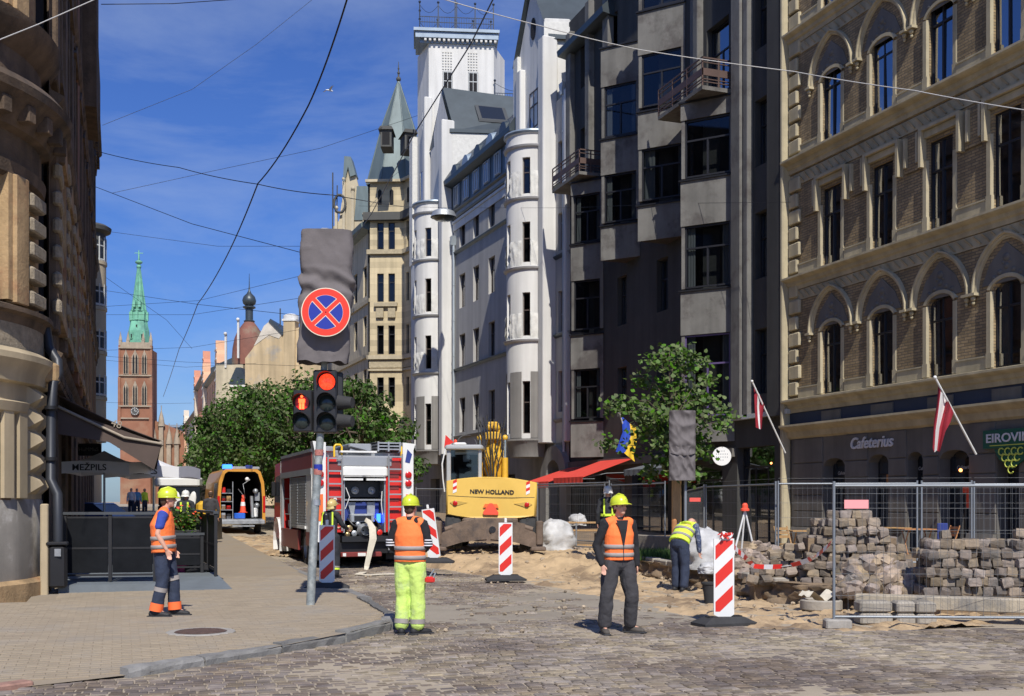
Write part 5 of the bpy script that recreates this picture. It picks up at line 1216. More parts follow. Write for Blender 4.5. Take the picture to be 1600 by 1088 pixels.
# blind doorway mouldings on the corner
for a in (apx(8), apx(30)):
 m = MB(Matrix.Translation(TC) @ Matrix.Rotation(R(a), 4, 'Z')); m.box(RT - .02, RT + .08, -.12, .12, 1.8, 3.3); m.build('door_moulding', W('beige_paint'), cb)
m = MB();
for i in range(10):
 a, c = R(apx(34) - 26 + i * 2.6), R(apx(34) - 26 + (i + 1) * 2.6 + .2); z = 3.3
 m.lathe([(RT, z - .1), (RT + .1, z - .05), (RT + .14, z + .1), (RT, z + .14)], 2, TC, True, a, c)
m.build('door_hood', W('beige_paint'), cb)
m = MB(); m.lathe([(RT + .012, .45), (RT + .012, 3.2)], 6, TC, True, R(-70), R(apx(16))); m.build('door_recess', W('brown_stone'), cb)
# white stone strip and step beside the oriel
m = MB(); c_ = gd(70, 18.9); m.bevbox(c_.x - .07, c_.x + .06, c_.y - .1, c_.y + .2, .1, 1.7, .02); m.build('corner_post', W('beige_paint'), cb)
m = MB(); c_ = gd(78, 19.4); m.bevbox(c_.x - .2, c_.x + .16, c_.y - .2, c_.y + .3, 3.85, 4.2, .05); m.build('capital', W('ochre_stone'), cb)
# ---- dark downpipe and litter bin
dp = thing('downpipe', 'dark bent rain downpipe running down the corner building', 'downpipe', (-1.0, 20.3, .12))
mat('dark_pipe', (.035, .038, .045), .45, .3, var=.1)
P = lambda px, py, D: at(px, py, D)
m = MB(); m.tube([P(70, 505, 19.6), P(77, 545, 19.6), P(90, 565, 19.4), P(92, 582, 19.4), P(83, 600, 19.3), P(80, 640, 19.2), P(79, 750, 19.1), P(90, 772, 19.0), P(91, 850, 19.0)], .085, 10); m.build('pipe', W('dark_pipe'), dp)
m = MB()
for y in (640, 720, 800): q = P(79.5 if y < 750 else 91, y, 19.1); m.tube([q, q + Vector((0, 0, .06))], .105, 10)
m.build('clamp', W('blackmetal'), dp)
lb = thing('litter_bin', 'black litter bin with small label hanging under the downpipe', 'bin', tuple(P(90, 920, 19.0)))
m = MB(); c = P(90, 918, 19.0); m.bevbox(c.x - .16, c.x + .16, c.y - .15, c.y + .15, c.z, c.z + .74, .05); m.build('body', W('blackmetal'), lb)
m = MB(); m.bevbox(c.x - .18, c.x + .18, c.y - .17, c.y + .17, c.z + .74, c.z + .80, .02); m.build('lid', W('blackmetal'), lb)
m = MB(camframe(90, 18.84)); m.box(-.05, .06, 0, .01, c.z + .55, c.z + .68); m.build('sticker', W('galv'), lb)
# ================================================================ VEHICLES
mat('truck_silver', (.40, .41, .42), .38, .5, var=.08); mat('truck_white', (.72, .72, .70), .35, var=.06, coat=.3); mat('hose_canvas', (.62, .57, .46), .9, var=.15, vs=6)
mat('truck_maroon', (.20, .035, .03), .4, var=.1); mat('reflect_orange', (.85, .17, .04), .4, var=.05); mat('equip_blue', (.03, .05, .22), .4, var=.1)
mat('brass', (.35, .25, .12), .4, .8, var=.2); mat('yellow_paint', (.78, .50, .03), .4, var=.06); mat('black_paint', (.02, .02, .022), .35, var=.1); mat('dirt_metal', (.16, .115, .085), .75, .2, var=.35, vs=3, bump=.4, bs=25, col2=(.09, .07, .06), c2s=2)
mat('tail_lamp', (.5, .01, .01), .25, var=0); mat('amber_lamp', (.8, .3, .02), .25, var=0); mat('blue_lamp', (.02, .10, 1), .2, var=0, emit=6); mat('num_plate', (.7, .7, .7), .4, var=0)
def wheel(par, x, y, r, w, hub='steel', z=None, name='wheel', T=Matrix()):
 z = r if z is None else z
 M = T @ Matrix.Translation((x, y, z)) @ Matrix.Rotation(R(90), 4, 'Y')
 q = MB(M); q.lathe([(r * .58, -w / 2), (r * .93, -w / 2), (r, -w * .38), (r, w * .38), (r * .93, w / 2), (r * .58, w / 2)], 24)
 n = 20
 for i in range(n):
  a = 2 * math.pi * i / n; q.box(r * .97, r * 1.02, -w * .42, w * .42, -.03 * r / .5, .03 * r / .5, Matrix.Rotation(a, 4, 'Z'))
 o = q.build(name, W('rubber'), par)
 q = MB(M); q.lathe([(.02, -w * .3), (r * .3, -w * .36), (r * .34, -w * .2), (r * .58, -w * .25), (r * .6, -w * .48)], 20); q.lathe([(.02, w * .3), (r * .3, w * .36), (r * .34, w * .2), (r * .58, w * .25), (r * .6, w * .48)], 20)
 p = MB(M);
 rim = q.build('rim', W(hub), par); rim.parent = o; rim.matrix_basis = Matrix();
 return o
ft = thing('fire_truck', 'red and silver fire engine with open rear pump bay and ladders on its back', 'fire truck', tuple(gd(570, 27.6, .0)), rz=0.0)
def part(nm, m, fn, par=ft, T=None):
 q = MB(T) if T else MB(); fn(q); return q.build(nm, W(m), par)
bx = lambda *a: (lambda q: q.box(*a)); bb = lambda *a: (lambda q: q.bevbox(*a))
# local: x right, y away, z up ; rear face y=0
hx = 1.27
part('roof_body', 'truck_silver', bb(-hx, hx, .45, 5.9, 2.78, 3.05, .05))
for sx in (-1, 1):
 x0, x1 = (sx * hx, sx * (hx - .28)) if sx > 0 else (-hx, -hx + .28); x0, x1 = min(x0, x1), max(x0, x1)
 part('rear_pillar', 'truck_white', lambda q: q.prism([(x0, .72), (x1, .72), (x1, 2.6), (x1 - .0, 3.05), ((x1 + .05) if sx > 0 else x1, 3.22), ((x0 - .0) if sx > 0 else x0 - .05, 3.25), (x0, 3.0)], 0, .4, 'y'))
 xs_ = x0 + .08 if sx > 0 else x1 - .2
 part('orange_stripe', 'reflect_orange', bx(xs_, xs_ + .13, -.012, 0, 1.25, 1.92))
 for z in (2.2, 2.42): part('rear_lamp', 'tail_lamp', lambda q: q.lathe([(.085, 0), (.085, .05), (.05, .07), (.01, .07)], 12), T=Matrix.Translation((xs_ + .06, -.005, z)) @ Matrix.Rotation(R(90), 4, 'X'))
 part('blue_badge', 'equip_blue', lambda q: q.prism([(xs_ - .02, 2.75), (xs_ + .1, 2.72), (xs_ + .16, 2.95), (xs_ + .04, 3.08)], -.01, 0, 'y'))
 # red stair panel
 a0, a1 = (.52, .985) if sx > 0 else (-.985, -.52)
 part('red_panel', 'red_paint', bb(a0, a1, .02, .4, .95, 2.85, .02))
 for z in (1.15, 1.45, 1.75, 2.05, 2.35): part('step_recess', 'truck_maroon', bx(a0 + .08, a1 - .1, -.0, .03, z, z + .07))
 part('mesh_panel', 'truck_maroon', bx(a0 + .06, a1 - .06, -.004, .02, 2.5, 2.74))
lad = part('ladder', 'truck_silver', lambda q: [q.tube([(x, -.10, z0), (x, -.10, 2.95)], .022, 6) for x, z0 in ((.60, .5), (.95, .9))] + [q.box(.6, .95, -.118, -.085, z - .018, z + .018) for z in (.55, .95, 1.27, 1.6, 1.92, 2.25, 2.56, 2.88)])
part('ladder', 'truck_silver', lambda q: [q.tube([(x, -.10, 1.0), (x, -.10, 2.9)], .022, 6) for x in (-.95, -.6)] + [q.box(-.95, -.6, -.118, -.085, z - .018, z + .018) for z in (1.2, 1.52, 1.85, 2.18, 2.5, 2.82)])
part('pump_bay', 'dark_room', bx(-.52, .52, 1.1, 1.14, .9, 2.75)); part('bay_wall', 'truck_silver', lambda q: (q.box(-.55, -.51, .02, 1.1, .95, 2.85), q.box(.51, .55, .02, 1.1, .95, 2.85)))
part('shutter_housing', 'truck_silver', bb(-.72, .72, -.02, .5, 2.62, 2.9, .04)); part('rolled_shutter', 'truck_white', bb(-.62, .62, -.04, .3, 2.36, 2.64, .06));
for x0 in (-.56, .03): part('bay_light', 'truck_white', bx(x0, x0 + .5, -.07, .02, 2.27, 2.32))
part('grey_roller', 'truck_silver', bx(-.5, .5, .25, .3, 1.76, 1.8))
for x in (-.15, .28): part('gauge', 'galv', lambda q: q.lathe([(.1, 0), (.1, .03), (.05, .05), (.01, .04)], 14), T=Matrix.Translation((x, .5, 2.02)) @ Matrix.Rotation(R(90), 4, 'X'))
part('gauge_board', 'black_paint', bx(-.5, .5, .52, .56, 1.85, 2.25))
part('blue_console', 'equip_blue', bx(-.46, .46, .45, .9, 1.25, 1.72))
for x in (-.36, .14): part('console_arm', 'galv', lambda q: q.prism([(x, 1.72), (x + .2, 1.72), (x + (.14 if x < 0 else .2), 1.3), (x + (.0 if x > 0 else .1), 1.3)], .36, .44, 'y'))
part('control_box', 'galv', bb(-.32, .32, .25, .44, 1.2, 1.42, .03)); part('control_screen', 'black_paint', bx(-.22, .22, .235, .25, 1.24, 1.37))
part('blue_lamp', 'blue_lamp', bx(.38, .48, .3, .35, 1.2, 1.42))
rq = random.Random(4)
part('pump', 'galv', lambda q: [q.lathe([(.02, 0), (.16, .0), (.18, .08), (.12, .2), (.12, .3)], 14)], T=Matrix.Translation((-.02, .1, 1.0)) @ Matrix.Rotation(R(90), 4, 'X'))
for (x, z, r) in ((-.38, 1.05, .07), (-.25, .93, .06), (.26, 1.02, .075), (.4, .95, .06), (.15, 1.16, .05), (-.15, 1.16, .05), (-.42, .9, .05)):
 part('pump_outlet', rq.choice(['brass', 'galv', 'red_paint']), lambda q: (q.lathe([(r, -.1), (r, 0), (r * 1.25, .01), (r * 1.25, .05), (r * .6, .07), (.01, .07)], 10)), T=Matrix.Translation((x, .12, z)) @ Matrix.Rotation(R(90), 4, 'X'))
part('pump_hose', 'black_paint', lambda q: [q.tube([(-.4, .2, 1.3), (-.3, .05, 1.15), (-.1, .08, 1.05), (.1, .1, 1.2)], .025, 6), q.tube([(.3, .2, 1.3), (.42, .06, 1.1), (.3, .08, .95)], .022, 6)])
part('white_cable', 'truck_white', lambda q: [q.tube([(.47, .1, 2.0), (.44, .06, 1.7), (.48, .1, 1.4)], .012, 5), q.tube([(-.47, .1, 2.1), (-.38, .05, 1.85), (-.48, .1, 1.55)], .012, 5)])
part('tray', 'black_paint', bx(-.6, .62, -.12, .6, .72, .86)); part('chassis', 'black_paint', bx(-1.1, 1.1, .3, 7.6, .5, .9)); part('tow_beam', 'blackmetal', bx(-.8, .8, .05, .3, .42, .7))
part('rear_bumper', 'truck_maroon', bb(-.62, .42, -.1, .1, .34, .46, .02)); part('bumper_stripe', 'truck_white', bx(-.2, .0, -.115, -.1, .36, .44)); part('bumper_stripe', 'truck_white', bx(-.58, -.5, -.115, -.1, .36, .44))
part('mud_flap', 'rubber', bx(-1.2, -.62, .3, .34, .25, .95)); part('mud_flap', 'rubber', bx(.62, 1.2, .3, .34, .25, .95))
for sx in (-1, 1):
 for y in (1.9, 6.6): wheel(ft, sx * 1.02, y, .52, .34, 'truck_silver')
 part('rear_wheel_inner', 'rubber', lambda q: q.lathe([(.1, -.15), (.5, -.15), (.5, .15), (.1, .15)], 18), T=Matrix.Translation((sx * .66, 1.9, .52)) @ Matrix.Rotation(R(90), 4, 'Y'))
# sides
for sx in (-1, 1):
 x = sx * hx; e = .012 * sx
 def side(y0, y1, z0, z1, m, nm, o=1.0): part(nm, m, bx(min(x, x - .05 * sx + e * o), max(x, x - .05 * sx + e * o), y0, y1, z0, z1) if False else bx(min(x - .06 * sx, x + e * o), max(x - .06 * sx, x + e * o), y0, y1, z0, z1))
 side(.4, 5.9, 2.42, 2.58, 'truck_silver', 'side_rail', 3); side(.4, 5.9, 2.58, 3.0, 'truck_maroon', 'upper_panel', 1); side(.4, 5.9, 3.0, 3.08, 'truck_silver', 'roof_rail', 2)
 side(.4, 1.25, .95, 2.42, 'truck_white', 'side_panel', 1)
 for y0, y1 in ((1.3, 2.65), (2.7, 4.05)):
  side(y0, y1, 1.0, 2.4, 'truck_silver', 'roller_shutter', -1)
  part('shutter_slats', 'galv', lambda q: [q.box(min(x, x + e), max(x, x + e), y0 + .04, y1 - .04, 1.05 + i * .075, 1.10 + i * .075) for i in range(18)])['kind'] = 'stuff'
 side(4.1, 4.15, .95, 2.42, 'truck_silver', 'locker_frame'); side(5.75, 5.9, .95, 2.42, 'truck_silver', 'locker_frame')
 part('open_locker', 'dark_room', bx(min(x - .7 * sx, x - .72 * sx), max(x - .7 * sx, x - .72 * sx), 4.15, 5.75, .98, 2.4))
 part('locker_shelf', 'galv', lambda q: [q.box(min(x - .7 * sx, x - .08 * sx), max(x - .7 * sx, x - .08 * sx), 4.15, 5.75, z, z + .03) for z in (1.35, 1.8)])
 for i in range(8): part('locker_gear', rq.choice(['galv', 'red_paint', 'brass', 'black_paint', 'equip_blue']), bb(min(x - .5 * sx, x - .15 * sx), max(x - .5 * sx, x - .15 * sx), 4.3 + (i % 4) * .36, 4.52 + (i % 4) * .36, (1.0, 1.39)[i // 4], (1.0, 1.39)[i // 4] + rq.uniform(.15, .32), .02))
 side(2.6, 5.9, .42, .95, 'truck_maroon', 'lower_panel', 1); side(.4, 1.3, .6, .95, 'truck_maroon', 'lower_panel', 1); side(1.25, 2.6, 1.02, 1.1, 'truck_white', 'wheel_arch', 4)
# cab and front mudguard
part('cab', 'red_paint', lambda q: q.prism([(5.95, .6), (8.0, .6), (8.05, 1.6), (7.85, 2.9), (5.95, 2.95)], -1.2, 1.2, 'x')); part('cab_window', 'dark_glass_solid', lambda q: (q.prism([(6.2, 1.7), (7.75, 1.7), (7.62, 2.5), (6.2, 2.55)], -1.215, -1.2, 'x'), q.prism([(6.2, 1.7), (7.75, 1.7), (7.62, 2.5), (6.2, 2.55)], 1.2, 1.215, 'x')))
for sx in (-1, 1):
 part('front_mudguard', 'truck_white', lambda q: q.add([(sx * (1.0 + w), 6.6 + .72 * math.cos(a), .5 + .75 * math.sin(a)) for a in [R(-20 + 22 * i) for i in range(11)] for w in (0, .33)], [(2 * i, 2 * i + 1, 2 * i + 3, 2 * i + 2) for i in range(10)]))
 part('mirror', 'black_paint', bb(sx * 1.28 - .06, sx * 1.28 + .06, 7.6, 7.68, 1.9, 2.35, .02)); part('white_door_post', 'truck_white', bb(sx * 1.24 - .04, sx * 1.24 + .04, 5.95, 6.1, .9, 2.95, .01))
# roof load
part('roof_rack', 'galv', lambda q: [q.box(.35, .95, .1, 3.4, z, z + .035) for z in (3.06, 3.14, 3.22)] + [q.box(x, x + .04, .08, 3.4, 3.02, 3.27) for x in (.35, .62, .92)])
part('roof_box', 'truck_silver', bb(-.35, .25, .3, 2.6, 3.02, 3.22, .03)); part('roof_lid', 'truck_white', bb(-.62, .32, .0, .25, 2.97, 3.02, .01)); part('roof_box', 'galv', bb(-1.0, -.72, .3, 3, 3.0, 3.14, .03))
for x in (-.76, .98): part('yellow_handle', 'yellow_paint', lambda q: q.tube([(x, .1, 2.86), (x, .1, 3.12), (x + .04, .1, 3.17), (x + .15, .1, 3.17), (x + .19, .1, 3.12), (x + .19, .1, 2.86)], .028, 6))
part('roof_gear', 'black_paint', lambda q: [q.bevbox(-.6, -.4, .3, .7, 3.0, 3.12, .03), q.tube([(-.6, .25, 3.02), (-.3, .3, 3.12), (.1, .25, 3.02)], .03, 5)])
for i in range(0): part('blue_beacon', 'equip_blue', lambda q: q.lathe([(.09, 0), (.09, .12), (.04, .17), (.01, .17)], 12), T=Matrix.Translation((-1.05 + i * .001, 5.0 + i * .8, 3.08)))
text('2', .2, basis(Vector((-.75, -.005, 1.75)), (1, 0, 0), (0, 0, 1)), W('truck_white'), ft, off=.006)
# flat hose from the pump to the ground
ho = thing('flat_fire_hose', 'flat cream canvas fire hose hanging from the pump down onto the road', 'hose', tuple(gd(572, 27.2)))
def ribbon(P, w, m, nm, par, up=(0, 1, 0), th=.012):
 q = MB(); P = [Vector(p) for p in P]; vs = []
 for i, p in enumerate(P):
  t = (P[min(i + 1, len(P) - 1)] - P[max(i - 1, 0)]).normalized(); ww = w[i] if isinstance(w, list) else w
  s_ = t.cross(Vector(up[i]) if isinstance(up, list) else Vector(up)); s_ = s_.normalized() * ww; n_ = s_.cross(t).normalized() * th
  vs += [p - s_ + n_, p + s_ + n_, p + s_ - n_, p - s_ - n_]
 q.add(vs, [(4 * i + k, 4 * i + (k + 1) % 4, 4 * i + 4 + (k + 1) % 4, 4 * i + 4 + k) for i in range(len(P) - 1) for k in range(4)] + [(3, 2, 1, 0), tuple(len(vs) - 4 + k for k in range(4))], False); return q.build(nm, m if not isinstance(m, str) else W(m), par)
hp = [at(x, y, D) for x, y, D in ((571, 812, 27.5), (577, 816, 27.35), (582, 826, 27.25), (583, 842, 27.2), (578, 862, 27.2), (573, 885, 27.2), (571, 899, 27.1))]
hp += [gd(568, 26.0, .05), gd(560, 25.5, .03), gd(575, 25.3, .03), gd(600, 25.6, .03), gd(640, 25.9, .03)]
ribbon(hp, [.05, .06, .085, .09, .07, .06, .06, .08, .09, .09, .085, .08], 'hose_canvas', 'hose', ho, up=[(-ST * 0 - .34, -.94, 0)] * 7 + [(0, 0, 1)] * 5, th=.008)
# ---------------------------------------------------------------- excavator
mat('excavator_yellow', (.74, .48, .10), .42, var=.06, coat=.25); mat('excavator_bright', (.68, .40, .04), .4, var=.12, coat=.3); mat('cab_grey', (.42, .43, .43), .4, .2, var=.05)
mat('stripe_red', (.65, .03, .02), .4, var=.05); mat('stripe_white', (.75, .75, .75), .4, var=.03); mat('triangle_red', (.85, .10, .05), .4, var=0); mat('chrome', (.75, .72, .65), .18, .9, var=0); mat('yellow_rim', (.5, .33, .07), .6, var=.25)
eo = gd(766, 29.2, .45); ex = thing('excavator', 'yellow wheeled excavator seen from behind with raised boom and brown steel outrigger blade', 'excavator', tuple(eo), rz=-TH - R(2))
def pe(nm, m, fn, T=None): return part(nm, m, fn, ex, T)
# local x right, y away
def rounded(w, z0, z1, bow, y0, y1, n=10):
 top = [(-w + 2 * w * i / n, z1 + bow * (1 - (2 * i / n - 1) ** 2)) for i in range(n + 1)]; bot = [(w - 2 * w * i / n, z0 - .12 * (1 - (1 - 2 * i / n) ** 2)) for i in range(n + 1)]
 return top + bot
cwP = rounded(1.22, .88 + .03, 1.82, .13, 0, 0)
T0 = Matrix.Translation((0, 0, 0)) @ Matrix.Rotation(R(1.2), 4, 'Y')
def cw(q):   # counterweight: rounded shell from stacked outlines
 rings = []
 for (sc, y) in ((.95, -.10), (.985, -.06), (1, .02), (1, .7), (.97, .9)):
  cx, cz = 0, 1.38; rings.append([(cx + (p[0] - cx) * sc, y + .035 * (p[0] / 1.22) ** 2, cz + (p[1] - cz) * (sc if sc < 1 else 1)) for p in cwP])
 n = len(cwP); q.add([p for r_ in rings for p in r_], [(i * n + k, (i + 1) * n + k, (i + 1) * n + (k + 1) % n, i * n + (k + 1) % n) for i in range(len(rings) - 1) for k in range(n)], True)
 q.add(rings[0], [tuple(range(n))]); q.add(rings[-1], [tuple(range(n - 1, -1, -1))])
pe('counterweight', 'excavator_yellow', cw, T0)
pe('engine_cover', 'excavator_yellow', bb(-1.15, 1.15, .9, 2.6, 1.05, 1.78, .1), T0)
pe('counterweight_seam', 'black_paint', lambda q: q.tube([(-1.16, -.07, 1.42), (-.6, -.094, 1.40), (0, -.101, 1.395), (.6, -.094, 1.40), (1.16, -.07, 1.42)], .006, 4), T0)
for sx in (-1, 1):
 pe('lamp_recess', 'yellow_rim', lambda q: q.prism([(sx * 1.1, 1.24), (sx * .98, 1.30), (sx * .62, 1.24), (sx * .98, 1.14)][::sx], -.09, -.06, 'y'), T0 @ Matrix.Translation((0, -.005, 0)))
 pe('tail_lamp', 'tail_lamp', lambda q: q.lathe([(.065, 0), (.065, .03), (.03, .045), (.01, .045)], 12), T0 @ Matrix.Translation((sx * .96, -.085, 1.22)) @ Matrix.Rotation(R(90), 4, 'X'))
 for k in range(4):   # hazard stripes as slanted pieces
  z = 1.48 + k * .085; pe('hazard_stripe', 'stripe_red' if k % 2 else 'stripe_white', lambda q: q.prism([(sx * .98 - .05, z), (sx * .98 + .05, z + .05), (sx * .98 + .05, z + .135), (sx * .98 - .05, z + .085)], -.085, -.05, 'y'), T0)
pe('warning_triangle', 'triangle_red', lambda q: q.prism([(-.19, .93), (.19, .93), (.21, .99), (.04, 1.24), (-.04, 1.24), (-.21, .99)], -.15, -.12, 'y'), T0)
pe('triangle_backing', 'reflect_orange', lambda q: q.prism([(-.21, 1.12), (.21, 1.12), (.16, 1.22), (-.16, 1.22)], -.13, -.105, 'y'), T0)
text('NEW HOLLAND', .15, T0 @ basis(Vector((.02, -.104, 1.54)), (1, 0, 0), (0, 0, 1)), W('black_paint'), ex, ext=.003, off=.0045, sx=1.08)
# cab at the left
pe('cab_frame', 'cab_grey', lambda q: [q.bevbox(-1.2, -1.08, .2, .32, 1.5, 2.75, .02), q.bevbox(-.34, -.24, .2, .32, 1.75, 2.7, .02), q.bevbox(-1.2, -1.08, 1.5, 1.6, 1.2, 2.75, .02), q.bevbox(-.34, -.24, 1.5, 1.6, 1.2, 2.7, .02)])
pe('cab_roof', 'cab_grey', bb(-1.24, -.2, .1, 1.75, 2.68, 2.82, .05)); pe('roof_hatch', 'truck_white', bb(-1.0, -.66, .12, .5, 2.8, 2.88, .03)); pe('roof_hood', 'galv', lambda q: q.lathe([(.27, 0), (.27, .25)], 14, (0, 0, 0), True, 0, math.pi), Matrix.Translation((-.68, .7, 2.84)) @ Matrix.Rotation(R(90), 4, 'X'))
pe('cab_glass', 'vehicle_glass', lambda q: [q.quad((-1.1, .24, 1.8), (-.32, .24, 1.8), (-.32, .24, 2.68), (-1.1, .24, 2.68)), q.quad((-1.15, .3, 1.6), (-1.15, 1.5, 1.6), (-1.15, 1.5, 2.68), (-1.15, .3, 2.68))])
pe('cab_interior', 'dark_room', bx(-1.1, -.32, 1.3, 1.34, 1.5, 2.6)); pe('seat', 'black_paint', bb(-.95, -.5, .6, .75, 1.5, 2.25, .06)); pe('blue_drum', 'equip_blue', lambda q: q.ball((-.42, .5, 2.15), .14)); pe('light_patch', 'stripe_white', bx(-.78, -.6, .6, .62, 2.38, 2.55))
pe('mirror', 'black_paint', bb(-1.42, -1.3, .8, .86, 2.2, 2.6, .02)); pe('grab_rail', 'truck_white', lambda q: q.tube([(-1.24, .1, 1.55), (-1.28, .05, 1.9), (-1.3, .05, 2.3), (-1.22, .1, 2.7)], .02, 6)); pe('warning_flag', 'stripe_red', lambda q: q.prism([(-1.28, 2.75), (-1.02, 2.9), (-1.24, 3.1)], .4, .42, 'y'))
pe('beacon', 'triangle_red', lambda q: q.lathe([(.05, 0), (.05, .1), (.02, .13)], 8, (-.98, .5, 2.85)))
# boom between cab and right side, raised: plate pair, cylinders, hoses
pe('boom', 'excavator_bright', lambda q: [q.tube([(.02, 1.2, 1.5), (.02, 1.0, 2.5), (.02, 1.5, 3.35)], [(.26, .25), (.24, .25), (.2, .18)], 4, ref=(1, 0, 0), smooth=False)])
pe('boom_knuckle', 'excavator_bright', lambda q: [q.bevbox(-.2, .24, .9, 1.25, 3.0, 3.22, .04), q.ball((-.08, .95, 3.35), .09), q.ball((.14, .95, 3.33), .09), q.bevbox(-.14, .18, .95, 1.3, 3.3, 3.5, .04)])
for x in (-.34, .36):
 pe('lift_cylinder', 'excavator_bright', lambda q: q.tube([(x, .95, 1.7), (x, .92, 2.5)], .085, 10)); pe('cylinder_rod', 'chrome', lambda q: q.tube([(x, .92, 2.45), (x, .92, 3.0)], .055, 10)); pe('cylinder_eye', 'excavator_bright', lambda q: q.ball((x, .92, 3.05), .085))
for i in range(9):
 x = -.26 + i * .06; a = rq.uniform(-.12, .12)
 pe('hydraulic_hose', 'rubber', lambda q: q.tube([(x * .4 + .02, .85, 1.85), (x + a * .5, .72, 2.3), (x - a, .75, 2.75), (x * 1.3, .8, 3.05), (x * 1.7, .8, 3.45 + rq.uniform(0, .25)), (x * 1.3, .95, 3.35)], .017, 5))
# undercarriage
pe('undercarriage', 'dirt_metal', bb(-.75, .75, -.2, 3.2, .45, .85, .05)); pe('slew_ring', 'black_paint', lambda q: q.lathe([(.6, .82), (.6, 1.0), (.3, 1.0)], 20, (0, 1.6, 0)))
pe('engine_underside', 'black_paint', bx(-1.0, 1.0, .1, 2.5, .86, .98))
for sx in (-1, 1):
 for y in (.35, 2.7): wheel(ex, sx * 1.0, y, .5, .42, 'yellow_rim')
 # outrigger blade arms
 pe('outrigger_arm', 'dirt_metal', lambda q: q.prism([(sx * .1, .62), (sx * .55, .72), (sx * 1.2, .48), (sx * 1.42, .22), (sx * 1.42, .08), (sx * 1.1, .10), (sx * .7, .22), (sx * .25, .28), (sx * .05, .3)][::-sx], -.75, -.58, 'y'))
 pe('outrigger_post', 'dirt_metal', bb(sx * 1.33 - .09, sx * 1.33 + .09, -.8, -.5, .15, .78, .03)); pe('outrigger_foot', 'dirt_metal', bb(sx * 1.3 - .2, sx * 1.3 + .2, -.95, -.4, .0, .1, .03))
 pe('outrigger_cylinder', 'dirt_metal', lambda q: q.tube([(sx * .35, -.62, .8), (sx * 1.15, -.66, .55)], .07, 8))
pe('blade_plate', 'dirt_metal', lambda q: q.prism([(-.95, .34), (-.95, .7), (-.2, .84), (.3, .84), (.95, .7), (.95, .34), (.3, .24), (-.3, .24)], -.72, -.62, 'y'))
pe('pivot_bolt', 'black_paint', lambda q: [q.lathe([(.09, 0), (.09, .02), (.01, .02)], 12)], Matrix.Translation((.1, -.74, .55)) @ Matrix.Rotation(R(90), 4, 'X'))
# ---------------------------------------------------------------- yellow rescue van with open rear
mat('van_yellow', (.58, .27, .035), .4, var=.06, coat=.3)
vd = 45.5; vo = gd(377.5, vd, .36); vn = thing('rescue_van', 'orange yellow high roof rescue van with open rear full of gear and blue lights', 'van', tuple(vo), rz=R(1.5))
def pv(nm, m, fn, T=None): return part(nm, m, fn, vn, T)
w = .98
sh = [(-w, .45), (-w, 1.5), (-w + .06, 2.2), (-w + .2, 2.62), (-w + .34, 2.72), (w - .34, 2.72), (w - .2, 2.62), (w - .06, 2.2), (w, 1.5), (w, .45)]; si = [(p[0] * .87, .62 if p[1] < .5 else p[1] * .97 - .02) for p in sh]
def vshell(q):
 n = len(sh); V = [(p[0], y, p[1]) for y in (0, 5.2) for p in sh] + [(p[0], 0, p[1]) for p in si] + [(p[0], 3.2, p[1]) for p in si]
 q.add(V, [(i, n + i, n + (i + 1) % n, (i + 1) % n) for i in range(n)] + [(i, (i + 1) % n, 2 * n + (i + 1) % n, 2 * n + i) for i in range(n)] + [tuple(range(n, 2 * n))])
pv('body', 'van_yellow', vshell)
pv('load_space', 'dark_room', lambda q: q.add([(p[0], y, p[1]) for y in (.01, 3.2) for p in si], [(i, (i + 1) % 10, 10 + (i + 1) % 10, 10 + i) for i in range(10)] + [tuple(range(10, 20))]))
pv('side_window', 'dark_glass_solid', lambda q: q.add([(-w - .006, .35, 1.45), (-w - .006, 1.6, 1.45), (-w + .05, 1.6, 2.15), (-w + .05, .35, 2.15)], [(0, 1, 2, 3)]))
pv('side_stripe', 'triangle_red', bx(-w - .01, -w, .1, 5, 1.15, 1.3)); pv('bonnet', 'van_yellow', lambda q: q.prism([(5.2, .5), (5.2, 1.9), (5.5, 1.3), (6.1, 1.15), (6.15, .5)], -w + .03, w - .03, 'x'))
pv('tail_lamp', 'tail_lamp', bb(-w + .0, -w + .1, -.03, .02, .9, 1.6, .02)); pv('tail_lamp', 'tail_lamp', bb(w - .1, w, -.03, .02, .9, 1.6, .02))
pv('rear_bumper', 'galv', bb(-.95, .95, -.15, .1, .42, .60, .03)); pv('load_sill', 'galv', bx(-.86, .86, -.1, .3, .6, .64)); pv('tow_bar', 'galv', bx(-.4, .5, -.25, -.15, .32, .38))
pv('light_bar', 'galv', bb(-.7, .8, .3, .6, 2.72, 2.84, .03)); pv('blue_light', 'blue_lamp', bb(-.72, -.35, .25, .62, 2.74, 2.92, .03)); pv('dark_blue_light', 'equip_blue', bb(.2, .5, .28, .6, 2.75, 2.9, .03))
for sx in (-1, 1):
 for y in (1.2, 4.9): wheel(vn, sx * .82, y, .34, .24, 'galv')
pv('shelf', 'galv', lambda q: [q.box(-.82, -.35, .2, 2.5, z, z + .03) for z in (1.0, 1.35, 1.7)] + [q.box(-.35, -.32, .2, .23, .62, 2.2)])
for i in range(14): pv('gear', rq.choice(['black_paint', 'galv', 'wood', 'black_paint', 'red_paint']), bb(-.8 + (i % 2) * .22, -.62 + (i % 2) * .22, .25, .6, (.64, 1.03, 1.38, 1.73)[i // 4], (.64, 1.03, 1.38, 1.73)[i // 4] + rq.uniform(.12, .25), .02))
pv('blue_crate', 'blue_crate' if mat('blue_crate', (.02, .12, .6), .5, var=0) else '', bb(-.28, .16, .05, .4, .65, .88, .03))
pv('traffic_cone', 'triangle_red', lambda q: q.lathe([(.02, .75), (.05, .75), (.13, .03), (.2, .02), (.2, 0)], 12, (.12, .5, .9))); pv('cone_band', 'stripe_white', lambda q: q.lathe([(.088, .45), (.105, .28)], 12, (.12, .497, .9)))
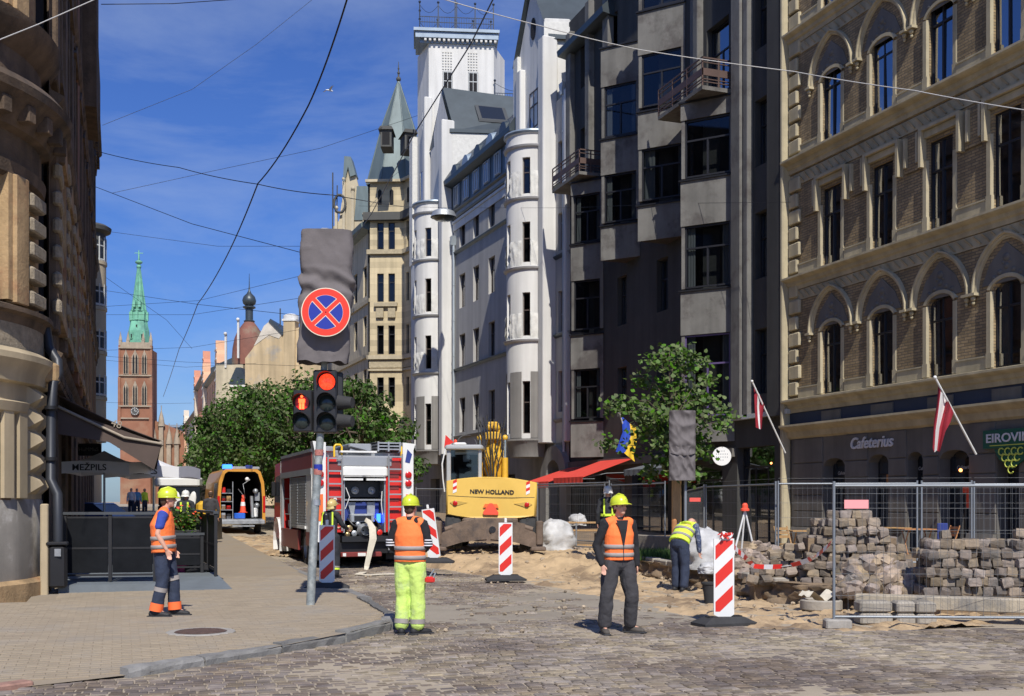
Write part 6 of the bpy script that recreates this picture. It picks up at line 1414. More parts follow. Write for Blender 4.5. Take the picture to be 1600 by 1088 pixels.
pv('hanging_gear', 'galv', lambda q: [q.tube([(.45, .3, 1.6), (.5, .3, .7)], .07, 8), q.ball((.62, .35, 1.8), .12), q.ball((.68, .4, 1.2), .12), q.box(.6, .8, .4, .6, 1.4, 1.75), q.tube([(-.1, .3, 1.9), (.2, .3, 1.5), (.1, .3, 2.1), (.4, .3, 2.3)], .02, 5)])
pv('yellow_bag', 'white_paint', bb(.5, .72, .3, .6, .7, 1.1, .05)); pv('ceiling_lamp', 'truck_white', lambda q: q.ball((.22, -.05, 2.3), .09))
# ---------------------------------------------------------------- white-roofed truck and cars further back on the left
tk = thing('white_roofed_truck', 'dark lorry with white roof and tall white mirrors parked far behind the terrace', 'truck', tuple(gd(278, 60, .6)), rz=-TH)
q_ = 60 / FPX
part('roof', 'truck_white', bb(-38 * q_, 33 * q_, 0, 5, 1.95, 2.45, .1), tk); part('windscreen', 'dark_glass_solid', bb(-32 * q_, 33 * q_, .1, 4.5, .9, 1.95, .06), tk); part('bumper', 'black_paint', bb(-32 * q_, 33 * q_, 0, 4.5, .25, .9, .06), tk)
part('grille_panel', 'truck_silver', bx(-25 * q_, 20 * q_, -.03, 0, 1.0, 1.2), tk)
for x in (3, 26): part('mirror', 'truck_white', lambda q: q.ball((x * q_, -.5, 1.1), .22, .08, .6, 10, Matrix.Rotation(R(12 if x > 9 else -3), 3, 'Y')), tk)
for x in (-28, 28): wheel(tk, x * q_, .8, .45, .3)
def car(nm, label, px, D, z, m, rz, L=4.3):
 t = thing(nm, label, 'car', tuple(gd(px, D, z)), rz=rz); hw = .88
 part('body', m, lambda q: q.prism([(0, .3), (L, .3), (L + .05, .75), (L - .3, .92), (.25, .98), (-.03, .8)], -hw, hw, 'x'), t)
 part('roof', m, lambda q: q.prism([(.9, 1.38), (2.6, 1.42), (2.7, 1.36), (.8, 1.32)], -hw + .15, hw - .15, 'x'), t)
 part('window', 'dark_glass_solid', lambda q: q.prism([(.3, .96), (3.4, .92), (2.65, 1.38), (.85, 1.34)], -hw + .08, hw - .08, 'x'), t)
 for sx in (-1, 1):
  for y in (.8, L - .8): wheel(t, sx * (hw - .1), y, .32, .2, 'galv', T=Matrix())
 return t
mat('car_blue', (.02, .05, .16), .3, var=0, coat=.5); mat('car_dark', (.03, .035, .04), .3, var=0, coat=.5)
car('parked_car', 'dark blue parked car seen under the left café umbrella', 195, 42, .3, 'car_blue', -TH + R(80))
car('parked_car', 'dark car parked behind the firefighter with the white helmet', 318, 62, .6, 'car_dark', -R(5))
ym = thing('yellow_machine', 'small yellow machine cover standing behind the white helmeted firefighter', 'machine', tuple(gd(319, 38, .25)), rz=-TH)
part('cover', 'excavator_bright', bb(-.32, .3, 0, .8, .9, 1.5, .12), ym); part('base', 'black_paint', bb(-.4, .4, 0, .9, 0, .9, .05), ym)
# ================================================================ PEOPLE
mat('skin', (.60, .33, .235), .6, var=.08, vs=9, spec=.4); mat('helmet_yellow', (.55, .62, .03), .3, var=.05, coat=.4); mat('hi_orange', (.98, .20, .045), .8, var=.06, vs=7, bump=.35, bs=16)
mat('hi_orange2', (.90, .16, .04), .8, var=.06); mat('hi_yellow', (.62, .82, .06), .8, var=.07, vs=7, bump=.35, bs=16); mat('hi_yellow_trousers', (.56, .74, .17), .85, var=.12, vs=6, bump=.5, bs=14, col2=(.50, .62, .25), c2s=5)
mat('reflective', (.30, .27, .25), .7, var=.12, vs=8); mat('navy_cloth', (.025, .035, .065), .85, var=.25, vs=9, bump=.5, bs=18); mat('charcoal_cloth', (.045, .043, .047), .9, var=.2, vs=9, bump=.5, bs=18)
mat('black_cloth', (.012, .012, .015), .9, var=.2, bump=.4, bs=18); mat('blue_cloth', (.03, .06, .32), .85, var=.15, bump=.3, bs=18); mat('hair_brown', (.06, .035, .02), .8, var=.3, vs=30, bump=.5, bs=60); mat('boot', (.075, .065, .055), .8, var=.25, vs=12, bump=.3); mat('boot_black', (.02, .02, .022), .7, var=.2)
mat('white_stripe', (.75, .75, .78), .7, var=0); mat('fire_coat', (.022, .024, .03), .85, var=.25, vs=8, bump=.5, bs=15); mat('fire_helmet', (.55, .42, .16), .35, var=.1, coat=.3); mat('white_helmet', (.75, .75, .7), .35, var=.05, coat=.3); mat('plaid', (.06, .08, .15), .9, var=.3, vs=14, col2=(.3, .32, .36), c2s=22)
def remesh(mb, name, m, par, vox=.012, fold=0., fs=.12, sm=2):
 o = mb.build(name, m if not isinstance(m, str) else W(m), par)
 r = o.modifiers.new('r', 'REMESH'); r.mode = 'VOXEL'; r.voxel_size = vox; r.use_smooth_shade = True
 s = o.modifiers.new('s', 'SMOOTH'); s.factor = .5; s.iterations = sm
 if fold:
  key = 'fold%.2f' % fs; t = bpy.data.textures.get(key)
  if not t: t = bpy.data.textures.new(key, 'CLOUDS'); t.noise_scale = fs; t.noise_depth = 2
  d = o.modifiers.new('d', 'DISPLACE'); d.texture = t; d.strength = fold; d.mid_level = .5; d.texture_coords = 'LOCAL'
 return o
V = Vector
def limb(q, P, r, n=12, ref=None):
 P = [V(p) for p in P]; r = [(a, a) if not isinstance(a, (tuple, list)) else a for a in r]
 d0 = (P[0] - P[1]).normalized(); d1 = (P[-1] - P[-2]).normalized()
 PP = [P[0] + d0 * min(r[0]) * .75] + [P[0] + d0 * min(r[0]) * .4] + P + [P[-1] + d1 * min(r[-1]) * .4] + [P[-1] + d1 * min(r[-1]) * .75]
 f = lambda a, k: (a[0] * k, a[1] * k)
 q.tube(PP, [f(r[0], .3), f(r[0], .8)] + r + [f(r[-1], .8), f(r[-1], .3)], n, ref=ref)
def hand(q, wr, d, side, curl=.5, up=V((0, -1, 0)), k=1.0):
 """palm, four unequal bent fingers and a thumb; d: direction of the hand, side: thumb direction"""
 d = V(d).normalized(); sd_ = V(side).normalized(); nrm = d.cross(sd_).normalized()
 limb(q, [wr, wr + d * .035 * k, wr + d * .085 * k], [(.026 * k, .018 * k), (.036 * k, .016 * k), (.038 * k, .015 * k)], 10, ref=nrm)
 for i, L in enumerate((.070, .078, .073, .058)):
  b = wr + d * .085 * k + sd_ * (.027 - i * .018) * k; c = curl * (1 + .15 * i)
  p1 = b + (d * math.cos(c * .5) + nrm * math.sin(c * .5)) * L * .45 * k; p2 = p1 + (d * math.cos(c) + nrm * math.sin(c)) * L * .32 * k; p3 = p2 + (d * math.cos(c * 1.5) + nrm * math.sin(c * 1.5)) * L * .25 * k
  limb(q, [b - d * .015, b, p1, p2, p3], [.0095 * k, .0095 * k, .0088 * k, .0082 * k, .007 * k], 7)
 t0 = wr + d * .02 * k + sd_ * .022 * k; t1 = t0 + (d * .6 + sd_ * .75 + nrm * .15).normalized() * .04 * k; t2 = t1 + (d * .9 + sd_ * .25 + nrm * .3).normalized() * .032 * k
 limb(q, [t0, t1, t2], [.013 * k, .011 * k, .009 * k], 7)
def head(q, c, fwd, M):
 # skull, jaw, nose, ears, brow in head space: y- forward
 q.ball(c + M @ V((0, .012, .045)), .074, .092, .085, 16, M); q.ball(c + M @ V((0, -.02, -.02)), .06, .07, .085, 14, M); q.ball(c + M @ V((0, -.05, -.075)), .035, .032, .028, 10, M)
 limb(q, [c + M @ V((0, -.088, .02)), c + M @ V((0, -.105, -.012))], [.010, .016], 8); limb(q, [c + M @ V((-.035, -.075, .032)), c + M @ V((.035, -.075, .032))], [.012, .012], 8)
 for s in (-1, 1):
  q.ball(c + M @ V((s * .038, -.062, -.018)), .022, .02, .022, 8, M); q.ball(c + M @ V((s * .077, .012, 0)), .012, .02, .032, 8, M)
 limb(q, [c + M @ V((-.02, -.082, -.045)), c + M @ V((.02, -.082, -.045))], [.009, .009], 8)
def helmet(par, c, M, m='helmet_yellow', fire=False, brimf=.028):
 T = Matrix.Translation(c) @ M.to_4x4()
 q = MB(T); q.lathe([(.112, .035), (.116, .05), (.112, .09), (.094, .135), (.06, .162), (.001, .172)], 24, (0, .008, 0), sx=.95, sy=1.16, crisp=False)
 q.lathe([(.104, .036), (.120, .030), (.122, .038), (.112, .052)], 24, (0, .006, 0), sx=.95, sy=1.14, crisp=False)
 q.lathe([(.10, .04), (.128 + brimf, .022), (.128 + brimf, .030), (.10, .055)], 14, (0, -.005, 0), True, R(215), R(325), .95, 1.1, crisp=False)
 if fire: q.lathe([(.10, .04), (.15, -.02), (.15, -.01), (.10, .055)], 14, (0, .01, 0), True, R(30), R(150), .95, 1.1, crisp=False)
 q.build('helmet', W(m), par)
 q = MB(T); q.tube([(0, -.12, .09), (0, -.09, .15), (0, 0, .183), (0, .09, .155), (0, .135, .09)], [(.012, .008)] * 5, 6, ref=(1, 0, 0)); q.build('helmet_ridge', W(m), par)
def eyes(par, c, M):
 for s in (-1, 1):
  q = MB(); q.ball(c + M @ V((s * .03, -.083, .010)), .013, .006, .007, 8, M); q.build('eye', W('black_cloth'), par)
 q = MB(); limb(q, [c + M @ V((-.022, -.093, -.046)), c + M @ V((0, -.096, -.050)), c + M @ V((.022, -.093, -.046))], [.003, .004, .003], 6); q.build('mouth', W('mouth'), par)
mat('mouth', (.30, .09, .07), .6, var=0)
def boots(par, ankle, toe, m='boot', k=1.0):
 a = V(ankle); t = V(toe).normalized(); q = MB(); z = .05
 h = V((a.x, a.y, 0)) - t * .07
 limb(q, [h + V((0, 0, .05)), h + t * .09 + V((0, 0, .058)), h + t * .19 + V((0, 0, .042)), h + t * .255 + V((0, 0, .036))], [(.042, .048), (.044, .055), (.050, .040), (.040, .030)], 12, ref=(0, 0, 1))
 limb(q, [V((a.x, a.y, .06)), V((a.x, a.y, .17))], [.05, .052], 12); o = remesh(q, 'boot', m, par, .012)
 q = MB(); M = Matrix.Translation(V((h.x, h.y, 0))) @ Matrix.Rotation(math.atan2(t.y, t.x), 4, 'Z'); q.bevbox(-.05, .30, -.052, .052, 0, .025, .012, M); q.build('sole', W('boot_black'), par)
def person(label, loc, rz, J, cl, vox=.011, grp=None):
 """J: joints in metres, figure faces -Y, its own left is +X"""
 t = thing('person', label, 'person', tuple(loc), rz=rz, group=grp); g = lambda k: V(J[k])
 pel, ch, nk, hd = g('pelvis'), g('chest'), g('neck'), g('head'); HM = J.get('hm', Matrix.Identity(3))
 q = MB(); tf = J.get('tref', (0, 1, 0))
 limb(q, [pel, (pel + ch) / 2, ch, nk - V((0, 0, .03))], [(.145, .10), (.13, .095), (.155, .105), (.10, .075)], 14, ref=tf)
 limb(q, [nk - (hd - nk) * .3, hd - (hd - nk) * .3], [.058, .052], 12); head(q, hd, None, HM)
 for s in 'lr':
  sh, el, wr = g('sh' + s), g('el' + s), g('wr' + s); limb(q, [nk + (sh - nk) * .3, sh, sh + (el - sh) * .3, el, el + (wr - el) * .35, wr], [.055, .052, .046, .037, .038, .026], 12)
  hdn = J.get('hd' + s, (wr - el)); hand(q, wr, hdn, J.get('th' + s, (0, -1, 0)), J.get('cu' + s, .6))
  hp_, kn, an = g('hp' + s), g('kn' + s), g('an' + s); limb(q, [hp_, hp_ + (kn - hp_) * .4, kn, kn + (an - kn) * .3, an], [.085, .08, .055, .055, .036], 12)
  limb(q, [an, an + V(J.get('toe' + s, (0, -1, 0))).normalized() * .15 - V((0, 0, .05))], [.038, .03], 10)
  boots(t, an, J.get('toe' + s, (0, -1, 0)), cl.get('boot', 'boot'))
 remesh(q, 'body', 'skin', t, min(vox, .009))
 # trousers
 q = MB(); w = cl.get('leg', 1.0)
 limb(q, [pel + (ch - pel) * .18, pel, pel - V((0, 0, .06))], [(.165, .118), (.175, .128), (.165, .12)], 16, ref=(0, 1, 0))
 for s in 'lr':
  hp_, kn, an = g('hp' + s), g('kn' + s), g('an' + s); e = an + V((0, 0, cl.get('hem', .03)))
  limb(q, [hp_ + V((0, 0, .02)), hp_ + (kn - hp_) * .35, kn, kn + (an - kn) * .45, an + (kn - an) * .14, e], [.105 * w, .104 * w, .084 * w, .082 * w, .08 * w, .078 * w], 14)
 remesh(q, 'trousers', cl['trousers'], t, vox, cl.get('fold', .03) * .7, .13)
 # shirt / jacket
 q = MB(); limb(q, [pel + V((0, 0, .02)), pel + (ch - pel) * .45, ch, nk - (nk - ch) * .25, nk + (hd - nk) * .12], [(.165, .118), (.158, .118), (.178, .125), (.125, .09), (.068, .068)], 16, ref=tf)
 for s in 'lr':
  sh, el, wr = g('sh' + s), g('el' + s), g('wr' + s)
  P = [nk + (sh - nk) * .35, sh, sh + (el - sh) * .35, sh + (el - sh) * .62]; r = [.075, .074, .066, .066]
  if cl.get('sleeve', 'long') == 'long': P = P[:3] + [el, el + (wr - el) * .5, wr]; r = r[:3] + [.056, .052, .042]
  limb(q, P, r, 14)
 remesh(q, cl.get('topname', 'jacket'), cl['top'], t, vox, .02, .12)
 if 'vest' in cl:   # sleeveless high-visibility vest with reflective bands
  q = MB(); lo = cl.get('vlen', .0); k = cl.get('vw', 1.0)
  A = pel + (ch - pel) * lo
  q.tube([A, A + (ch - A) * .1, pel + (ch - pel) * .5, ch, nk - (nk - ch) * .45, nk - (nk - ch) * .1, nk], [(.208 * k, .16), (.205 * k, .16), (.198 * k, .155), (.208 * k, .158), (.18, .13), (.125, .10), (.085, .075)], 20, ref=tf)
  for s in 'lr': sh = g('sh' + s); limb(q, [nk + (sh - nk) * .3, nk + (sh - nk) * .82], [.075, .082], 14)
  v = remesh(q, 'vest', cl['vest'], t, vox, .018, .13)
  ax = (ch - A).normalized()
  for f in cl.get('bands', (.22, .55)):
   c = A + (ch - A) * f; q = MB(); r0 = .207 * k; n = 28; pts = []
   side = ax.cross(V(tf)).normalized(); upv = side.cross(ax)
   vs = [c + ax * h + side * (r0 + e) * math.cos(2 * math.pi * i / n) + upv * (.1625 + e) * math.sin(2 * math.pi * i / n) for h, e in ((-.028, -.012), (-.026, .003), (.026, .003), (.028, -.012)) for i in range(n)]
   q.add(vs, [(a * n + i, a * n + (i + 1) % n, (a + 1) * n + (i + 1) % n, (a + 1) * n + i) for a in range(3) for i in range(n)], True); q.build('reflective_band', W('reflective'), t)
  if cl.get('open'):   # V opening in front showing the dark top
   q = MB(); f = -upv.normalized() if upv.dot(V((0, -1, 0))) < 0 else upv.normalized()
   F = V((0, -1, 0)); c0 = nk; y = -.168
   q.add([(-.085, -.115, nk.z - .0), (.085, -.115, nk.z), (.05, -.165, nk.z - .12), (.006, -.178, nk.z - .33), (-.006, -.178, nk.z - .33), (-.05, -.165, nk.z - .12)], [(0, 5, 4, 3, 2, 1)]); q.build('vest_opening', W(cl['top']), t)
   q = MB(); q.box(-.003, .003, -.178, -.15, A.z + .0, nk.z - .30); q.build('vest_zip', W('charcoal_cloth'), t)
 if cl.get('helmet'): helmet(t, hd + HM @ V((0, 0, -.002)), HM, cl['helmet'], cl.get('fire', False))
 if cl.get('hair'):
  q = MB(); q.ball(hd + HM @ V((0, .03, .035)), .083, .088, .085, 14, HM); q.ball(hd + HM @ V((0, .055, -.03)), .066, .05, .055, 12, HM); remesh(q, 'hair', cl['hair'], t, .012, .02, .03)
 if cl.get('face', True): eyes(t, hd, HM)
 for an_, m, z0, z1, r in cl.get('legbands', ()):
  kn, an = g('kn' + an_), g('an' + an_); q = MB()
  for zz in [z0, z1]: pass
  p = lambda z: an + (kn - an) * ((z - an.z) / (kn.z - an.z)) if z < kn.z else kn + (g('hp' + an_) - kn) * ((z - kn.z) / (g('hp' + an_).z - kn.z))
  q.tube([p(z0), p((z0 + z1) / 2), p(z1)], r, 16, caps=False); q.build('leg_band', W(m), t)
 return t
def rotz(a): return Matrix.Rotation(a, 3, 'Z')
def rotx(a): return Matrix.Rotation(a, 3, 'X')
base = dict(pelvis=(0, 0, .95), chest=(0, 0, 1.30), neck=(0, .01, 1.50), head=(0, -.015, 1.65), shl=(.185, .01, 1.44), shr=(-.185, .01, 1.44), ell=(.25, .03, 1.16), elr=(-.25, .03, 1.16), wrl=(.25, -.04, .91), wrr=(-.25, -.04, .91),
   hpl=(.09, 0, .92), hpr=(-.09, 0, .92), knl=(.11, -.02, .50), knr=(-.11, -.02, .50), anl=(.13, .02, .09), anr=(-.13, .02, .09))
def J(**k): d = dict(base); d.update(k); return d
# facing angle helpers: rz = 0 faces -Y (towards the camera side); camera yaw is TH to the right
face_cam = -TH
# 1 left worker, seen from his right side, facing right
p1 = gd(256, 15.3, .125)
person('worker in orange vest over blue t-shirt and navy trousers, facing right on the pavement', p1, face_cam + R(92), J(head=(0, -.06, 1.64), hm=rotz(R(18)), neck=(0, -.015, 1.49),
  shr=(-.17, -.03, 1.43), elr=(-.235, .02, 1.16), wrr=(-.22, -.10, .95), hdr=(.15, -.3, -.9), thr=(0, -.9, .1), shl=(.17, .0, 1.43), ell=(.22, .02, 1.15), wrl=(.16, -.10, .93), pelvis=(0, .0, .95), chest=(0, .02, 1.29),
  knl=(.10, -.10, .50), anl=(.09, -.13, .09), knr=(-.10, -.01, .50), anr=(-.11, .08, .09), toer=(-.1, -1, 0), toel=(.1, -1, 0)),
  dict(trousers='navy_cloth', top='blue_cloth', topname='t_shirt', sleeve='short', vest='hi_orange', vlen=-.12, vw=1.22, bands=(.2, .52), helmet='helmet_yellow', hair='hair_brown', boot='boot_black', leg=1.05, legbands=(('r', 'hi_orange2', .09, .20, .094), ('l', 'hi_orange2', .09, .20, .094), ('r', 'reflective', .36, .42, .094), ('l', 'reflective', .50, .56, .098))), .011)
# 2 centre worker seen from behind
p2 = gd(641, 14.25, .0)
t = person('worker seen from behind in orange vest and bright yellow reflective trousers', p2, face_cam + R(170), J(hm=rotz(R(-14)), head=(0, -.03, 1.66), ell=(.27, .02, 1.17), wrl=(.22, -.22, 1.08), hdl=(-.2, -.9, .1), thl=(0, 0, 1),
  elr=(-.25, .02, 1.18), wrr=(-.14, -.22, 1.10), hdr=(.3, -.9, .1), thr=(0, 0, 1), knl=(.10, -.02, .5), knr=(-.10, .0, .5), anl=(.115, .02, .09), anr=(-.10, -.0, .09), toer=(-.75, -.7, 0), toel=(.3, -1, 0)),
  dict(trousers='hi_yellow_trousers', top='black_cloth', vest='hi_orange', vlen=.02, vw=1.02, bands=(.16, .52), helmet='helmet_yellow', hair='hair_brown', boot='boot_black', leg=1.16, fold=.04, legbands=(('r', 'reflective', .15, .21, .099), ('l', 'reflective', .15, .21, .099))))
for k in range(3):   # stripes on the visible sleeve
 q = MB(); a = V((-.247, .02, 1.25 - k * .035)); q.tube([a, a - V((0, 0, .015))], .062, 14, caps=False); q.build('sleeve_stripe', W('white_stripe'), t)
 q = MB(); a = V((.262, .02, 1.25 - k * .035)); q.tube([a, a - V((0, 0, .015))], .062, 14, caps=False); q.build('sleeve_stripe', W('white_stripe'), t)
rt = thing('red_hand_tool', 'small red hand tool hanging at the hip of the yellow trousered worker', 'tool', tuple(gd(671, 14.1, .72)), rz=-TH)
part('tool_body', 'red_paint', bb(-.06, .07, -.03, .04, -.03, .05, .02), rt); part('tool_handle', 'galv', lambda q: [q.tube([(-.01, 0, .03), (.06, 0, .14)], .012, 6), q.tube([(.05, 0, .03), (.08, 0, .10)], .012, 6)], rt)
# 3 right worker facing the camera, looking to the right
p3 = gd(967, 14.35, .0)
person('smiling worker facing the camera in yellow helmet, orange vest, black hoodie and dark grey trousers', p3, face_cam + R(16), J(hm=rotz(R(22)) @ rotx(R(-7)), head=(.0, -.03, 1.665), elr=(-.30, .05, 1.16), wrr=(-.27, -.10, .92), hdr=(.1, -.35, -.9), thr=(.6, -.7, 0), ell=(.255, .06, 1.16), wrl=(.26, .02, .90), hdl=(0, -.1, -1),
  hpr=(-.10, 0, .92), hpl=(.10, 0, .92), knr=(-.19, -.05, .50), anr=(-.20, .02, .09), knl=(.16, -.05, .50), anl=(.18, .05, .09), toer=(-.15, -1, 0), toel=(.75, -.8, 0)),
  dict(trousers='charcoal_cloth', top='black_cloth', topname='hoodie', vest='hi_orange', vlen=.06, vw=.98, bands=(.22, .55), helmet='helmet_yellow', hair='hair_brown', boot='boot', leg=1.12, fold=.04, open=True))
# 4 bent worker
p4 = gd(1063, 21.0, .0)
t = person('worker in yellow-green vest bending over beside the earth bank by the white sacks', p4, face_cam + R(138), dict(pelvis=(0, .05, .95), chest=(0, -.17, 1.20), neck=(0, -.31, 1.29), head=(0, -.43, 1.30), hm=rotx(R(-45)), tref=(0, .8, -.6),
  shl=(.18, -.26, 1.25), shr=(-.18, -.26, 1.25), ell=(.22, -.30, .99), elr=(-.22, -.30, .99), wrl=(.20, -.36, .77), wrr=(-.20, -.36, .77), hdl=(0, -.2, -1), hdr=(0, -.2, -1),
  hpl=(.09, .03, .92), hpr=(-.09, .03, .92), knl=(.1, -.02, .50), knr=(-.12, .02, .50), anl=(.1, .0, .09), anr=(-.12, .06, .09)),
  dict(trousers='navy_cloth', top='plaid', topname='shirt', vest='hi_yellow', vlen=.0, vw=1.05, bands=(.35, .8), hair='charcoal_cloth', boot='boot_black', leg=1.08, face=False), .012)
# 5 firefighter by the truck, seen from behind right
p5 = gd(517, 24.6, .0)
t = person('firefighter in dark coat and gold helmet working at the back of the fire engine', p5, face_cam + R(150), J(head=(0, -.06, 1.62), neck=(0, -.02, 1.48), hm=rotx(R(-15)), ell=(.24, -.12, 1.2), wrl=(.16, -.36, 1.15), elr=(-.25, -.1, 1.2), wrr=(-.18, -.36, 1.12)),
  dict(trousers='fire_coat', top='fire_coat', topname='coat', helmet='fire_helmet', fire=True, boot='boot_black', leg=1.25, fold=.04, face=False, legbands=(('r', 'hi_yellow', .2, .24, .108), ('l', 'hi_yellow', .2, .24, .108), ('r', 'reflective', .25, .28, .108), ('l', 'reflective', .25, .28, .108))), .013)
q = MB(); q.tube([(0, .16, 1.0), (0, .17, 1.42)], [(.075, .075), (.075, .075)], 14); q.ball((0, .165, 1.42), .075, n=12); q.build('air_tank', W('black_paint'), t)
q = MB(); q.tube([(-.13, .10, 1.5), (-.16, .14, 1.2), (-.12, .15, 1.0)], .022, 6); q.tube([(.13, .10, 1.5), (.16, .14, 1.2), (.12, .15, 1.0)], .022, 6); q.build('harness', W('hi_yellow'), t)
# 6 firefighter with white helmet behind the left worker
p6 = gd(290, 31, .24)
t = person('firefighter in dark coat with yellow stripes and white helmet behind the café planter', p6, face_cam + R(185), J(), dict(trousers='fire_coat', top='fire_coat', topname='coat', helmet='white_helmet', fire=True, boot='boot_black', leg=1.25, face=False), .016)
for x in (-.09, .10): q = MB(); q.box(x - .025, x + .025, .12, .15, 1.2, 1.48); q.build('shoulder_stripe', W('hi_yellow'), t)
# 7 man by the van
person('person in dark jacket standing beside the open rescue van', gd(329, 36, .3), face_cam + R(200), J(ell=(.2, -.05, 1.2), wrl=(.05, -.2, 1.2)), dict(trousers='charcoal_cloth', top='charcoal_cloth', hair='hair_brown', boot='boot_black', face=False), .016)
# 8 firefighter behind the fence
t = person('firefighter with pale helmet and yellow braces behind the wire fence', gd(950, 26.5, .30), face_cam + R(178), J(), dict(trousers='fire_coat', top='fire_coat', topname='coat', helmet='white_helmet', fire=True, boot='boot_black', leg=1.2, face=False), .016)
for x in (-.10, .10): q = MB(); q.box(x - .02, x + .02, .10, .145, 1.12, 1.5); q.build('braces', W('hi_yellow'), t)
q = MB(); q.tube([(0, 0, 1.08), (0, 0, 1.14)], [(.185, .14)] * 2, 20, ref=(0, 1, 0), caps=False); q.build('coat_band', W('hi_yellow'), t)
# 9-11 passers-by seen under the umbrella, far away
for i, (px, m, lab) in enumerate(((205, 'white_stripe', 'distant passer-by in white top seen under the café umbrella'), (214, 'car_lightblue', 'distant passer-by in light blue top seen under the café umbrella'), (226, 'hi_yellow', 'distant passer-by in yellow top seen under the café umbrella'))):
 if m == 'car_lightblue': mat(m, (.1, .3, .55), .8)
 person(lab, gd(px, 70 + i, .8), face_cam + R(30 * i), J(), dict(trousers='navy_cloth', top=m, topname='shirt', hair='hair_brown', face=False), .025)
# ================================================================ TREES
mat('bark', (.10, .075, .055), .95, var=.3, vs=6, bump=1, bs=20)
mat('leaf', (.10, .165, .035), .55, var=.15, vs=.6, rnd='face', rv=.42, hv=.03, trans=.35, spec=.4); mat('leaf_far', (.085, .145, .035), .6, var=.4, vs=.9, rnd='face', rv=.6, hv=.035, trans=.3, spec=.35)
def tree(label, base, H, rad, crown, n, leafs, seed, grp=None, trunk_r=.12, m='leaf_far', clumps=60, first=.35, lean=(0, 0), hex_=False):
 r = random.Random(seed); b = V(base); t = thing('street_tree', label, 'tree', tuple(b), group=grp)
 q = MB(); top = b + V((lean[0], lean[1], H * .8)); q.tube([b, b + V((lean[0] * .3, lean[1] * .3, H * .35)), top], [trunk_r, trunk_r * .75, trunk_r * .2], 8); q.build('trunk', W('bark'), t)
 cz0, cz1 = crown; cc = b + V((lean[0] * .7, lean[1] * .7, (cz0 + cz1) / 2)); hz = (cz1 - cz0) / 2; q = MB(); C = []
 for i in range(clumps):
  a, u = r.uniform(0, 6.283), r.uniform(-1, 1); k = r.uniform(.45, 1.0) ** .6; s_ = math.sqrt(1 - u * u)
  wob = 1 + .42 * noise.noise(V((math.cos(a) * 1.5, math.sin(a) * 1.5, u * 2 + seed)))
  C.append((cc + V((rad * s_ * math.cos(a) * k * wob, rad * s_ * math.sin(a) * k * wob, hz * u * k * wob)), r.uniform(.16, .34) * rad))
 for i, (p, s) in enumerate(C[:14]):
  o = b + V((0, 0, H * r.uniform(first, .6))); mid = (o + p) / 2 + V((0, 0, .1 * rad)); q.tube([o, mid, p], [trunk_r * .4, trunk_r * .25, trunk_r * .08], 5)
 q.build('limbs', W('bark'), t)
 q = MB(); per = n // clumps
 for (p, s) in C:
  br = r.random()
  for i in range(per):
   d = V((r.gauss(0, 1), r.gauss(0, 1), r.gauss(0, .75))); d = d.normalized() * s * r.uniform(.3, 1.0) ** .5
   c = p + d; nrm = (d.normalized() + V((r.gauss(0, .5), r.gauss(0, .5), r.gauss(.5, .5)))).normalized(); tx = nrm.cross(V((r.random(), r.random(), r.random() - .5))).normalized(); ty = nrm.cross(tx); L = leafs * r.uniform(.45, 1.3)
   q.rv = min(1, max(0, .25 + .5 * br + r.uniform(-.25, .25)))
   if hex_: P = [c - tx * L * .5, c - tx * L * .15 + ty * L * .42, c + tx * L * .25 + ty * L * .32, c + tx * L * .62, c + tx * L * .25 - ty * L * .32, c - tx * L * .15 - ty * L * .42]; q.add(P, [tuple(range(6))])
   else: P = [c - tx * L * .5, c + ty * L * .36, c + tx * L * .5, c - ty * L * .36]; q.add(P, [(0, 1, 2, 3)])
 q.build('crown', W(m), t, attr=True); return t
gr = 'street trees behind the fire engine'
TR = [(338, 66, 1.9, 6.9, 'street tree with low dark crown farthest left above the rescue van', 0), (368, 62, 2.6, 8.3, 'tall dense street tree just right of the leftmost low tree', 0), (408, 57, 2.9, 8.5, 'broad leafy street tree in front of the blank ochre firewall', 0), (450, 52, 2.8, 8.15, 'street tree directly left of the red pedestrian signal', 0),
  (486, 48, 2.4, 7.9, 'street tree half hidden behind the pole mounted signals', 0), (565, 44, 1.9, 7.9, 'slender light green street tree behind the fire engine roof', 0), (592, 46, 1.9, 6.0, 'low bushy street tree below the beige tower house', 0)]
for i, (px, D, rad, H, lab, _) in enumerate(TR):
 base_ = gd(px, D, gz(0, D * .9)); tree(lab, base_, H, rad, (1.6 if i < 5 else 1.9, H - base_.z - .9), 9000 if i < 5 else 5200, .21, 30 + i, gr, .16, clumps=90 if i < 5 else 60)
# linden on the right with single leaves
lt = thing('linden_tree', 'young linden tree with drooping leafy branches in front of the dark house', 'tree', tuple(gd(1052, 25.3, .36)))
b = V(gd(1052, 25.3, .36)); r = random.Random(77); q = MB(); q.tube([b, b + V((.03, 0, 2.2)), b + V((-.05, .05, 4.2)), at(1045, 560, 25.3)], [.07, .06, .035, .01], 8); q.build('trunk', W('bark'), lt)
tips = [(1045, 545), (1075, 548), (1095, 560), (1020, 560), (1005, 590), (1110, 590), (980, 625), (960, 632), (1130, 640), (950, 690), (1090, 640), (1060, 600), (1000, 640), (1030, 690), (1080, 700), (1080, 735), (1015, 730), (1060, 670), (1125, 660), (1045, 640), (1095, 680), (1070, 570), (1030, 610), (1110, 620), (1098, 700), (1000, 668), (1050, 720), (1085, 610), (1040, 665), (1065, 625), (1015, 650)]
qb = MB(); ql = MB()
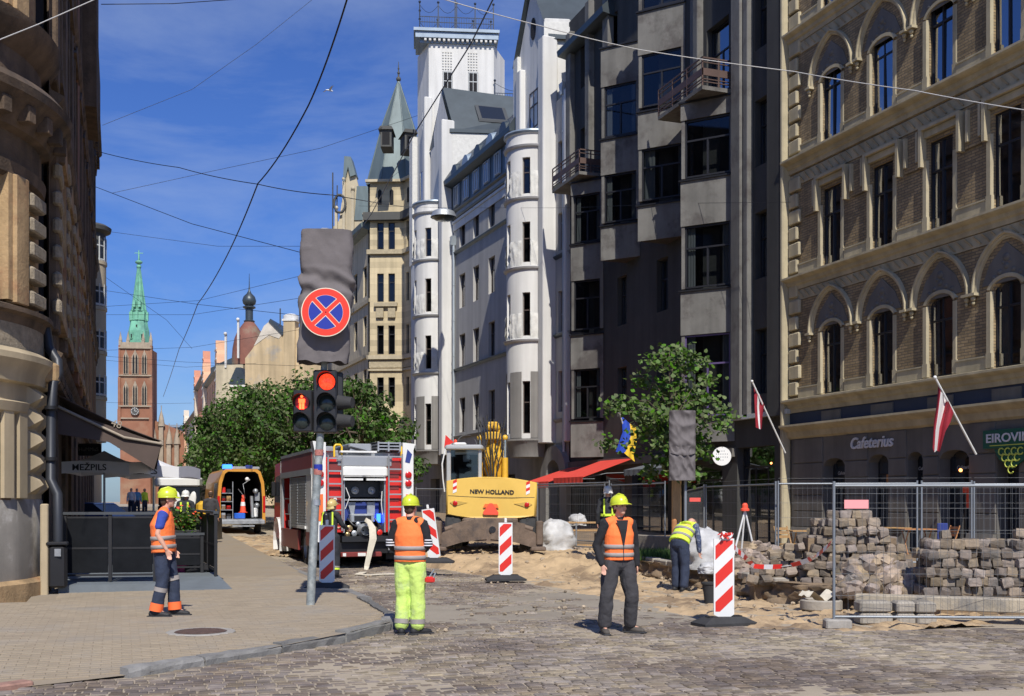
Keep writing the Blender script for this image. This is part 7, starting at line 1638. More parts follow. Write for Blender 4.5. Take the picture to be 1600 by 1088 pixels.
for i, (x, y) in enumerate(tips):
 D = 25.3 + r.uniform(-1.0, 1.1); tp = V(at(x, y, D)); o = V(at(1048 + r.uniform(-4, 4), min(735, y + r.uniform(25, 70)), 25.3)); mid = (o + tp) / 2 + V((0, 0, .22)); P = [o, mid, tp - V((0, 0, .02)), tp + (tp - mid).normalized() * .12 - V((0, 0, .14))]
 qb.tube(P, [.016, .010, .006, .003], 5)
 for j in range(105):
  tt = r.random() ** .7; seg = min(2, int(tt * 3)); f = tt * 3 - seg; c = P[seg].lerp(P[seg + 1], f) + V((r.gauss(0, .13), r.gauss(0, .13), r.gauss(-.03, .10)))
  nrm = V((r.gauss(-.1, .5), r.gauss(-.5, .5), r.gauss(.6, .4))).normalized(); tx = nrm.cross(V((r.random(), r.random(), r.random() - .5))).normalized(); ty = nrm.cross(tx); L = r.uniform(.08, .135); ql.rv = r.random()
  ql.add([c - tx * L * .42, c - tx * L * .3 + ty * L * .38, c + tx * L * .15 + ty * L * .42, c + tx * L * .62, c + tx * L * .15 - ty * L * .42, c - tx * L * .3 - ty * L * .38], [tuple(range(6))])
qb.build('branches', W('bark'), lt); ql.build('crown', W('leaf'), lt, attr=True)
# ================================================================ TRAFFIC SIGNAL POLE
mat('signal_black', (.018, .018, .02), .45, var=.1); mat('grey_cloth', (.135, .12, .12), .9, var=.1, vs=4, bump=.2, bs=30); mat('sign_red', (.75, .045, .02), .35, var=.03); mat('sign_blue', (.02, .035, .30), .35, var=.03); mat('sign_edge', (.75, .65, .5), .4, var=0); mat('sticker', (.4, .15, .12), .5, var=.4, vs=40)
mat('pole_paint', (.26, .29, .29), .55, .3, var=.3, vs=9, bump=.3, bs=60, col2=(.40, .42, .40), c2s=7)
PD = 16.9; pb_ = gd(485, PD, .125); tl = thing('traffic_signal', 'leaning grey pole with black three-lamp signal and pedestrian signal both showing red', 'traffic light', tuple(pb_))
m = MB(); m.tube([pb_, at(492, 800, PD), at(500, 688, PD), at(507, 560, PD)], [.068, .065, .06, .05], 14); m.build('pole', W('pole_paint'), tl)
for y, mm in ((712, 'sticker'), (735, 'sign_blue'), (742, 'sticker'), (790, 'galv')):
 m = MB(); p = at(500 - (y - 688) / 17.5, y, PD); m.tube([p, p + V((0, 0, .09))], .0685, 14, caps=False); m.build('sticker', W(mm), tl)
FSG = camframe(508, PD - .12, 0)
def fz(py, D=PD - .12): return EYE + (783 - py) / FPX * D
def fx(px, D=PD - .12, c=508): return (px - c) / FPX * D
def visor(FM, x, z, r, L, par, nm='visor'):
 q = MB(FM @ Matrix.Translation((x, 0, z)) @ Matrix.Rotation(R(-90), 4, 'X')); n = 14; vs = []
 for i in range(n + 1):
  a = R(-200 + 220 * i / n) ; a = R(-20) + R(220) * i / n
  for k, y in ((r, 0), (r * 1.02, L * (.45 + .55 * max(0, math.sin(a))))): vs.append((k * math.cos(a), -k * math.sin(a), y))
 q.add(vs, [(2 * i, 2 * i + 1, 2 * i + 3, 2 * i + 2) for i in range(n)], True); q.build(nm, W('signal_black'), par)
def lamp(FM, x, z, r, m, par):
 q = MB(FM @ Matrix.Translation((x, .012, z)) @ Matrix.Rotation(R(-90), 4, 'X')); q.lathe([(r, 0), (r * .8, .02), (r * .4, .035), (.005, .04)], 20, crisp=False); return q.build('lamp', W(m), par)
mat('lens_dark', (.02, .03, .03), .15, var=0)
q = MB(FSG); q.bevbox(fx(489), fx(526), -.3, .0, fz(676), fz(578), .02); q.build('signal_housing', W('signal_black'), tl)
for y, m in ((597, 'lamp_red'), (630, 'lens_dark'), (660, 'lens_dark')): lamp(FSG, fx(511), fz(y), .125, m, tl); visor(FSG, fx(511), fz(y), .145, .20, tl)
FP = camframe(508, PD - .10, -6); q = MB(FP); q.bevbox(fx(456), fx(487), -.22, 0, fz(674), fz(609), .02); q.build('pedestrian_housing', W('signal_black'), tl)
lamp(FP, fx(471), fz(658), .115, 'lens_dark', tl); visor(FP, fx(471), fz(658), .13, .16, tl); visor(FP, fx(471), fz(629), .13, .16, tl)
q = MB(FP @ Matrix.Translation((fx(471), .012, fz(629)))); q.bevbox(-.05, .05, 0, .01, -.0, .06, .01); q.ball((0, .006, .095), .022, .008, .022, 8); q.box(-.04, -.005, 0, .01, -.10, .0); q.box(.005, .04, 0, .01, -.10, .0); q.build('red_man', W('lamp_amberred'), tl)
q = MB(FP @ Matrix.Translation((fx(471), .006, fz(629))) @ Matrix.Rotation(R(-90), 4, 'X')); q.lathe([(.11, 0), (.01, .002)], 20); q.build('lens', W('tail_lamp'), tl)
m = MB(); m.tube([at(485, 620, PD), at(500, 618, PD)], .02, 6); m.tube([at(485, 662, PD), at(500, 662, PD)], .02, 6); m.tube([at(500, 620, PD), at(530, 622, PD)], .02, 6); m.build('bracket', W('signal_black'), tl)
# side facing head: two long visors pointing right
FR = camframe(508, PD, 0) @ Matrix.Translation((fx(524), -.02, 0)) @ Matrix.Rotation(R(80), 4, 'Z')
q = MB(FR); q.bevbox(-.14, .02, -.12, 0, fz(672), fz(580), .02); q.build('side_housing', W('signal_black'), tl)
for y in (597, 628, 657):
 q = MB(FSG); q.tube([(fx(522), -.13, fz(y)), (fx(536), -.10, fz(y) - .005), (fx(550), -.06, fz(y) - .01)], [.12, .105, .085], 16); (q.build('side_visor', W('rubber'), tl) if y > 600 else None)
# no-stopping sign and cloth cover
sg = thing('no_stopping_sign', 'round red and blue no stopping sign fixed over the grey cloth cover', 'road sign', tuple(at(509, 488, PD - .45)))
c = at(509, 488, PD - .42); FN = camframe(509, PD - .42, 4); T = Matrix.Translation(V((c.x, c.y, c.z))) @ FN.to_3x3().to_4x4() @ Matrix.Rotation(R(-90), 4, 'X')
rS = .37
q = MB(T); q.lathe([(rS, -.02), (rS, .0), (.01, .0)], 40); q.build('rim', W('sign_edge'), sg)
q = MB(T); q.lathe([(rS * .965, .002), (.01, .002)], 40); q.build('red_disc', W('sign_red'), sg)
for k in range(4):
 a0 = R(45 + 90 * k + 12) - R(0); a0 = R(90 * k - 3); n = 10; rr_ = rS * .70; off = rS * .10; P = []
 M4 = Matrix.Rotation(a0 + R(5), 4, 'Z')
 w0 = math.asin(off / rr_); P = [(off * 1.414, 0)] + [(rr_ * math.cos(a), rr_ * math.sin(a)) for a in [-(math.pi / 4 - w0) + 2 * (math.pi / 4 - w0) * i / n for i in range(n + 1)]]
 for m_, g, z in (('sign_edge', 1.04, .004), ('sign_blue', .96, .006)):
  cx = sum(p[0] for p in P) / len(P); PP = [(cx + (p[0] - cx) * g, p[1] * g, z) for p in P]; q = MB(T @ M4); q.add(PP, [tuple(range(len(PP)))]); q.build('blue_quarter' if g < 1 else 'white_outline', W(m_), sg)
cv = MB(); FCC = camframe(509, PD - .02, 4); n1, n2 = 44, 90; zl, zh = fz(568, PD), fz(363, PD)
def wrap(par_t):   # rounded box outline, x across, y depth
 a = par_t * 2 * math.pi; ex = 5; cxx, sy = math.cos(a), math.sin(a); d = (abs(cxx) ** ex + abs(sy) ** ex) ** (1 / ex); return cxx / d, sy / d
vs = []; K1, K2 = 72, 70
for j in range(K2 + 1):
 f = j / K2; z = zl + (zh - zl) * f; cxp = (508 + 4 * (f - .5)) ; w = .375 + .02 * math.sin(f * 3); xo = fx(511 if f > .5 else 509 - (0.5 - f) * 6, PD, 509)
 for i in range(K1):
  x, y = wrap(i / K1); wr_ = .0
  if .42 < f < .72: wr_ += .028 * math.sin((f * 38) + 3 * x + 2.5 * noise.noise(V((x * 2, y * 2, f * 6)))) * math.exp(-((f - .58) / .11) ** 2) * 1.5
  wr_ += .016 * (1 - abs(noise.noise(V((x * 1.6 + f * 4, y * 1.6, f * 7 - x * 2)))) * 2.2) ** 3 * .8 + .008 * abs(math.sin(7 * x + 19 * f + 2 * noise.noise(V((x * 2, y, f * 4))))) * (.4 + noise.noise(V((x, y, f * 3 + 5)))) + .022 * noise.noise(V((x * 1.3 + f * 2, y * 1.5, f * 5))) + .012 * math.sin(x * 6 + f * 14) * (1 - f) + (.03 * noise.noise(V((x * 3, y * 3, 1))) * max(0, 1 - f * 6))
  vs.append((xo + x * (w + wr_), y * (.20 + wr_), z + (.05 * noise.noise(V((x * 2.2, y * 2, 7))) if f < .04 else 0)))
cv.add([FCC @ V(p) for p in vs], [(j * K1 + i, j * K1 + (i + 1) % K1, (j + 1) * K1 + (i + 1) % K1, (j + 1) * K1 + i) for j in range(K2) for i in range(K1)], True)
cv.add([FCC @ V(p) for p in vs[-K1:]], [tuple(range(K1))])
tag(cv.build('cloth_cover', W('grey_cloth')), 'wrinkled grey cloth wrapped around the large panel on top of the signal pole', 'cloth cover')
tp = thing('cover_post', 'short galvanised post with grey cap sticking out above the cloth cover', 'post', tuple(at(505, 363, PD)))
m = MB(camframe(505, PD)); m.bevbox(-.05, .1, -.05, .05, fz(363, PD), fz(357, PD), .02); m.build('cap', W('galv'), tp)
# ================================================================ BARRIER BOARDS
def board(label, px, ybase, D, z0, yaw=0, roll=0, sc=1.0, foot=True, yaw2=30, flip=1):
 o = gd(px, D, z0); t = thing('barrier_board', label, 'barrier', tuple(o), rz=-TH + R(yaw), group='striped barrier boards'); w, h, zb = .145 * sc, 1.12 * sc, .10
 RM = Matrix.Rotation(R(roll), 4, 'Y')
 q = MB(RM); q.prism([(-w, zb + .05), (-.03, zb - .02), (.03, zb - .02), (w, zb + .05), (w, zb + h), (-w, zb + h)], -.012, .012, 'y'); q.build('panel', W('truck_white'), t)
 wi = w - .022; z1, z2 = zb + .09, zb + h - .025; per = (z2 - z1) / 2.55; sl = .95 * 2 * wi
 for k in range(-1, 4):
  a = z1 + k * per - .06; P = [(-wi, a), (wi, a + sl), (wi, a + sl + per * .5), (-wi, a + per * .5)]
  # clip to the panel
  def clip(P, zc, keep):
   out = []
   for i in range(len(P)):
    A, B = P[i], P[(i + 1) % len(P)]; ia, ib = keep(A[1]), keep(B[1])
    if ia: out.append(A)
    if ia != ib: f = (zc - A[1]) / (B[1] - A[1]); out.append((A[0] + (B[0] - A[0]) * f, zc))
   return out
  P = clip(P, z1, lambda z: z >= z1); P = clip(P, z2, lambda z: z <= z2) if len(P) > 2 else P
  if len(P) > 2: q = MB(RM); q.prism([(flip * p[0], p[1]) for p in P][::flip], -.0145, -.0125, 'y'); q.build('red_stripe', W('stripe_red'), t)
 q = MB(RM); q.bevbox(-.028, .028, -.02, .02, zb + h, zb + h + .10, .01); q.build('handle', W('truck_white'), t)
 q = MB(Matrix.Rotation(R(yaw2), 4, 'Z')); L, B, H = .42 * sc, .20, .12
 q.add([(-L, -B, 0), (L, -B, 0), (L, B, 0), (-L, B, 0), (-L, -B, .04), (L, -B, .04), (L, B, .04), (-L, B, .04), (-L * .62, -B * .6, H), (L * .62, -B * .6, H), (L * .62, B * .6, H), (-L * .62, B * .6, H)],
   [(0, 1, 5, 4), (1, 2, 6, 5), (2, 3, 7, 6), (3, 0, 4, 7), (4, 5, 9, 8), (5, 6, 10, 9), (6, 7, 11, 10), (7, 4, 8, 11), (8, 9, 10, 11), (3, 2, 1, 0)]); q.build('foot', W('rubber'), t)
 for x in (-.2, .2): q = MB(Matrix.Rotation(R(yaw2), 4, 'Z')); q.bevbox(x - .07, x + .07, -.06, .06, H - .01, H + .012, .005); q.build('foot_grip', W('blackmetal'), t)
 return t
board('nearest red and white striped barrier board on rubber foot right of the smiling worker', 1131, 975, 15.35, 0, 3, 0, 1.0, yaw2=18)
board('striped barrier board standing in front of the excavator blade', 790, 902, 23.4, .04, 0, 0, 1.02, yaw2=8)
board('tilted striped barrier board half hidden behind the yellow trousered worker', 680, 870, 25.5, .30, -12, -8, 1.05, yaw2=10, flip=-1)
board('striped barrier board next to the signal pole in front of the firefighter', 511, 928, 20.4, .10, 2, 0, .98, yaw2=4)
tb = thing('tape_bundle', 'crumpled knot of red and white barrier tape on top of the nearest barrier board', 'tape', tuple(at(1133, 838, 15.3)))
rr2 = random.Random(8); c = at(1134, 839, 15.33)
for k in range(9):
 P = [c + V((rr2.uniform(-.1, .1), rr2.uniform(-.05, .05), rr2.uniform(-.03, .06))) for _ in range(5)]; ribbon(P, .018, 'stripe_red' if k % 3 else 'stripe_white', 'tape_loop', tb, th=.001)
# ================================================================ WIRE FENCES
mat('fence_wire', (.20, .21, .22), .5, .5, var=.1)
def fence(label, A, B, H=1.98, zb=.0, foot=True, wires=True, dv=.095, lean=0):
 A, B = V(A), V(B); d = B - A; d.z = 0; L = d.length; a = math.atan2(d.y, d.x); t = thing('mesh_fence_panel', label, 'fence', tuple(A), rz=a, group='temporary wire fence panels')
 dz = (B.z - A.z) / L
 SH = Matrix(((1, 0, 0, 0), (0, 1, lean, 0), (dz, 0, 1, 0), (0, 0, 0, 1)))
 for x in (0, L):
  q = MB(SH); q.tube([(x, 0, .06), (x, 0, H + .06)], .021, 8); q.build('post', W('steel_tube'), t)
 for z in (.16, H): q = MB(SH); q.tube([(0, 0, z), (L, 0, z)], .019, 8); q.build('rail', W('steel_tube'), t)
 q = MB(SH); n = int(L / dv)
 for i in range(1, n): x = L * i / n; q.tube([(x, 0, .16), (x, .0, H)], .0022, 3, caps=False)
 for z in (.45, .75, 1.05, 1.35, 1.65, 1.85): q.tube([(0, .004, z), (L, .004, z)], .003, 3, caps=False)
 tag(q.build('wire_mesh', W('fence_wire'), t), kind='stuff')
 if foot: q = MB(); q.bevbox(-.13, .22, -.12, .12, 0, .13, .02); q.build('foot_block', W('concrete_ring'), t)
 return t
mat('steel_tube', (.24, .26, .28), .5, .5, var=.12)
fence('front wire fence panel standing before the sett stacks, nearest to the camera', gd(1303, 14.95, .0), gd(1303, 14.95, 0) + V((3.45 * math.cos(-TH - R(3)), 3.45 * math.sin(-TH - R(3)), 0)), 1.96)
fence('wire fence panel running behind the tall sett stack', gd(1216, 22.2, .36), gd(1303 + 130, 21.8, .36), 1.74)
fence('wire fence panel behind the low dark sett stack', gd(1440, 21.8, .36), gd(1518, 21.6, .36), 1.74, foot=False); fence('wire fence panel at the far right in front of the wine shop', gd(1522, 21.6, .36), gd(1790, 21.0, .36), 1.72)
fence('wire fence panel slanting past the surveying tripod', gd(1212, 22.6, .36), gd(1103, 27, .36), 1.74); fence('wire fence panel behind the bending worker and tree stake', gd(1100, 27.3, .36), gd(1070, 34, .3), 1.75)
fence('wire fence panel left of the tree, behind the smiling worker', gd(1039, 29.3, .28), gd(955, 33.5, .28), 1.95)
fence('doubled wire fence panel between excavator and firefighter', gd(952, 29.5, .3), gd(840, 33, .3), 1.95, foot=False); fence('wire fence panel lying farther back in front of the red awnings', gd(945, 34, .3), gd(838, 38, .3), 1.95, foot=False)
fence('distant wire fence panel between fire engine and excavator', gd(650, 40, .3), gd(700, 41, .3), 1.9, foot=False)
for i, (px, py, D, lab) in enumerate(((1338, 788, 14.9, 'pink warning plate hanging on the front fence panel'), (1086, 781, 25.9, 'small red warning plate on the fence behind the bending worker'))):
 t = thing('warning_plate', lab, 'sign', tuple(at(px, py, D)))
 q = MB(camframe(px, D - .03)); h = .165 if i == 0 else .13; zc = EYE + (783 - py) / FPX * D; q.box(-h, h, 0, .006, zc - h * .36, zc + h * .36); q.build('plate', mat('pink_plate' if i == 0 else 'red_plate', (.85, .32, .32) if i == 0 else (.75, .10, .08), .5, var=.03), t)
# ================================================================ STONES
mat('sett_stack', (.215, .17, .13), .85, var=.28, vs=7, bump=.8, bs=22, rnd='obj', rv=.42, hv=.012, col2=(.13, .115, .10), c2s=3)
mat('boulder', (.29, .225, .17), .85, var=.28, vs=6, bump=.9, bs=18, rnd='obj', rv=.42, hv=.014, col2=(.16, .145, .135), c2s=2.5)
rs2 = random.Random(17); SV = []
for k in range(10):
 q = MB(); w, d, h = rs2.uniform(.075, .10), rs2.uniform(.07, .09), rs2.uniform(.065, .08); j = lambda: rs2.uniform(-.012, .012)
 vs = [(sx * w + j(), sy * d + j(), sz_ * h * .6 + j()) for sz_ in (-1, 1) for sx, sy in ((-1, -1), (1, -1), (1, 1), (-1, 1))]; vs = [(sx * w * (.84) + j(), sy * d * .84 + j(), -h) for sx, sy in ((-1, -1), (1, -1), (1, 1), (-1, 1))] + vs + [(sx * w * .84 + j(), sy * d * .84 + j(), h) for sx, sy in ((-1, -1), (1, -1), (1, 1), (-1, 1))]
 q.add(vs, [(3, 2, 1, 0)] + [(a * 4 + i, a * 4 + (i + 1) % 4, a * 4 + 4 + (i + 1) % 4, a * 4 + 4 + i) for a in range(3) for i in range(4)] + [(12, 13, 14, 15)]); SV.append(q.mesh('sett', W('sett_stack')))
BV = []
for k in range(8):
 q = MB(); rock(q, (0, 0, 0), .13, rs2, .8, 9); BV.append(q.mesh('stone', W('boulder')))
def stack(label, nm, px0, px1, D, profile, zb, layers=3, loose=.1, cat='stone pile', w=.19, h=.142, depth=.17):
 """coursed heap of setts; profile(t) gives the top height over zb"""
 o = gd((px0 + px1) / 2, D, zb); t = thing(nm, label, cat, tuple(o)); FM = camframe(px0, D); W_ = (px1 - px0) / FPX * D; cnt = 0
 for l in range(layers):
  row = 0
  while True:
   z = zb + h * (row + .5); any_ = False; x = (row % 2) * w * .5
   while x < W_:
    tp = profile(x / W_) + (l * .05 - .02); x1 = x + w * rs2.uniform(.75, 1.15)
    if z - zb < tp and (l == 0 or True):
     any_ = True
     if l == 0 or z - zb > tp - h * 2.2 or x < w or x > W_ - 2 * w:
      M = FM @ Matrix.Translation(((x + x1) / 2, -l * depth + rs2.uniform(-.04, .05) * (1 + loose * 4) - (z - zb) * .10, z + rs2.uniform(-.015, .015))) @ Matrix.Rotation(rs2.gauss(0, loose), 4, 'Z') @ Matrix.Rotation(rs2.gauss(0, loose * .6), 4, 'Y') @ Matrix.Rotation(rs2.gauss(0, loose * .6), 4, 'X') @ Matrix.Diagonal(((x1 - x) / .19, 1, .98, 1))
      if cnt < 290: put('sett', SV[rs2.randrange(10)], t, M=M)
      cnt += 1
    x = x1
   row += 1
   if not any_ or row > 14: break
 q = MB(FM); q.box(.15, W_ - .15, -layers * depth - .2, -.12, zb - .3, zb + max(.1, min(profile(.3), profile(.7), profile(.5)) - .25)); q.build('heap_core', W('soil'), t)
 return t
stack('tall coursed stack of rough granite setts behind the fence post', 'sett_stack', 1252, 1418, 18.6, lambda t: min(1.22, .55 + 2.6 * t) if t < .62 else max(.35, 1.22 - (t - .62) * 2.0), .30, 3, .19)
stack('loose heap of grey setts left of the tall stack, crossed by barrier tape', 'sett_stack', 1168, 1275, 18.9, lambda t: .12 + .85 * t ** .8, .30, 2, .35)
stack('low wide stack of dark setts in shade at the right edge behind the fence', 'sett_stack', 1443, 1640, 16.6, lambda t: .80 + .05 * math.sin(t * 9), .30, 3, .16)
def heap(label, cx, D, wpx, hgt, zb, n, nm='stone_heap', sz=1.0):
 c = gd(cx, D, zb); t = thing(nm, label, 'stone heap', tuple(c)); FM = camframe(cx, D); W_ = wpx / FPX * D / 2
 for i in range(n):
  u = rs2.uniform(-1, 1); v = rs2.random(); x = u * W_ * (1 - .55 * v); z = zb + hgt * v * (1 - .3 * abs(u)) ; y = -(v * .55) + rs2.uniform(-.12, .12)
  k = rs2.choice((.7, .85, 1, 1.2, 1.45)) * sz; M = FM @ Matrix.Translation((x, y, z)) @ Matrix.Rotation(rs2.uniform(0, 6.28), 4, 'Z') @ Matrix.Rotation(rs2.uniform(-.6, .6), 4, 'X') @ Matrix.Diagonal((k, k, k * .85, 1)); put('stone', BV[rs2.randrange(8)], t, M=M)
 q = MB(FM); q.lathe([(W_ * .85, zb - .1), (W_ * .5, zb + hgt * .3), (.05, zb + hgt * .5)], 12, (0, -.45, 0), sy=.5); q.build('heap_core', W('soil'), t)
heap('rounded heap of field stones below the surveying tripod', 1197, 20.2, 120, .62, .36, 110)
heap('heap of mixed brown and pink boulders between the two sett stacks', 1385, 17.2, 170, .55, .30, 120, sz=1.05)
heap('small grey heap of rubble setts between fire engine and excavator', 682, 31, 62, .75, .45, 100, sz=1.0)
heap('scattered stones and slabs at the foot of the white sacks', 885, 31, 110, .12, .3, 26, sz=.9)
# kerb slabs on the bank edge, concrete beam, blocks
mat('slab', (.30, .27, .225), .9, var=.2, vs=4, bump=.5, bs=25, rnd='obj', rv=.15); mat('concrete_beam', (.40, .34, .25), .92, var=.2, vs=3, bump=.5, bs=20, col2=(.24, .22, .19), c2s=2)
ks = thing('kerb_slab_row', 'row of grey kerb slabs lying along the top of the dug earth bank', 'kerb slabs', (10.5, 20, .36))
def slab(a, b):
 d = b - a; L = d.length
 if L < .1: return
 M = Matrix.Translation((a.x, a.y, plz(a.x, a.y))) @ Matrix.Rotation(math.atan2(d.y, d.x), 4, 'Z'); q = MB(M); q.bevbox(.02, L - .02, -.30, -.02, -.05, .075 + random.uniform(-.01, .01), .02); q.build('kerb_slab', W('slab'), ks)
walk(BK[3:9], 0, 1.0, slab)
cbm = thing('concrete_beam', 'long pale concrete kerb beam lying across blocks in front of the stone heaps', 'concrete beam', tuple(gd(1440, 15.4, .2)))
A_, B_ = gd(1335, 16.1, .17), gd(1690, 15.0, .17); d = B_ - A_; M = Matrix.Translation(A_) @ Matrix.Rotation(math.atan2(d.y, d.x), 4, 'Z'); q = MB(M); q.bevbox(0, d.length, 0, .25, 0, .20, .02); q.build('beam', W('concrete_beam'), cbm)
for i, (px, D, w_) in enumerate(((1365, 15.5, .46), (1412, 15.45, .27), (1443, 15.4, .28))):
 tt_ = thing('stone_block', ('large rough cut stone block under the end of the concrete beam', 'smaller square stone block beside the large one under the beam', 'cracked stone block at the right of the small block row')[i], 'stone block', tuple(gd(px, D, 0)), rz=-TH)
 for k in range(2): q = MB(); q.bevbox(-w_ / 2, w_ / 2, -.15 + .02 * k, .2, .005 + k * .17, .16 + k * .17, .03); q.build('block', W('slab'), tt_)
rt_ = thing('rusty_drum_ring', 'brown broken manhole ring with a torn white sheet at the bank foot', 'ring', tuple(gd(1285, 17.4, 0)))
c = gd(1283, 17.3, 0); q = MB(); q.lathe([(.30, .02), (.33, .04), (.33, .17), (.30, .19), (.26, .17), (.26, .05)], 24, tuple(c)); q.build('ring', W('rust_iron') if False else W('slab'), rt_)
q = MB();
for i in range(8):
 for j in range(4): pass
vs = [(c.x - .3 + .6 * i / 8, c.y - .12 + .3 * j / 4, .24 + .08 * math.sin(i * 1.1) + .05 * noise.noise(V((i * .7, j * .7, 0)))) for j in range(5) for i in range(9)]
q.add(vs, [(j * 9 + i, j * 9 + i + 1, j * 9 + 10 + i, j * 9 + 9 + i) for j in range(4) for i in range(8)], True); q.build('torn_sheet', W('hose_canvas'), rt_)
# barrier tape
tape = thing('barrier_tape', 'sagging red and white barrier tape from the fence post to the stone heap', 'barrier tape', tuple(at(1230, 885, 17)))
TP = [at(1303, 843, 14.95), at(1295, 852, 15.2), at(1280, 865, 15.6), at(1262, 876, 16.3), at(1240, 883, 16.5), at(1215, 886, 16.7), at(1195, 886, 16.9), at(1178, 885, 17), at(1165, 872, 16.5), at(1150, 858, 16.0), at(1140, 845, 15.5)]
def resample(P, n):
 L = [0];
 for a, b in zip(P[:-1], P[1:]): L.append(L[-1] + (b - a).length)
 out = []
 for i in range(n + 1):
  s = L[-1] * i / n
  for k in range(len(L) - 1):
   if L[k] <= s <= L[k + 1] + 1e-9: out.append(P[k].lerp(P[k + 1], (s - L[k]) / max(1e-9, L[k + 1] - L[k]))); break
 return out
TPr = resample(TP, 24)
for i in range(24):
 a = .9 * math.sin(i * .7); ribbon([TPr[i], TPr[i + 1]], .036, 'stripe_red' if i % 2 else 'stripe_white', 'tape_piece', tape, up=(math.sin(a) * .7, -math.cos(a), 0), th=.0008)
# big white sacks
mat('sack_white', (.46, .46, .46), .75, var=.25, vs=3, bump=.4, bs=12)
def sack(label, px, D, zb, w, h, seed, py=None):
 c = gd(px, D, zb); q = MB(); K1, K2 = 36, 16; vs = []
 for j in range(K2 + 1):
  f = j / K2
  for i in range(K1):
   a = 2 * math.pi * i / K1; ex = 3; cx_, sy_ = math.cos(a), math.sin(a); d = (abs(cx_) ** ex + abs(sy_) ** ex) ** (1 / ex); r_ = w / 2 * (1.0 - .55 * max(0, f - .55) ** 1.3 * 2) * (1 + 0.2 * noise.noise(V((cx_ * 2 + seed, sy_ * 2, f * 3))) + .16 * noise.noise(V((cx_ * 5, sy_ * 5, f * 8 + seed))))
   if f == 1: r_ *= .55
   vs.append((c.x + cx_ / d * r_, c.y + sy_ / d * r_, c.z + h * f * (1 + .16 * noise.noise(V((cx_ * 1.5, sy_ * 1.5, seed))))))
 q.add(vs, [(j * K1 + i, j * K1 + (i + 1) % K1, (j + 1) * K1 + (i + 1) % K1, (j + 1) * K1 + i) for j in range(K2) for i in range(K1)] + [tuple(range(K2 * K1, K2 * K1 + K1))], True)
 return tag(q.build('bulk_sack', W('sack_white')), label, 'sack', group='white bulk sacks')
sack('large white bulk sack behind the bending worker', 1098, 22.3, .36, .78, .80, 2); sack('white bulk sack to the right of the excavator blade', 868, 31, .35, .95, .85, 5); sack('small white sack half open next to the large one by the worker', 1107, 20.9, .36, .36, .2, 9); sack('small white sack on planks behind the fence, left of the firefighter', 902, 33, 1.0, .5, .35, 11)
# tripod level
tr = thing('survey_tripod', 'white surveying tripod with orange head standing behind the stone heap', 'tripod', tuple(gd(1163, 22, .36)))
c = at(1164, 797, 22)
for dx, dy in ((-.22, .05), (.24, .05), (.05, .3)): q = MB(); q.tube([c, V((c.x + dx * 1.4, c.y + dy, .40))], [.018, .022], 8); q.build('leg', W('truck_white'), tr)
q = MB(); q.lathe([(.01, -.02), (.09, -.02), (.09, .02), (.06, .04), (.06, .1), (.03, .14), (.01, .14)], 12, tuple(c)); q.build('head', W('triangle_red'), tr)
# bucket, bollard, boards behind the fence
bk_ = thing('bucket', 'dark plastic bucket at the foot of the bank behind the nearest barrier', 'bucket', tuple(gd(1112, 18.5, .0)))
q = MB(); c = gd(1111, 18.6, 0); q.lathe([(.11, 0), (.15, .32), (.165, .33), (.165, .36), (.14, .36), (.10, .02)], 18, tuple(c)); q.build('shell', W('rubber'), bk_)
pk = thing('timber_trestle', 'weathered timber boards stacked on trestles behind the fence beside the white sack', 'timber', tuple(gd(905, 32.4, .3)), rz=-TH)
for z in (.0, .45, .68): part('board', 'wood', bb(-.85, .75, -.2, .25, z + .1, z + .15, .01), pk)
for x in (-.8, -.1, .7): part('trestle_leg', 'steel_tube', bx(x - .02, x + .02, -.2, -.16, 0, .8), pk)
# low grass strip by the fence
mat('grass', (.07, .14, .03), .8, var=.2, rnd='face', rv=.4, trans=.2)
q = MB(); rg = random.Random(2)
for i in range(2600):
 px = rg.uniform(985, 1048); D = rg.uniform(25.5, 28.5); p = gd(px, D, plz(0, D * .93)); h = rg.uniform(.08, .28); a = rg.uniform(0, 6.28); dx, dy = .012 * math.cos(a), .012 * math.sin(a); q.rv = rg.random()
 q.add([(p.x - dx, p.y - dy, p.z), (p.x + dx, p.y + dy, p.z), (p.x + rg.uniform(-.07, .07), p.y + rg.uniform(-.07, .07), p.z + h)], [(0, 1, 2)])
tag(q.build('grass', W('grass'), attr=True), kind='stuff')
q = MB()
for px in range(0, 3): pass
gw = thing('low_retaining_wall', 'low grey concrete kerb wall behind the grass strip', 'low wall', tuple(gd(990, 30.5, .2))); A_, B_ = gd(928, 33, .25), gd(1046, 29, .25); d = B_ - A_; M = Matrix.Translation(A_) @ Matrix.Rotation(math.atan2(d.y, d.x), 4, 'Z'); q = MB(M); q.bevbox(0, d.length, 0, .2, 0, .55, .02); q.build('wall', W('slab'), gw)
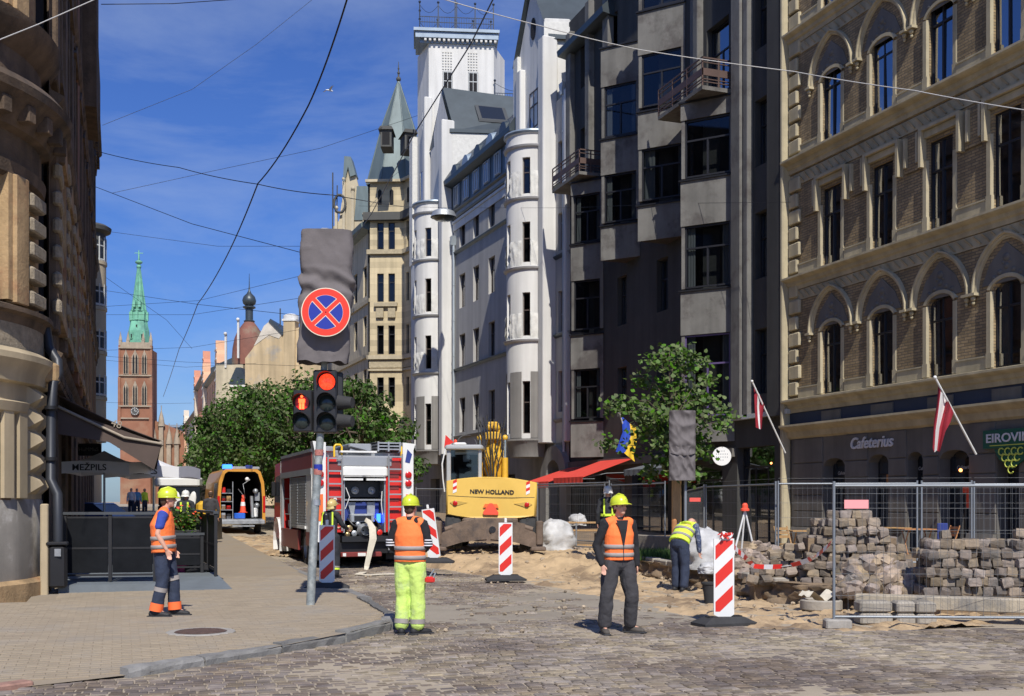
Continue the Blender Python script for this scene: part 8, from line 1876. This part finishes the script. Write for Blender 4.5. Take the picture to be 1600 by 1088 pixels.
# stakes, covered sign, round sign
stk = thing('tree_stake', 'square brown wooden stake supporting the linden tree', 'stake', tuple(gd(1057, 24.6, .36)))
m = MB(camframe(1057, 24.6)); m.bevbox(-.1, .1, -.06, .06, .3, 2.35, .01); m.build('stake', W('wood'), stk)
m = MB(camframe(1054, 24.2)); m.bevbox(-.06, .07, -.04, .04, .3, 1.35, .03); m.build('short_plank', W('wood_orange'), stk)
cs = thing('covered_sign', 'tall sign covered with grey cloth on a steel post in front of the linden', 'covered sign', tuple(gd(1066, 23.6, .36)))
m = MB(); m.tube([gd(1071, 23.7, .36), gd(1071, 23.7, 3.5)], .035, 10); m.build('post', W('steel_tube'), cs)
FCS = camframe(1066, 23.6, 5); z_ = lambda y: EYE + (783 - y) / FPX * 23.6
for (y0, y1, x0, x1, ph) in ((708, 642, -.29, .29, 0), (751, 697, -.29, .285, 3)):
 K1, K2 = 36, 40; vs = []
 for j in range(K2 + 1):
  f = j / K2
  for i in range(K1 + 1):
   g = i / K1; x = x0 + (x1 - x0) * g; sag = -.06 * math.sin(g * math.pi) * (1 - f) if ph == 0 else 0
   y = .09 + .05 * (1 - abs(noise.noise(V((x * 6 + f * 2, f * 3 + ph, 1)))) * 2) + .02 * noise.noise(V((x * 14, f * 6, ph))) + .02 * math.sin(f * 26 + 6 * abs(g - .5)) * math.exp(-(f / .35) ** 2) * (1 if ph == 0 else .3) - .10 * abs(2 * g - 1) ** 6
   vs.append((x, y, z_(y0) + (z_(y1) - z_(y0)) * f + sag))
 q = MB(FCS); q.add(vs, [(j * (K1 + 1) + i, j * (K1 + 1) + i + 1, (j + 1) * (K1 + 1) + i + 1, (j + 1) * (K1 + 1) + i) for j in range(K2) for i in range(K1)], True); q.build('cloth', W('grey_cloth'), cs)
q = MB(FCS); q.box(-.28, .28, -.06, .03, z_(749), z_(644)); q.build('panel', W('grey_cloth'), cs)
rsn = thing('round_shop_sign', 'round white hanging sign with small grey print beside the passage', 'sign', tuple(at(1128, 713, 36)))
c = at(1128, 713, 36.0); T = Matrix.Translation(c) @ camframe(1128, 36).to_3x3().to_4x4() @ Matrix.Rotation(R(-90), 4, 'X'); q = MB(T); q.lathe([(.005, -.08), (.31, -.08), (.31, 0), (.005, 0)], 32); q.build('disc', W('white_paint'), rsn)
M_ = Matrix.Translation(c) @ camframe(1128, 36).to_3x3().to_4x4()
for k, n_ in enumerate((3, 6, 6, 2)):
 q = MB(M_)
 for i in range(n_): x = (i - (n_ - 1) / 2) * .072; q.box(x - .014, x + .014, .001, .004, .15 - k * .1, .19 - k * .1)
 q.build('print_row', W('glass_print'), rsn)
m = MB(); m.tube([c + V((0, 0, .3)), at(1150, 700, 37.5)], .02, 6); m.build('bracket', W('blackmetal'), rsn)
# ================================================================ FLAGS
mat('flag_maroon', (.30, .015, .03), .8, var=.08, bump=.2); mat('flag_white', (.7, .7, .7), .8, var=.04); mat('flag_blue', (.02, .07, .48), .8, var=.06); mat('flag_yellow', (.75, .50, .03), .8, var=.06)
def flag(label, foot, tip, D, pts, mats, amp=.06, Dt=None):
 A_, B_ = at(*foot, D + .6), at(*tip, D - .2); t = thing('flag', label, 'flag', tuple(A_)); q = MB(); q.tube([A_, B_], .026, 8); q.ball(B_, .045, n=8); q.build('pole', W('truck_white'), t)
 # pts: list of (list of pixel columns) rows from hoist to fly; strips between rows get mats
 for k in range(len(pts) - 1):
  n = len(pts[k]); vs = []; K = 6
  for i in range(n):
   for j in range(K + 1):
    f = j / K; x = pts[k][i][0] * (1 - f) + pts[k + 1][i][0] * f; y = pts[k][i][1] * (1 - f) + pts[k + 1][i][1] * f
    vs.append(at(x, y, D + amp * 2.0 * math.sin(x * .35 + y * .05)))
  q = MB(); q.add(vs, [(i * (K + 1) + j, (i + 1) * (K + 1) + j, (i + 1) * (K + 1) + j + 1, i * (K + 1) + j + 1) for i in range(n - 1) for j in range(K)], True); q.build('stripe', W(mats[k]), t)
flag('dark red and white flag on a slanted white pole above the wine shop', (1525, 710), (1461, 590), 25.2, [[(1466, 600), (1464, 630), (1459, 660), (1457, 700)], [(1470, 612), (1466, 645), (1462, 672), (1460, 707)], [(1479, 620), (1475, 640), (1468, 668), (1464, 704)], [(1490, 645), (1485, 660), (1477, 675), (1468, 707)]], ['flag_maroon', 'flag_white', 'flag_maroon'])
flag('smaller dark red and white flag at the edge of the dark house', (1227, 708), (1175, 596), 33.5, [[(1178, 605), (1179, 630), (1180, 650), (1181, 668)], [(1184, 613), (1183, 635), (1184, 652), (1186, 670)], [(1187, 617), (1186, 637), (1187, 653), (1188, 671)], [(1194, 633), (1192, 645), (1191, 656), (1190, 670)]], ['flag_maroon', 'flag_white', 'flag_maroon'], .04)
flag('blue and yellow flag hanging over the red awnings', (985, 705), (968, 645), 37, [[(971, 650), (973, 675), (964, 700), (962, 706)], [(984, 662), (986, 680), (978, 705), (975, 708)], [(994, 668), (995, 690), (990, 712), (992, 722)]], ['flag_blue', 'flag_yellow'], .05)
# ================================================================ AWNINGS
mat('awning_red', (.75, .07, .045), .8, var=.06, trans=.15); mat('awning_grey', (.12, .13, .14), .8, var=.08); mat('awning_brown', (.085, .06, .05), .85, var=.12, vs=3)
def wawn(label, y0, y1, x1, z0, z1, m, val=.28, X=20.2, grp=None, sc=True):
 t = thing('awning', label, 'awning', (X, (y0 + y1) / 2, z0), group=grp); q = MB(); th = .03; n = 12
 q.add([(X, y0, z0), (X, y1, z0), (x1, y1, z1), (x1, y0, z1), (X, y0, z0 - th), (X, y1, z0 - th), (x1, y1, z1 - th), (x1, y0, z1 - th)], [(0, 1, 2, 3), (7, 6, 5, 4), (0, 3, 7, 4), (1, 5, 6, 2), (2, 6, 7, 3)]); q.build('fabric', W(m), t)
 q = MB(); K = 24; vs = []
 for i in range(K + 1):
  y = y0 + (y1 - y0) * i / K; vs += [(x1 - .01, y, z1), (x1 - .01 - .02 * math.sin(i * 2), y, z1 - val * (.8 + .2 * (i % 2)))]
 for i in range(9):
  f = i / 8; vs2 = (x1 + (X - x1) * f * .0, y0, 0)
 q.add(vs, [(2 * i, 2 * i + 2, 2 * i + 3, 2 * i + 1) for i in range(K)]); q.build('valance', W(m), t)
 for y in (y0 + .15, y1 - .15): q = MB(); q.tube([(X, y, z0 - .6), ((X + x1) / 2, y, (z0 + z1) / 2 - .25), (x1 + .05, y, z1 - .05)], .02, 6); q.build('arm', W('steel_tube'), t)
 return t
def awn_px(label, pa, pb_, pc, pd, D, m, valpx=14):
 """quad fabric given by corner pixels + depths (real sloping sheet)"""
A1 = 'red shop awnings on the dark house'
wawn('nearer bright red awning reaching out over the fence', 41.0, 44.2, 17.9, 3.55, 2.75, 'awning_red', .3, grp=A1); wawn('farther bright red awning partly behind the nearer one', 44.8, 47.8, 17.9, 3.35, 2.62, 'awning_red', .3, grp=A1)
wawn('dark grey awning behind the linden tree', 34.9, 38.2, 18.4, 3.35, 2.95, 'awning_grey', .25)
# left terrace awning
aw = thing('brown_awning', 'large dark brown folding awning hanging from the corner building over the terrace', 'awning', (-1.2, 26, 3.9))
Yn, Yf = 24.6, 31.5; x0, x1 = -1.2, .86
def prof_aw(z0, z1, dz, m, nm, Y0=Yn, Y1=Yf, xa=x0, xb=x1):
 q = MB(); K = 10; vs = []
 for i in range(K + 1):
  f = i / K; z = z0 + (z1 - z0) * f - dz * math.sin(f * math.pi)
  for y in (Y0, Y1): vs += [(xa + (xb - xa) * f, y, z), (xa + (xb - xa) * f, y, z - .02)]
 q.add(vs, [(4 * i, 4 * i + 4, 4 * i + 6, 4 * i + 2) for i in range(K)] + [(4 * i + 1, 4 * i + 3, 4 * i + 7, 4 * i + 5) for i in range(K)] + [(4 * i, 4 * i + 1, 4 * i + 5, 4 * i + 4) for i in range(K)] + [(4 * i + 2, 4 * i + 6, 4 * i + 7, 4 * i + 3) for i in range(K)], True); return q.build(nm, W(m), aw)
prof_aw(3.98, 3.05, .06, 'awning_brown', 'fabric');
q = MB(); q.tube([(x0, Yn, 3.72), (.1, Yn - .02, 3.1), (x1, Yn, 2.98)], .035, 6); q.tube([(x0, Yf, 3.7), (x1, Yf, 2.98)], .03, 6); q.bevbox(x1 - .04, x1 + .04, Yn, Yf, 2.95, 3.06, .01); q.build('frame_arm', W('awning_arm') if mat('awning_arm', (.30, .25, .19), .6) else '', aw)
q = MB(); q.prism([(x0, 3.70), (x1, 2.98), (x1 - .15, 2.42), (-.2, 3.0), (x0, 3.15)], Yn + .02, Yn + .04, 'y'); q.add([(x1, Yn, 3.0), (x1, Yf, 3.0), (x1 - .1, Yf, 2.55), (x1 - .1, Yn, 2.45)], [(0, 1, 2, 3)]); q.build('side_flap', W('awning_brown'), aw)
text('48', .22, basis(V((-.05, Yn - .01, 3.38)), (1, 0, -.3), (.3, 0, 1)), W('awning_arm'), aw)
# shop sign in the shade
hs_ = thing('hanging_shop_sign', 'small dark shop sign with pale letters under the brown awning', 'sign', (-.9, 27, 2.9)); q = MB(camframe(140, 26.5)); q.bevbox(-.28, .28, -.04, .04, 2.85, 3.15, .02); q.build('board', W('black_paint'), hs_)
fm_ = camframe(140, 26.44); text('HuMMuS', .13, basis(fm_ @ V((0, .06, 3.0)), fm_.to_3x3() @ V((1, 0, 0)), (0, 0, 1)), W('curtain'), hs_, ext=.002)
# ================================================================ CAFÉ TERRACE
mat('deck_grey', (.135, .155, .17), .7, var=.12, vs=3, bump=.15); mat('parapet_black', (.012, .012, .014), .6, var=.15); mat('umbrella_grey', (.8, .8, .82), .85, var=.05, trans=.2); mat('print_dark', (.03, .03, .035), .7, var=0); mat('magenta_pot', (.42, .02, .17), .5, var=.08)
dk = thing('terrace_deck', 'low grey painted wooden deck and ramp of the café terrace', 'deck', (-.2, 21.5, .12))
for i in range(9): q = MB(); q.box(-1.0, .86, 20.65 + i * .155, 20.79 + i * .155, .12, .27); q.build('deck_board', W('deck_grey'), dk)
q = MB(); q.box(-1.0, 1.85, 22.05, 30, .12, .28); q.build('platform', W('deck_grey'), dk)
q = MB(); q.add([(.9, 20.55, .14), (1.95, 20.45, .14), (1.85, 22.05, .28), (.9, 22.05, .28), (.9, 20.55, .12), (1.95, 20.45, .12), (1.85, 22.05, .12), (.9, 22.05, .12)], [(0, 1, 2, 3), (0, 4, 5, 1), (1, 5, 6, 2), (0, 3, 7, 4)]); q.build('ramp', W('deck_grey'), dk)
q = MB(); q.box(-1.0, .88, 20.62, 20.645, .12, .262); q.build('deck_fascia', W('deck_grey'), dk)
def parapet(label, A, B, z0, z1, n):
 A, B = V(A), V(B); d = B - A; t = thing('terrace_parapet', label, 'parapet', tuple(A), rz=math.atan2(d.y, d.x), group='black terrace parapets'); L = d.length
 for i in range(n + 1): q = MB(); x = L * i / n; q.box(x - .03, x + .03, -.03, .03, z0, z1); q.build('post', W('parapet_black'), t)
 for i in range(n):
  xa, xb = L * i / n + .04, L * (i + 1) / n - .04; q = MB(); q.box(xa, xb, -.012, .012, z0 + .16, z1 - .06); q.build('panel', W('parapet_panel'), t)
  for zz in (z0 + .12, z1 - .05, (z0 + z1) / 2): q = MB(); q.box(xa, xb, -.02, .02, zz - .018, zz + .018); q.build('rail', W('parapet_black'), t)
 q = MB(); q.box(-.05, L + .05, -.05, .05, z1 - .0, z1 + .05); q.build('top_rail', W('parapet_top'), t)
mat('parapet_panel', (.010, .011, .013), .45, var=.3, vs=3, spec=.12); mat('parapet_top', (.06, .065, .07), .4, var=.1)
parapet('black panelled terrace parapet facing the street corner', (-.92, 21.3, 0), (.62, 21.05, 0), .28, 1.5, 2)
parapet('black panelled parapet along the outer side of the terrace', (1.78, 22.0, 0), (1.62, 27.5, 0), .28, 1.5, 4)
parapet('short inner terrace parapet behind the left worker', (.7, 23.2, 0), (1.6, 23.15, 0), .28, 1.05, 1)
pt = thing('magenta_plant_pot', 'glossy magenta plant pot behind the left worker', 'plant pot', tuple(gd(288, 22.6, .28))); c = gd(288, 22.6, .28); q = MB(); q.lathe([(.01, 0), (.2, 0), (.24, .42), (.21, .42), (.2, .38), (.01, .38)], 24, tuple(c)); q.build('pot', W('magenta_pot'), pt)
pl_ = thing('flower_planter', 'black planter box with red flowered green bush behind the left worker', 'planter', tuple(gd(290, 23.5, .28))); c = gd(286, 23.6, .28); q = MB(); q.bevbox(c.x - .3, c.x + .35, c.y - .2, c.y + .2, .28, 1.12, .02); q.build('box', W('parapet_black'), pl_)
q = MB(); qf = MB()
for i in range(900):
 p = V((c.x + rg.gauss(0, .16), c.y + rg.gauss(0, .12), 1.3 + rg.gauss(0, .13))); nrm = V((rg.gauss(0, 1), rg.gauss(-.5, 1), rg.gauss(.6, 1))).normalized(); tx = nrm.cross(V((.3, .5, .8))).normalized(); ty = nrm.cross(tx); L = rg.uniform(.03, .06); z = qf if i % 14 == 0 else q; z.rv = rg.random(); z.add([p - tx * L, p + ty * L * .6, p + tx * L, p - ty * L * .6], [(0, 1, 2, 3)])
q.build('foliage', W('leaf'), pl_, attr=True); qf.build('flowers', W('triangle_red'), pl_)
bg_ = thing('black_bag', 'crumpled black bag lying on the terrace ramp', 'bag', tuple(gd(312, 22.3, .28))); c = gd(312, 22.4, .28); q = MB(); limb(q, [c + V((-.25, 0, .05)), c + V((-.08, 0, .12)), c + V((.1, .02, .09)), c + V((.28, 0, .03))], [(.08, .06), (.12, .1), (.1, .08), (.06, .03)], 10, ref=(0, 0, 1)); remesh(q, 'bag', 'black_cloth', bg_, .02, .05, .08)
def umbrella(label, px, D, r, ztop, zrim, rz=0):
 c = gd(px, D, 0); t = thing('café_umbrella'.replace('é', 'e'), label, 'umbrella', (c.x, c.y, .28), rz=-TH + rz, group='printed cafe umbrellas'); n = 4
 P = [(r, -r), (r, r), (-r, r), (-r, -r)]
 q = MB(); vs = []; K = 8
 for k in range(4):
  a, b = V((*P[k - 1], zrim - .28)), V((*P[k], zrim - .28)); tp_ = V((0, 0, ztop - .28)); g = []
  for j in range(K + 1):
   f = j / K; row = []
   for i in range(7): e = a.lerp(b, i / 6); p = tp_.lerp(e, f); p.z += -.10 * math.sin(f * math.pi) * 1 - .05 * math.sin(math.pi * i / 6) * f * -1; row.append(p)
   g += row
  q.add(g, [(j * 7 + i, j * 7 + i + 1, (j + 1) * 7 + i + 1, (j + 1) * 7 + i) for j in range(K) for i in range(6)], True)
 q.build('canopy', W('umbrella_grey'), t)
 q = MB()
 for k in range(4):
  a, b = V((*P[k - 1], zrim - .28)), V((*P[k], zrim - .28)); g = []
  for i in range(7): e = a.lerp(b, i / 6); e.z += .05 * math.sin(math.pi * i / 6); g += [e, e - V((0, 0, .27))]
  q.add(g, [(2 * i, 2 * i + 2, 2 * i + 3, 2 * i + 1) for i in range(6)])
 q.build('valance', W('umbrella_grey'), t)
 text('MEŽPILS', .20, basis(V((0, -r - .012, zrim - .28 - .11)), (1, 0, 0), (0, 0, 1)), W('print_dark'), t, ext=.001, off=.003, sx=1.1)
 q = MB(); q.tube([(0, 0, 0), (0, 0, ztop - .3)], .028, 8); q.build('pole', W('galv'), t); q = MB(); q.bevbox(-.3, .3, -.3, .3, 0, .08, .02); q.build('base', W('concrete_ring'), t)
umbrella('left grey café umbrella with printed brewery name on its valance', 163, 26.0, .92, 2.95, 2.63)
umbrella('right grey café umbrella with the same printed name, half behind the awning tip', 240, 27.5, .92, 2.85, 2.58)
# café tables and chairs on the right
def folding_chair(label, c, rz, m='wood_orange'):
 t = thing('folding_chair', label, 'chair', tuple(c), rz=rz)
 for x in (-.2, .2):
  q = MB(); q.tube([(x, -.22, 0), (x, .12, .45), (x, .26, .85)], .016, 6); q.tube([(x, .24, 0), (x, -.18, .45)], .016, 6); q.build('leg', W(m), t)
 for i in range(5): q = MB(); q.box(-.21, .21, -.2 + i * .075, -.14 + i * .075, .44, .46); q.build('slat', W(m), t)
 for i in range(3): q = MB(); q.box(-.21, .21, .17 + i * .03, .19 + i * .03, .58 + i * .09, .64 + i * .09); q.build('back_slat', W(m), t)
def cafe_table(label, c, rz, m='wood', w=.45):
 t = thing('cafe_table', label, 'table', tuple(c), rz=rz)
 for i in range(6): q = MB(); q.box(-w, w, -.3 + i * .1, -.21 + i * .1, .72, .745); q.build('slat', W(m), t)
 for x in (-w * .7, w * .7): q = MB(); q.tube([(x, -.26, 0), (x, .26, .72)], .018, 6); q.tube([(x, .26, 0), (x, -.26, .72)], .018, 6); q.build('leg', W(m), t)
mat('teal_paint', (.15, .42, .38), .6, var=.1); zf = .28
cafe_table('wooden slatted café table left of the blue chair', gd(1398, 30, zf), -TH, 'wood', .5); cafe_table('second wooden café table with crossed legs nearer the pile', gd(1432, 28.5, zf), -TH, 'wood_orange', .42)
folding_chair('teal painted folding chair behind the wooden café table', gd(1408, 31, zf), -TH + R(170), 'teal_paint'); folding_chair('orange wooden folding chair seen side-on right of the café tables', gd(1478, 27.5, zf), -TH + R(-80)); folding_chair('orange wooden folding chair between the two café tables', gd(1447, 30.2, zf), -TH + R(180)); folding_chair('slatted wooden folding chair left of the tall sett stack', gd(1232, 24.5, .33), -TH + R(30), 'wood'); cafe_table('small dark café table just left of the tall sett stack', gd(1254, 25, .33), -TH, 'wood', .3)
bc = thing('blue_blanket', 'dark blue blanket hanging over the back of the café chair', 'blanket', tuple(gd(1466, 28, .9))); q = MB(camframe(1474, 28)); q.bevbox(-.16, .12, -.03, .03, .55, 1.18, .02); q.build('cloth', W('equip_blue'), bc)
# lit things behind the shop windows
sgb = thing('window_display_lamp', 'small warm lamp glowing inside the café window', 'lamp', tuple(at(1501, 735, 27.6))); q = MB(); q.ball(at(1501, 735, 27.55), .045, n=8); q.build('bulb', mat('warm_bulb', (1, .35, .1), .4, var=0, emit=4), sgb)
for px, py, w_, h_, m in ((1378, 749, .22, .14, 'wood_orange'), (1497, 764, .2, .1, 'triangle_red'), (1497, 782, .07, .2, 'triangle_red')):
 t = thing('window_poster', {1378: 'orange brown display board inside the second café window', 1497: 'red sticker in the fourth café window'}[px] + (' lower narrow one' if py == 782 else (' upper wide one' if px == 1497 else '')), 'poster', tuple(at(px, py, 28)))
 s, z = sz(px, py, FB); q = MB(FB); q.box(s - w_, s + w_, -.34, -.33, z - h_, z + h_); q.build('board', W(m), t)
# portal lamp and passage objects
pl2 = thing('passage_lamp', 'small glowing lamp over the dark passage entrance', 'lamp', tuple(at(1205, 724, 34))); q = MB(); q.ball(at(1205, 724, 34.2), .035, n=8); q.build('bulb', W('warm_bulb'), pl2)
# ================================================================ OVERHEAD WIRES
def wire(label, P, r=.012, m='blackmetal', n=10, sag=0):
 P = [V(at(*p)) for p in P]; q = MB(); out = []
 for a, b in zip(P[:-1], P[1:]):
  for i in range(n): f = i / n; out.append(a.lerp(b, f) - V((0, 0, sag * 4 * f * (1 - f))))
 out.append(P[-1]); q.tube(out, r, 5); return tag(q.build('overhead_cable', W(m)), label, 'cable', group='overhead cables')
mat('pale_cable', (.45, .44, .42), .6, var=0)
wire('thick black cable running from the top edge down through two knots over the street', [(548, -20, 22), (482, 165, 27), (403, 287, 33)], .02, sag=.15); wire('continuation of the thick black cable below the first knot', [(403, 287, 33), (352, 405, 44), (309, 475, 56), (280, 545, 75), (255, 620, 110)], .022, sag=.1)
wire('cable from the left house to the knot and on to the cloth cover', [(157, 238, 42), (280, 262, 38), (403, 288, 33), (520, 305, 32), (652, 325, 70)], .013, sag=.05); wire('lower cable from the left house sagging towards the sign panel', [(149, 292, 50), (300, 350, 44), (475, 396, 40)], .013)
wire('thick black cable slanting from the square white tower to the ornate gable', [(775, -10, 40), (735, 70, 45), (650, 205, 55), (580, 335, 75), (535, 400, 90)], .03); wire('pale cable crossing in front of the dark house to the brick house', [(680, -5, 24), (850, 42, 25), (1000, 78, 26), (1240, 112, 25), (1430, 142, 22), (1640, 178, 19)], .011, 'pale_cable', sag=.02)
wire('thin cable along the very top edge from the left house', [(158, 7, 35), (270, 6, 36), (400, -3, 38)], .014); wire('pale cable at the top left corner in front of the cornice', [(-20, 70, 14), (60, 38, 15), (160, -6, 16)], .008, 'pale_cable')
wire('faint thin cable rising to the right across the clouds', [(160, 196, 60), (300, 140, 62), (400, 70, 64), (500, -10, 66)], .012); wire('faint thin cable from the left rising towards the spire', [(175, 302, 70), (330, 268, 72), (500, 232, 76), (655, 180, 80)], .014)
for i, (P, l) in enumerate((([(150, 452, 80), (310, 476, 60), (475, 494, 50)], 'low cable passing through the second knot'), ([(150, 480, 80), (310, 470, 75), (475, 430, 60)], 'low cable rising right above the onion dome'), ([(150, 492, 82), (300, 492, 75), (475, 465, 60)], 'low nearly level cable left of the onion dome'), ([(152, 548, 90), (300, 543, 85), (470, 515, 70)], 'low cable touching the church parapet height'), ([(152, 556, 92), (290, 566, 88), (470, 572, 75)], 'low cable crossing just under the church parapet'), ([(152, 562, 95), (290, 574, 90), (400, 568, 80)], 'lowest of the sagging cables by the church tower'), ([(160, 629, 100), (250, 631, 100), (300, 630, 110)], 'level cable in front of the church clock'), ([(155, 360, 70), (340, 385, 70), (475, 385, 60)], 'very faint cable above the church cross'), ([(160, 430, 75), (260, 500, 80), (300, 545, 85)], 'thin cable slanting down right past the church spire'))):
 wire(l, P, .012)
wire('horizontal lamp cable stretched from the white oriel tower to the brick house', [(560, 322, 70), (720, 325, 60), (890, 325, 50), (1060, 318, 40), (1235, 316, 34)], .007);
ld = thing('hanging_street_lamp', 'round grey street lamp hanging by the left white oriel tower', 'street lamp', tuple(at(693, 336, 62))); q = MB(); c = at(693, 340, 62); q.lathe([(.75, 0), (.62, .32), (.2, .5), (.01, .52)], 16, tuple(c)); q.build('shade', W('galv'), ld); q = MB(); q.lathe([(.66, -.0), (.5, -.14), (.01, -.2)], 16, tuple(c)); q.build('lens', W('lens_dark'), ld)
bd = thing('seagull', 'white gull flying high against the blue sky', 'bird', tuple(at(515, 142, 60)), rz=.3)
q = MB(); limb(q, [V((-.22, 0, 0)), V((-.05, 0, .02)), V((.12, 0, .02)), V((.2, 0, .02))], [.02, .05, .045, .02], 8); q.build('body', W('white_paint'), bd)
for s in (-1, 1): q = MB(); q.add([(.08, 0, .03), (-.08, 0, .03), (-.06, s * .3, .14), (.04, s * .3, .16), (-.10, s * .6, .08), (-.02, s * .6, .10)], [(0, 1, 2, 3), (3, 2, 4, 5)]); q.build('wing', W('white_paint'), bd)
# ---------------------------------------------------------------- tidy
for o in bpy.data.objects:
 if '_w' in o: del o['_w']
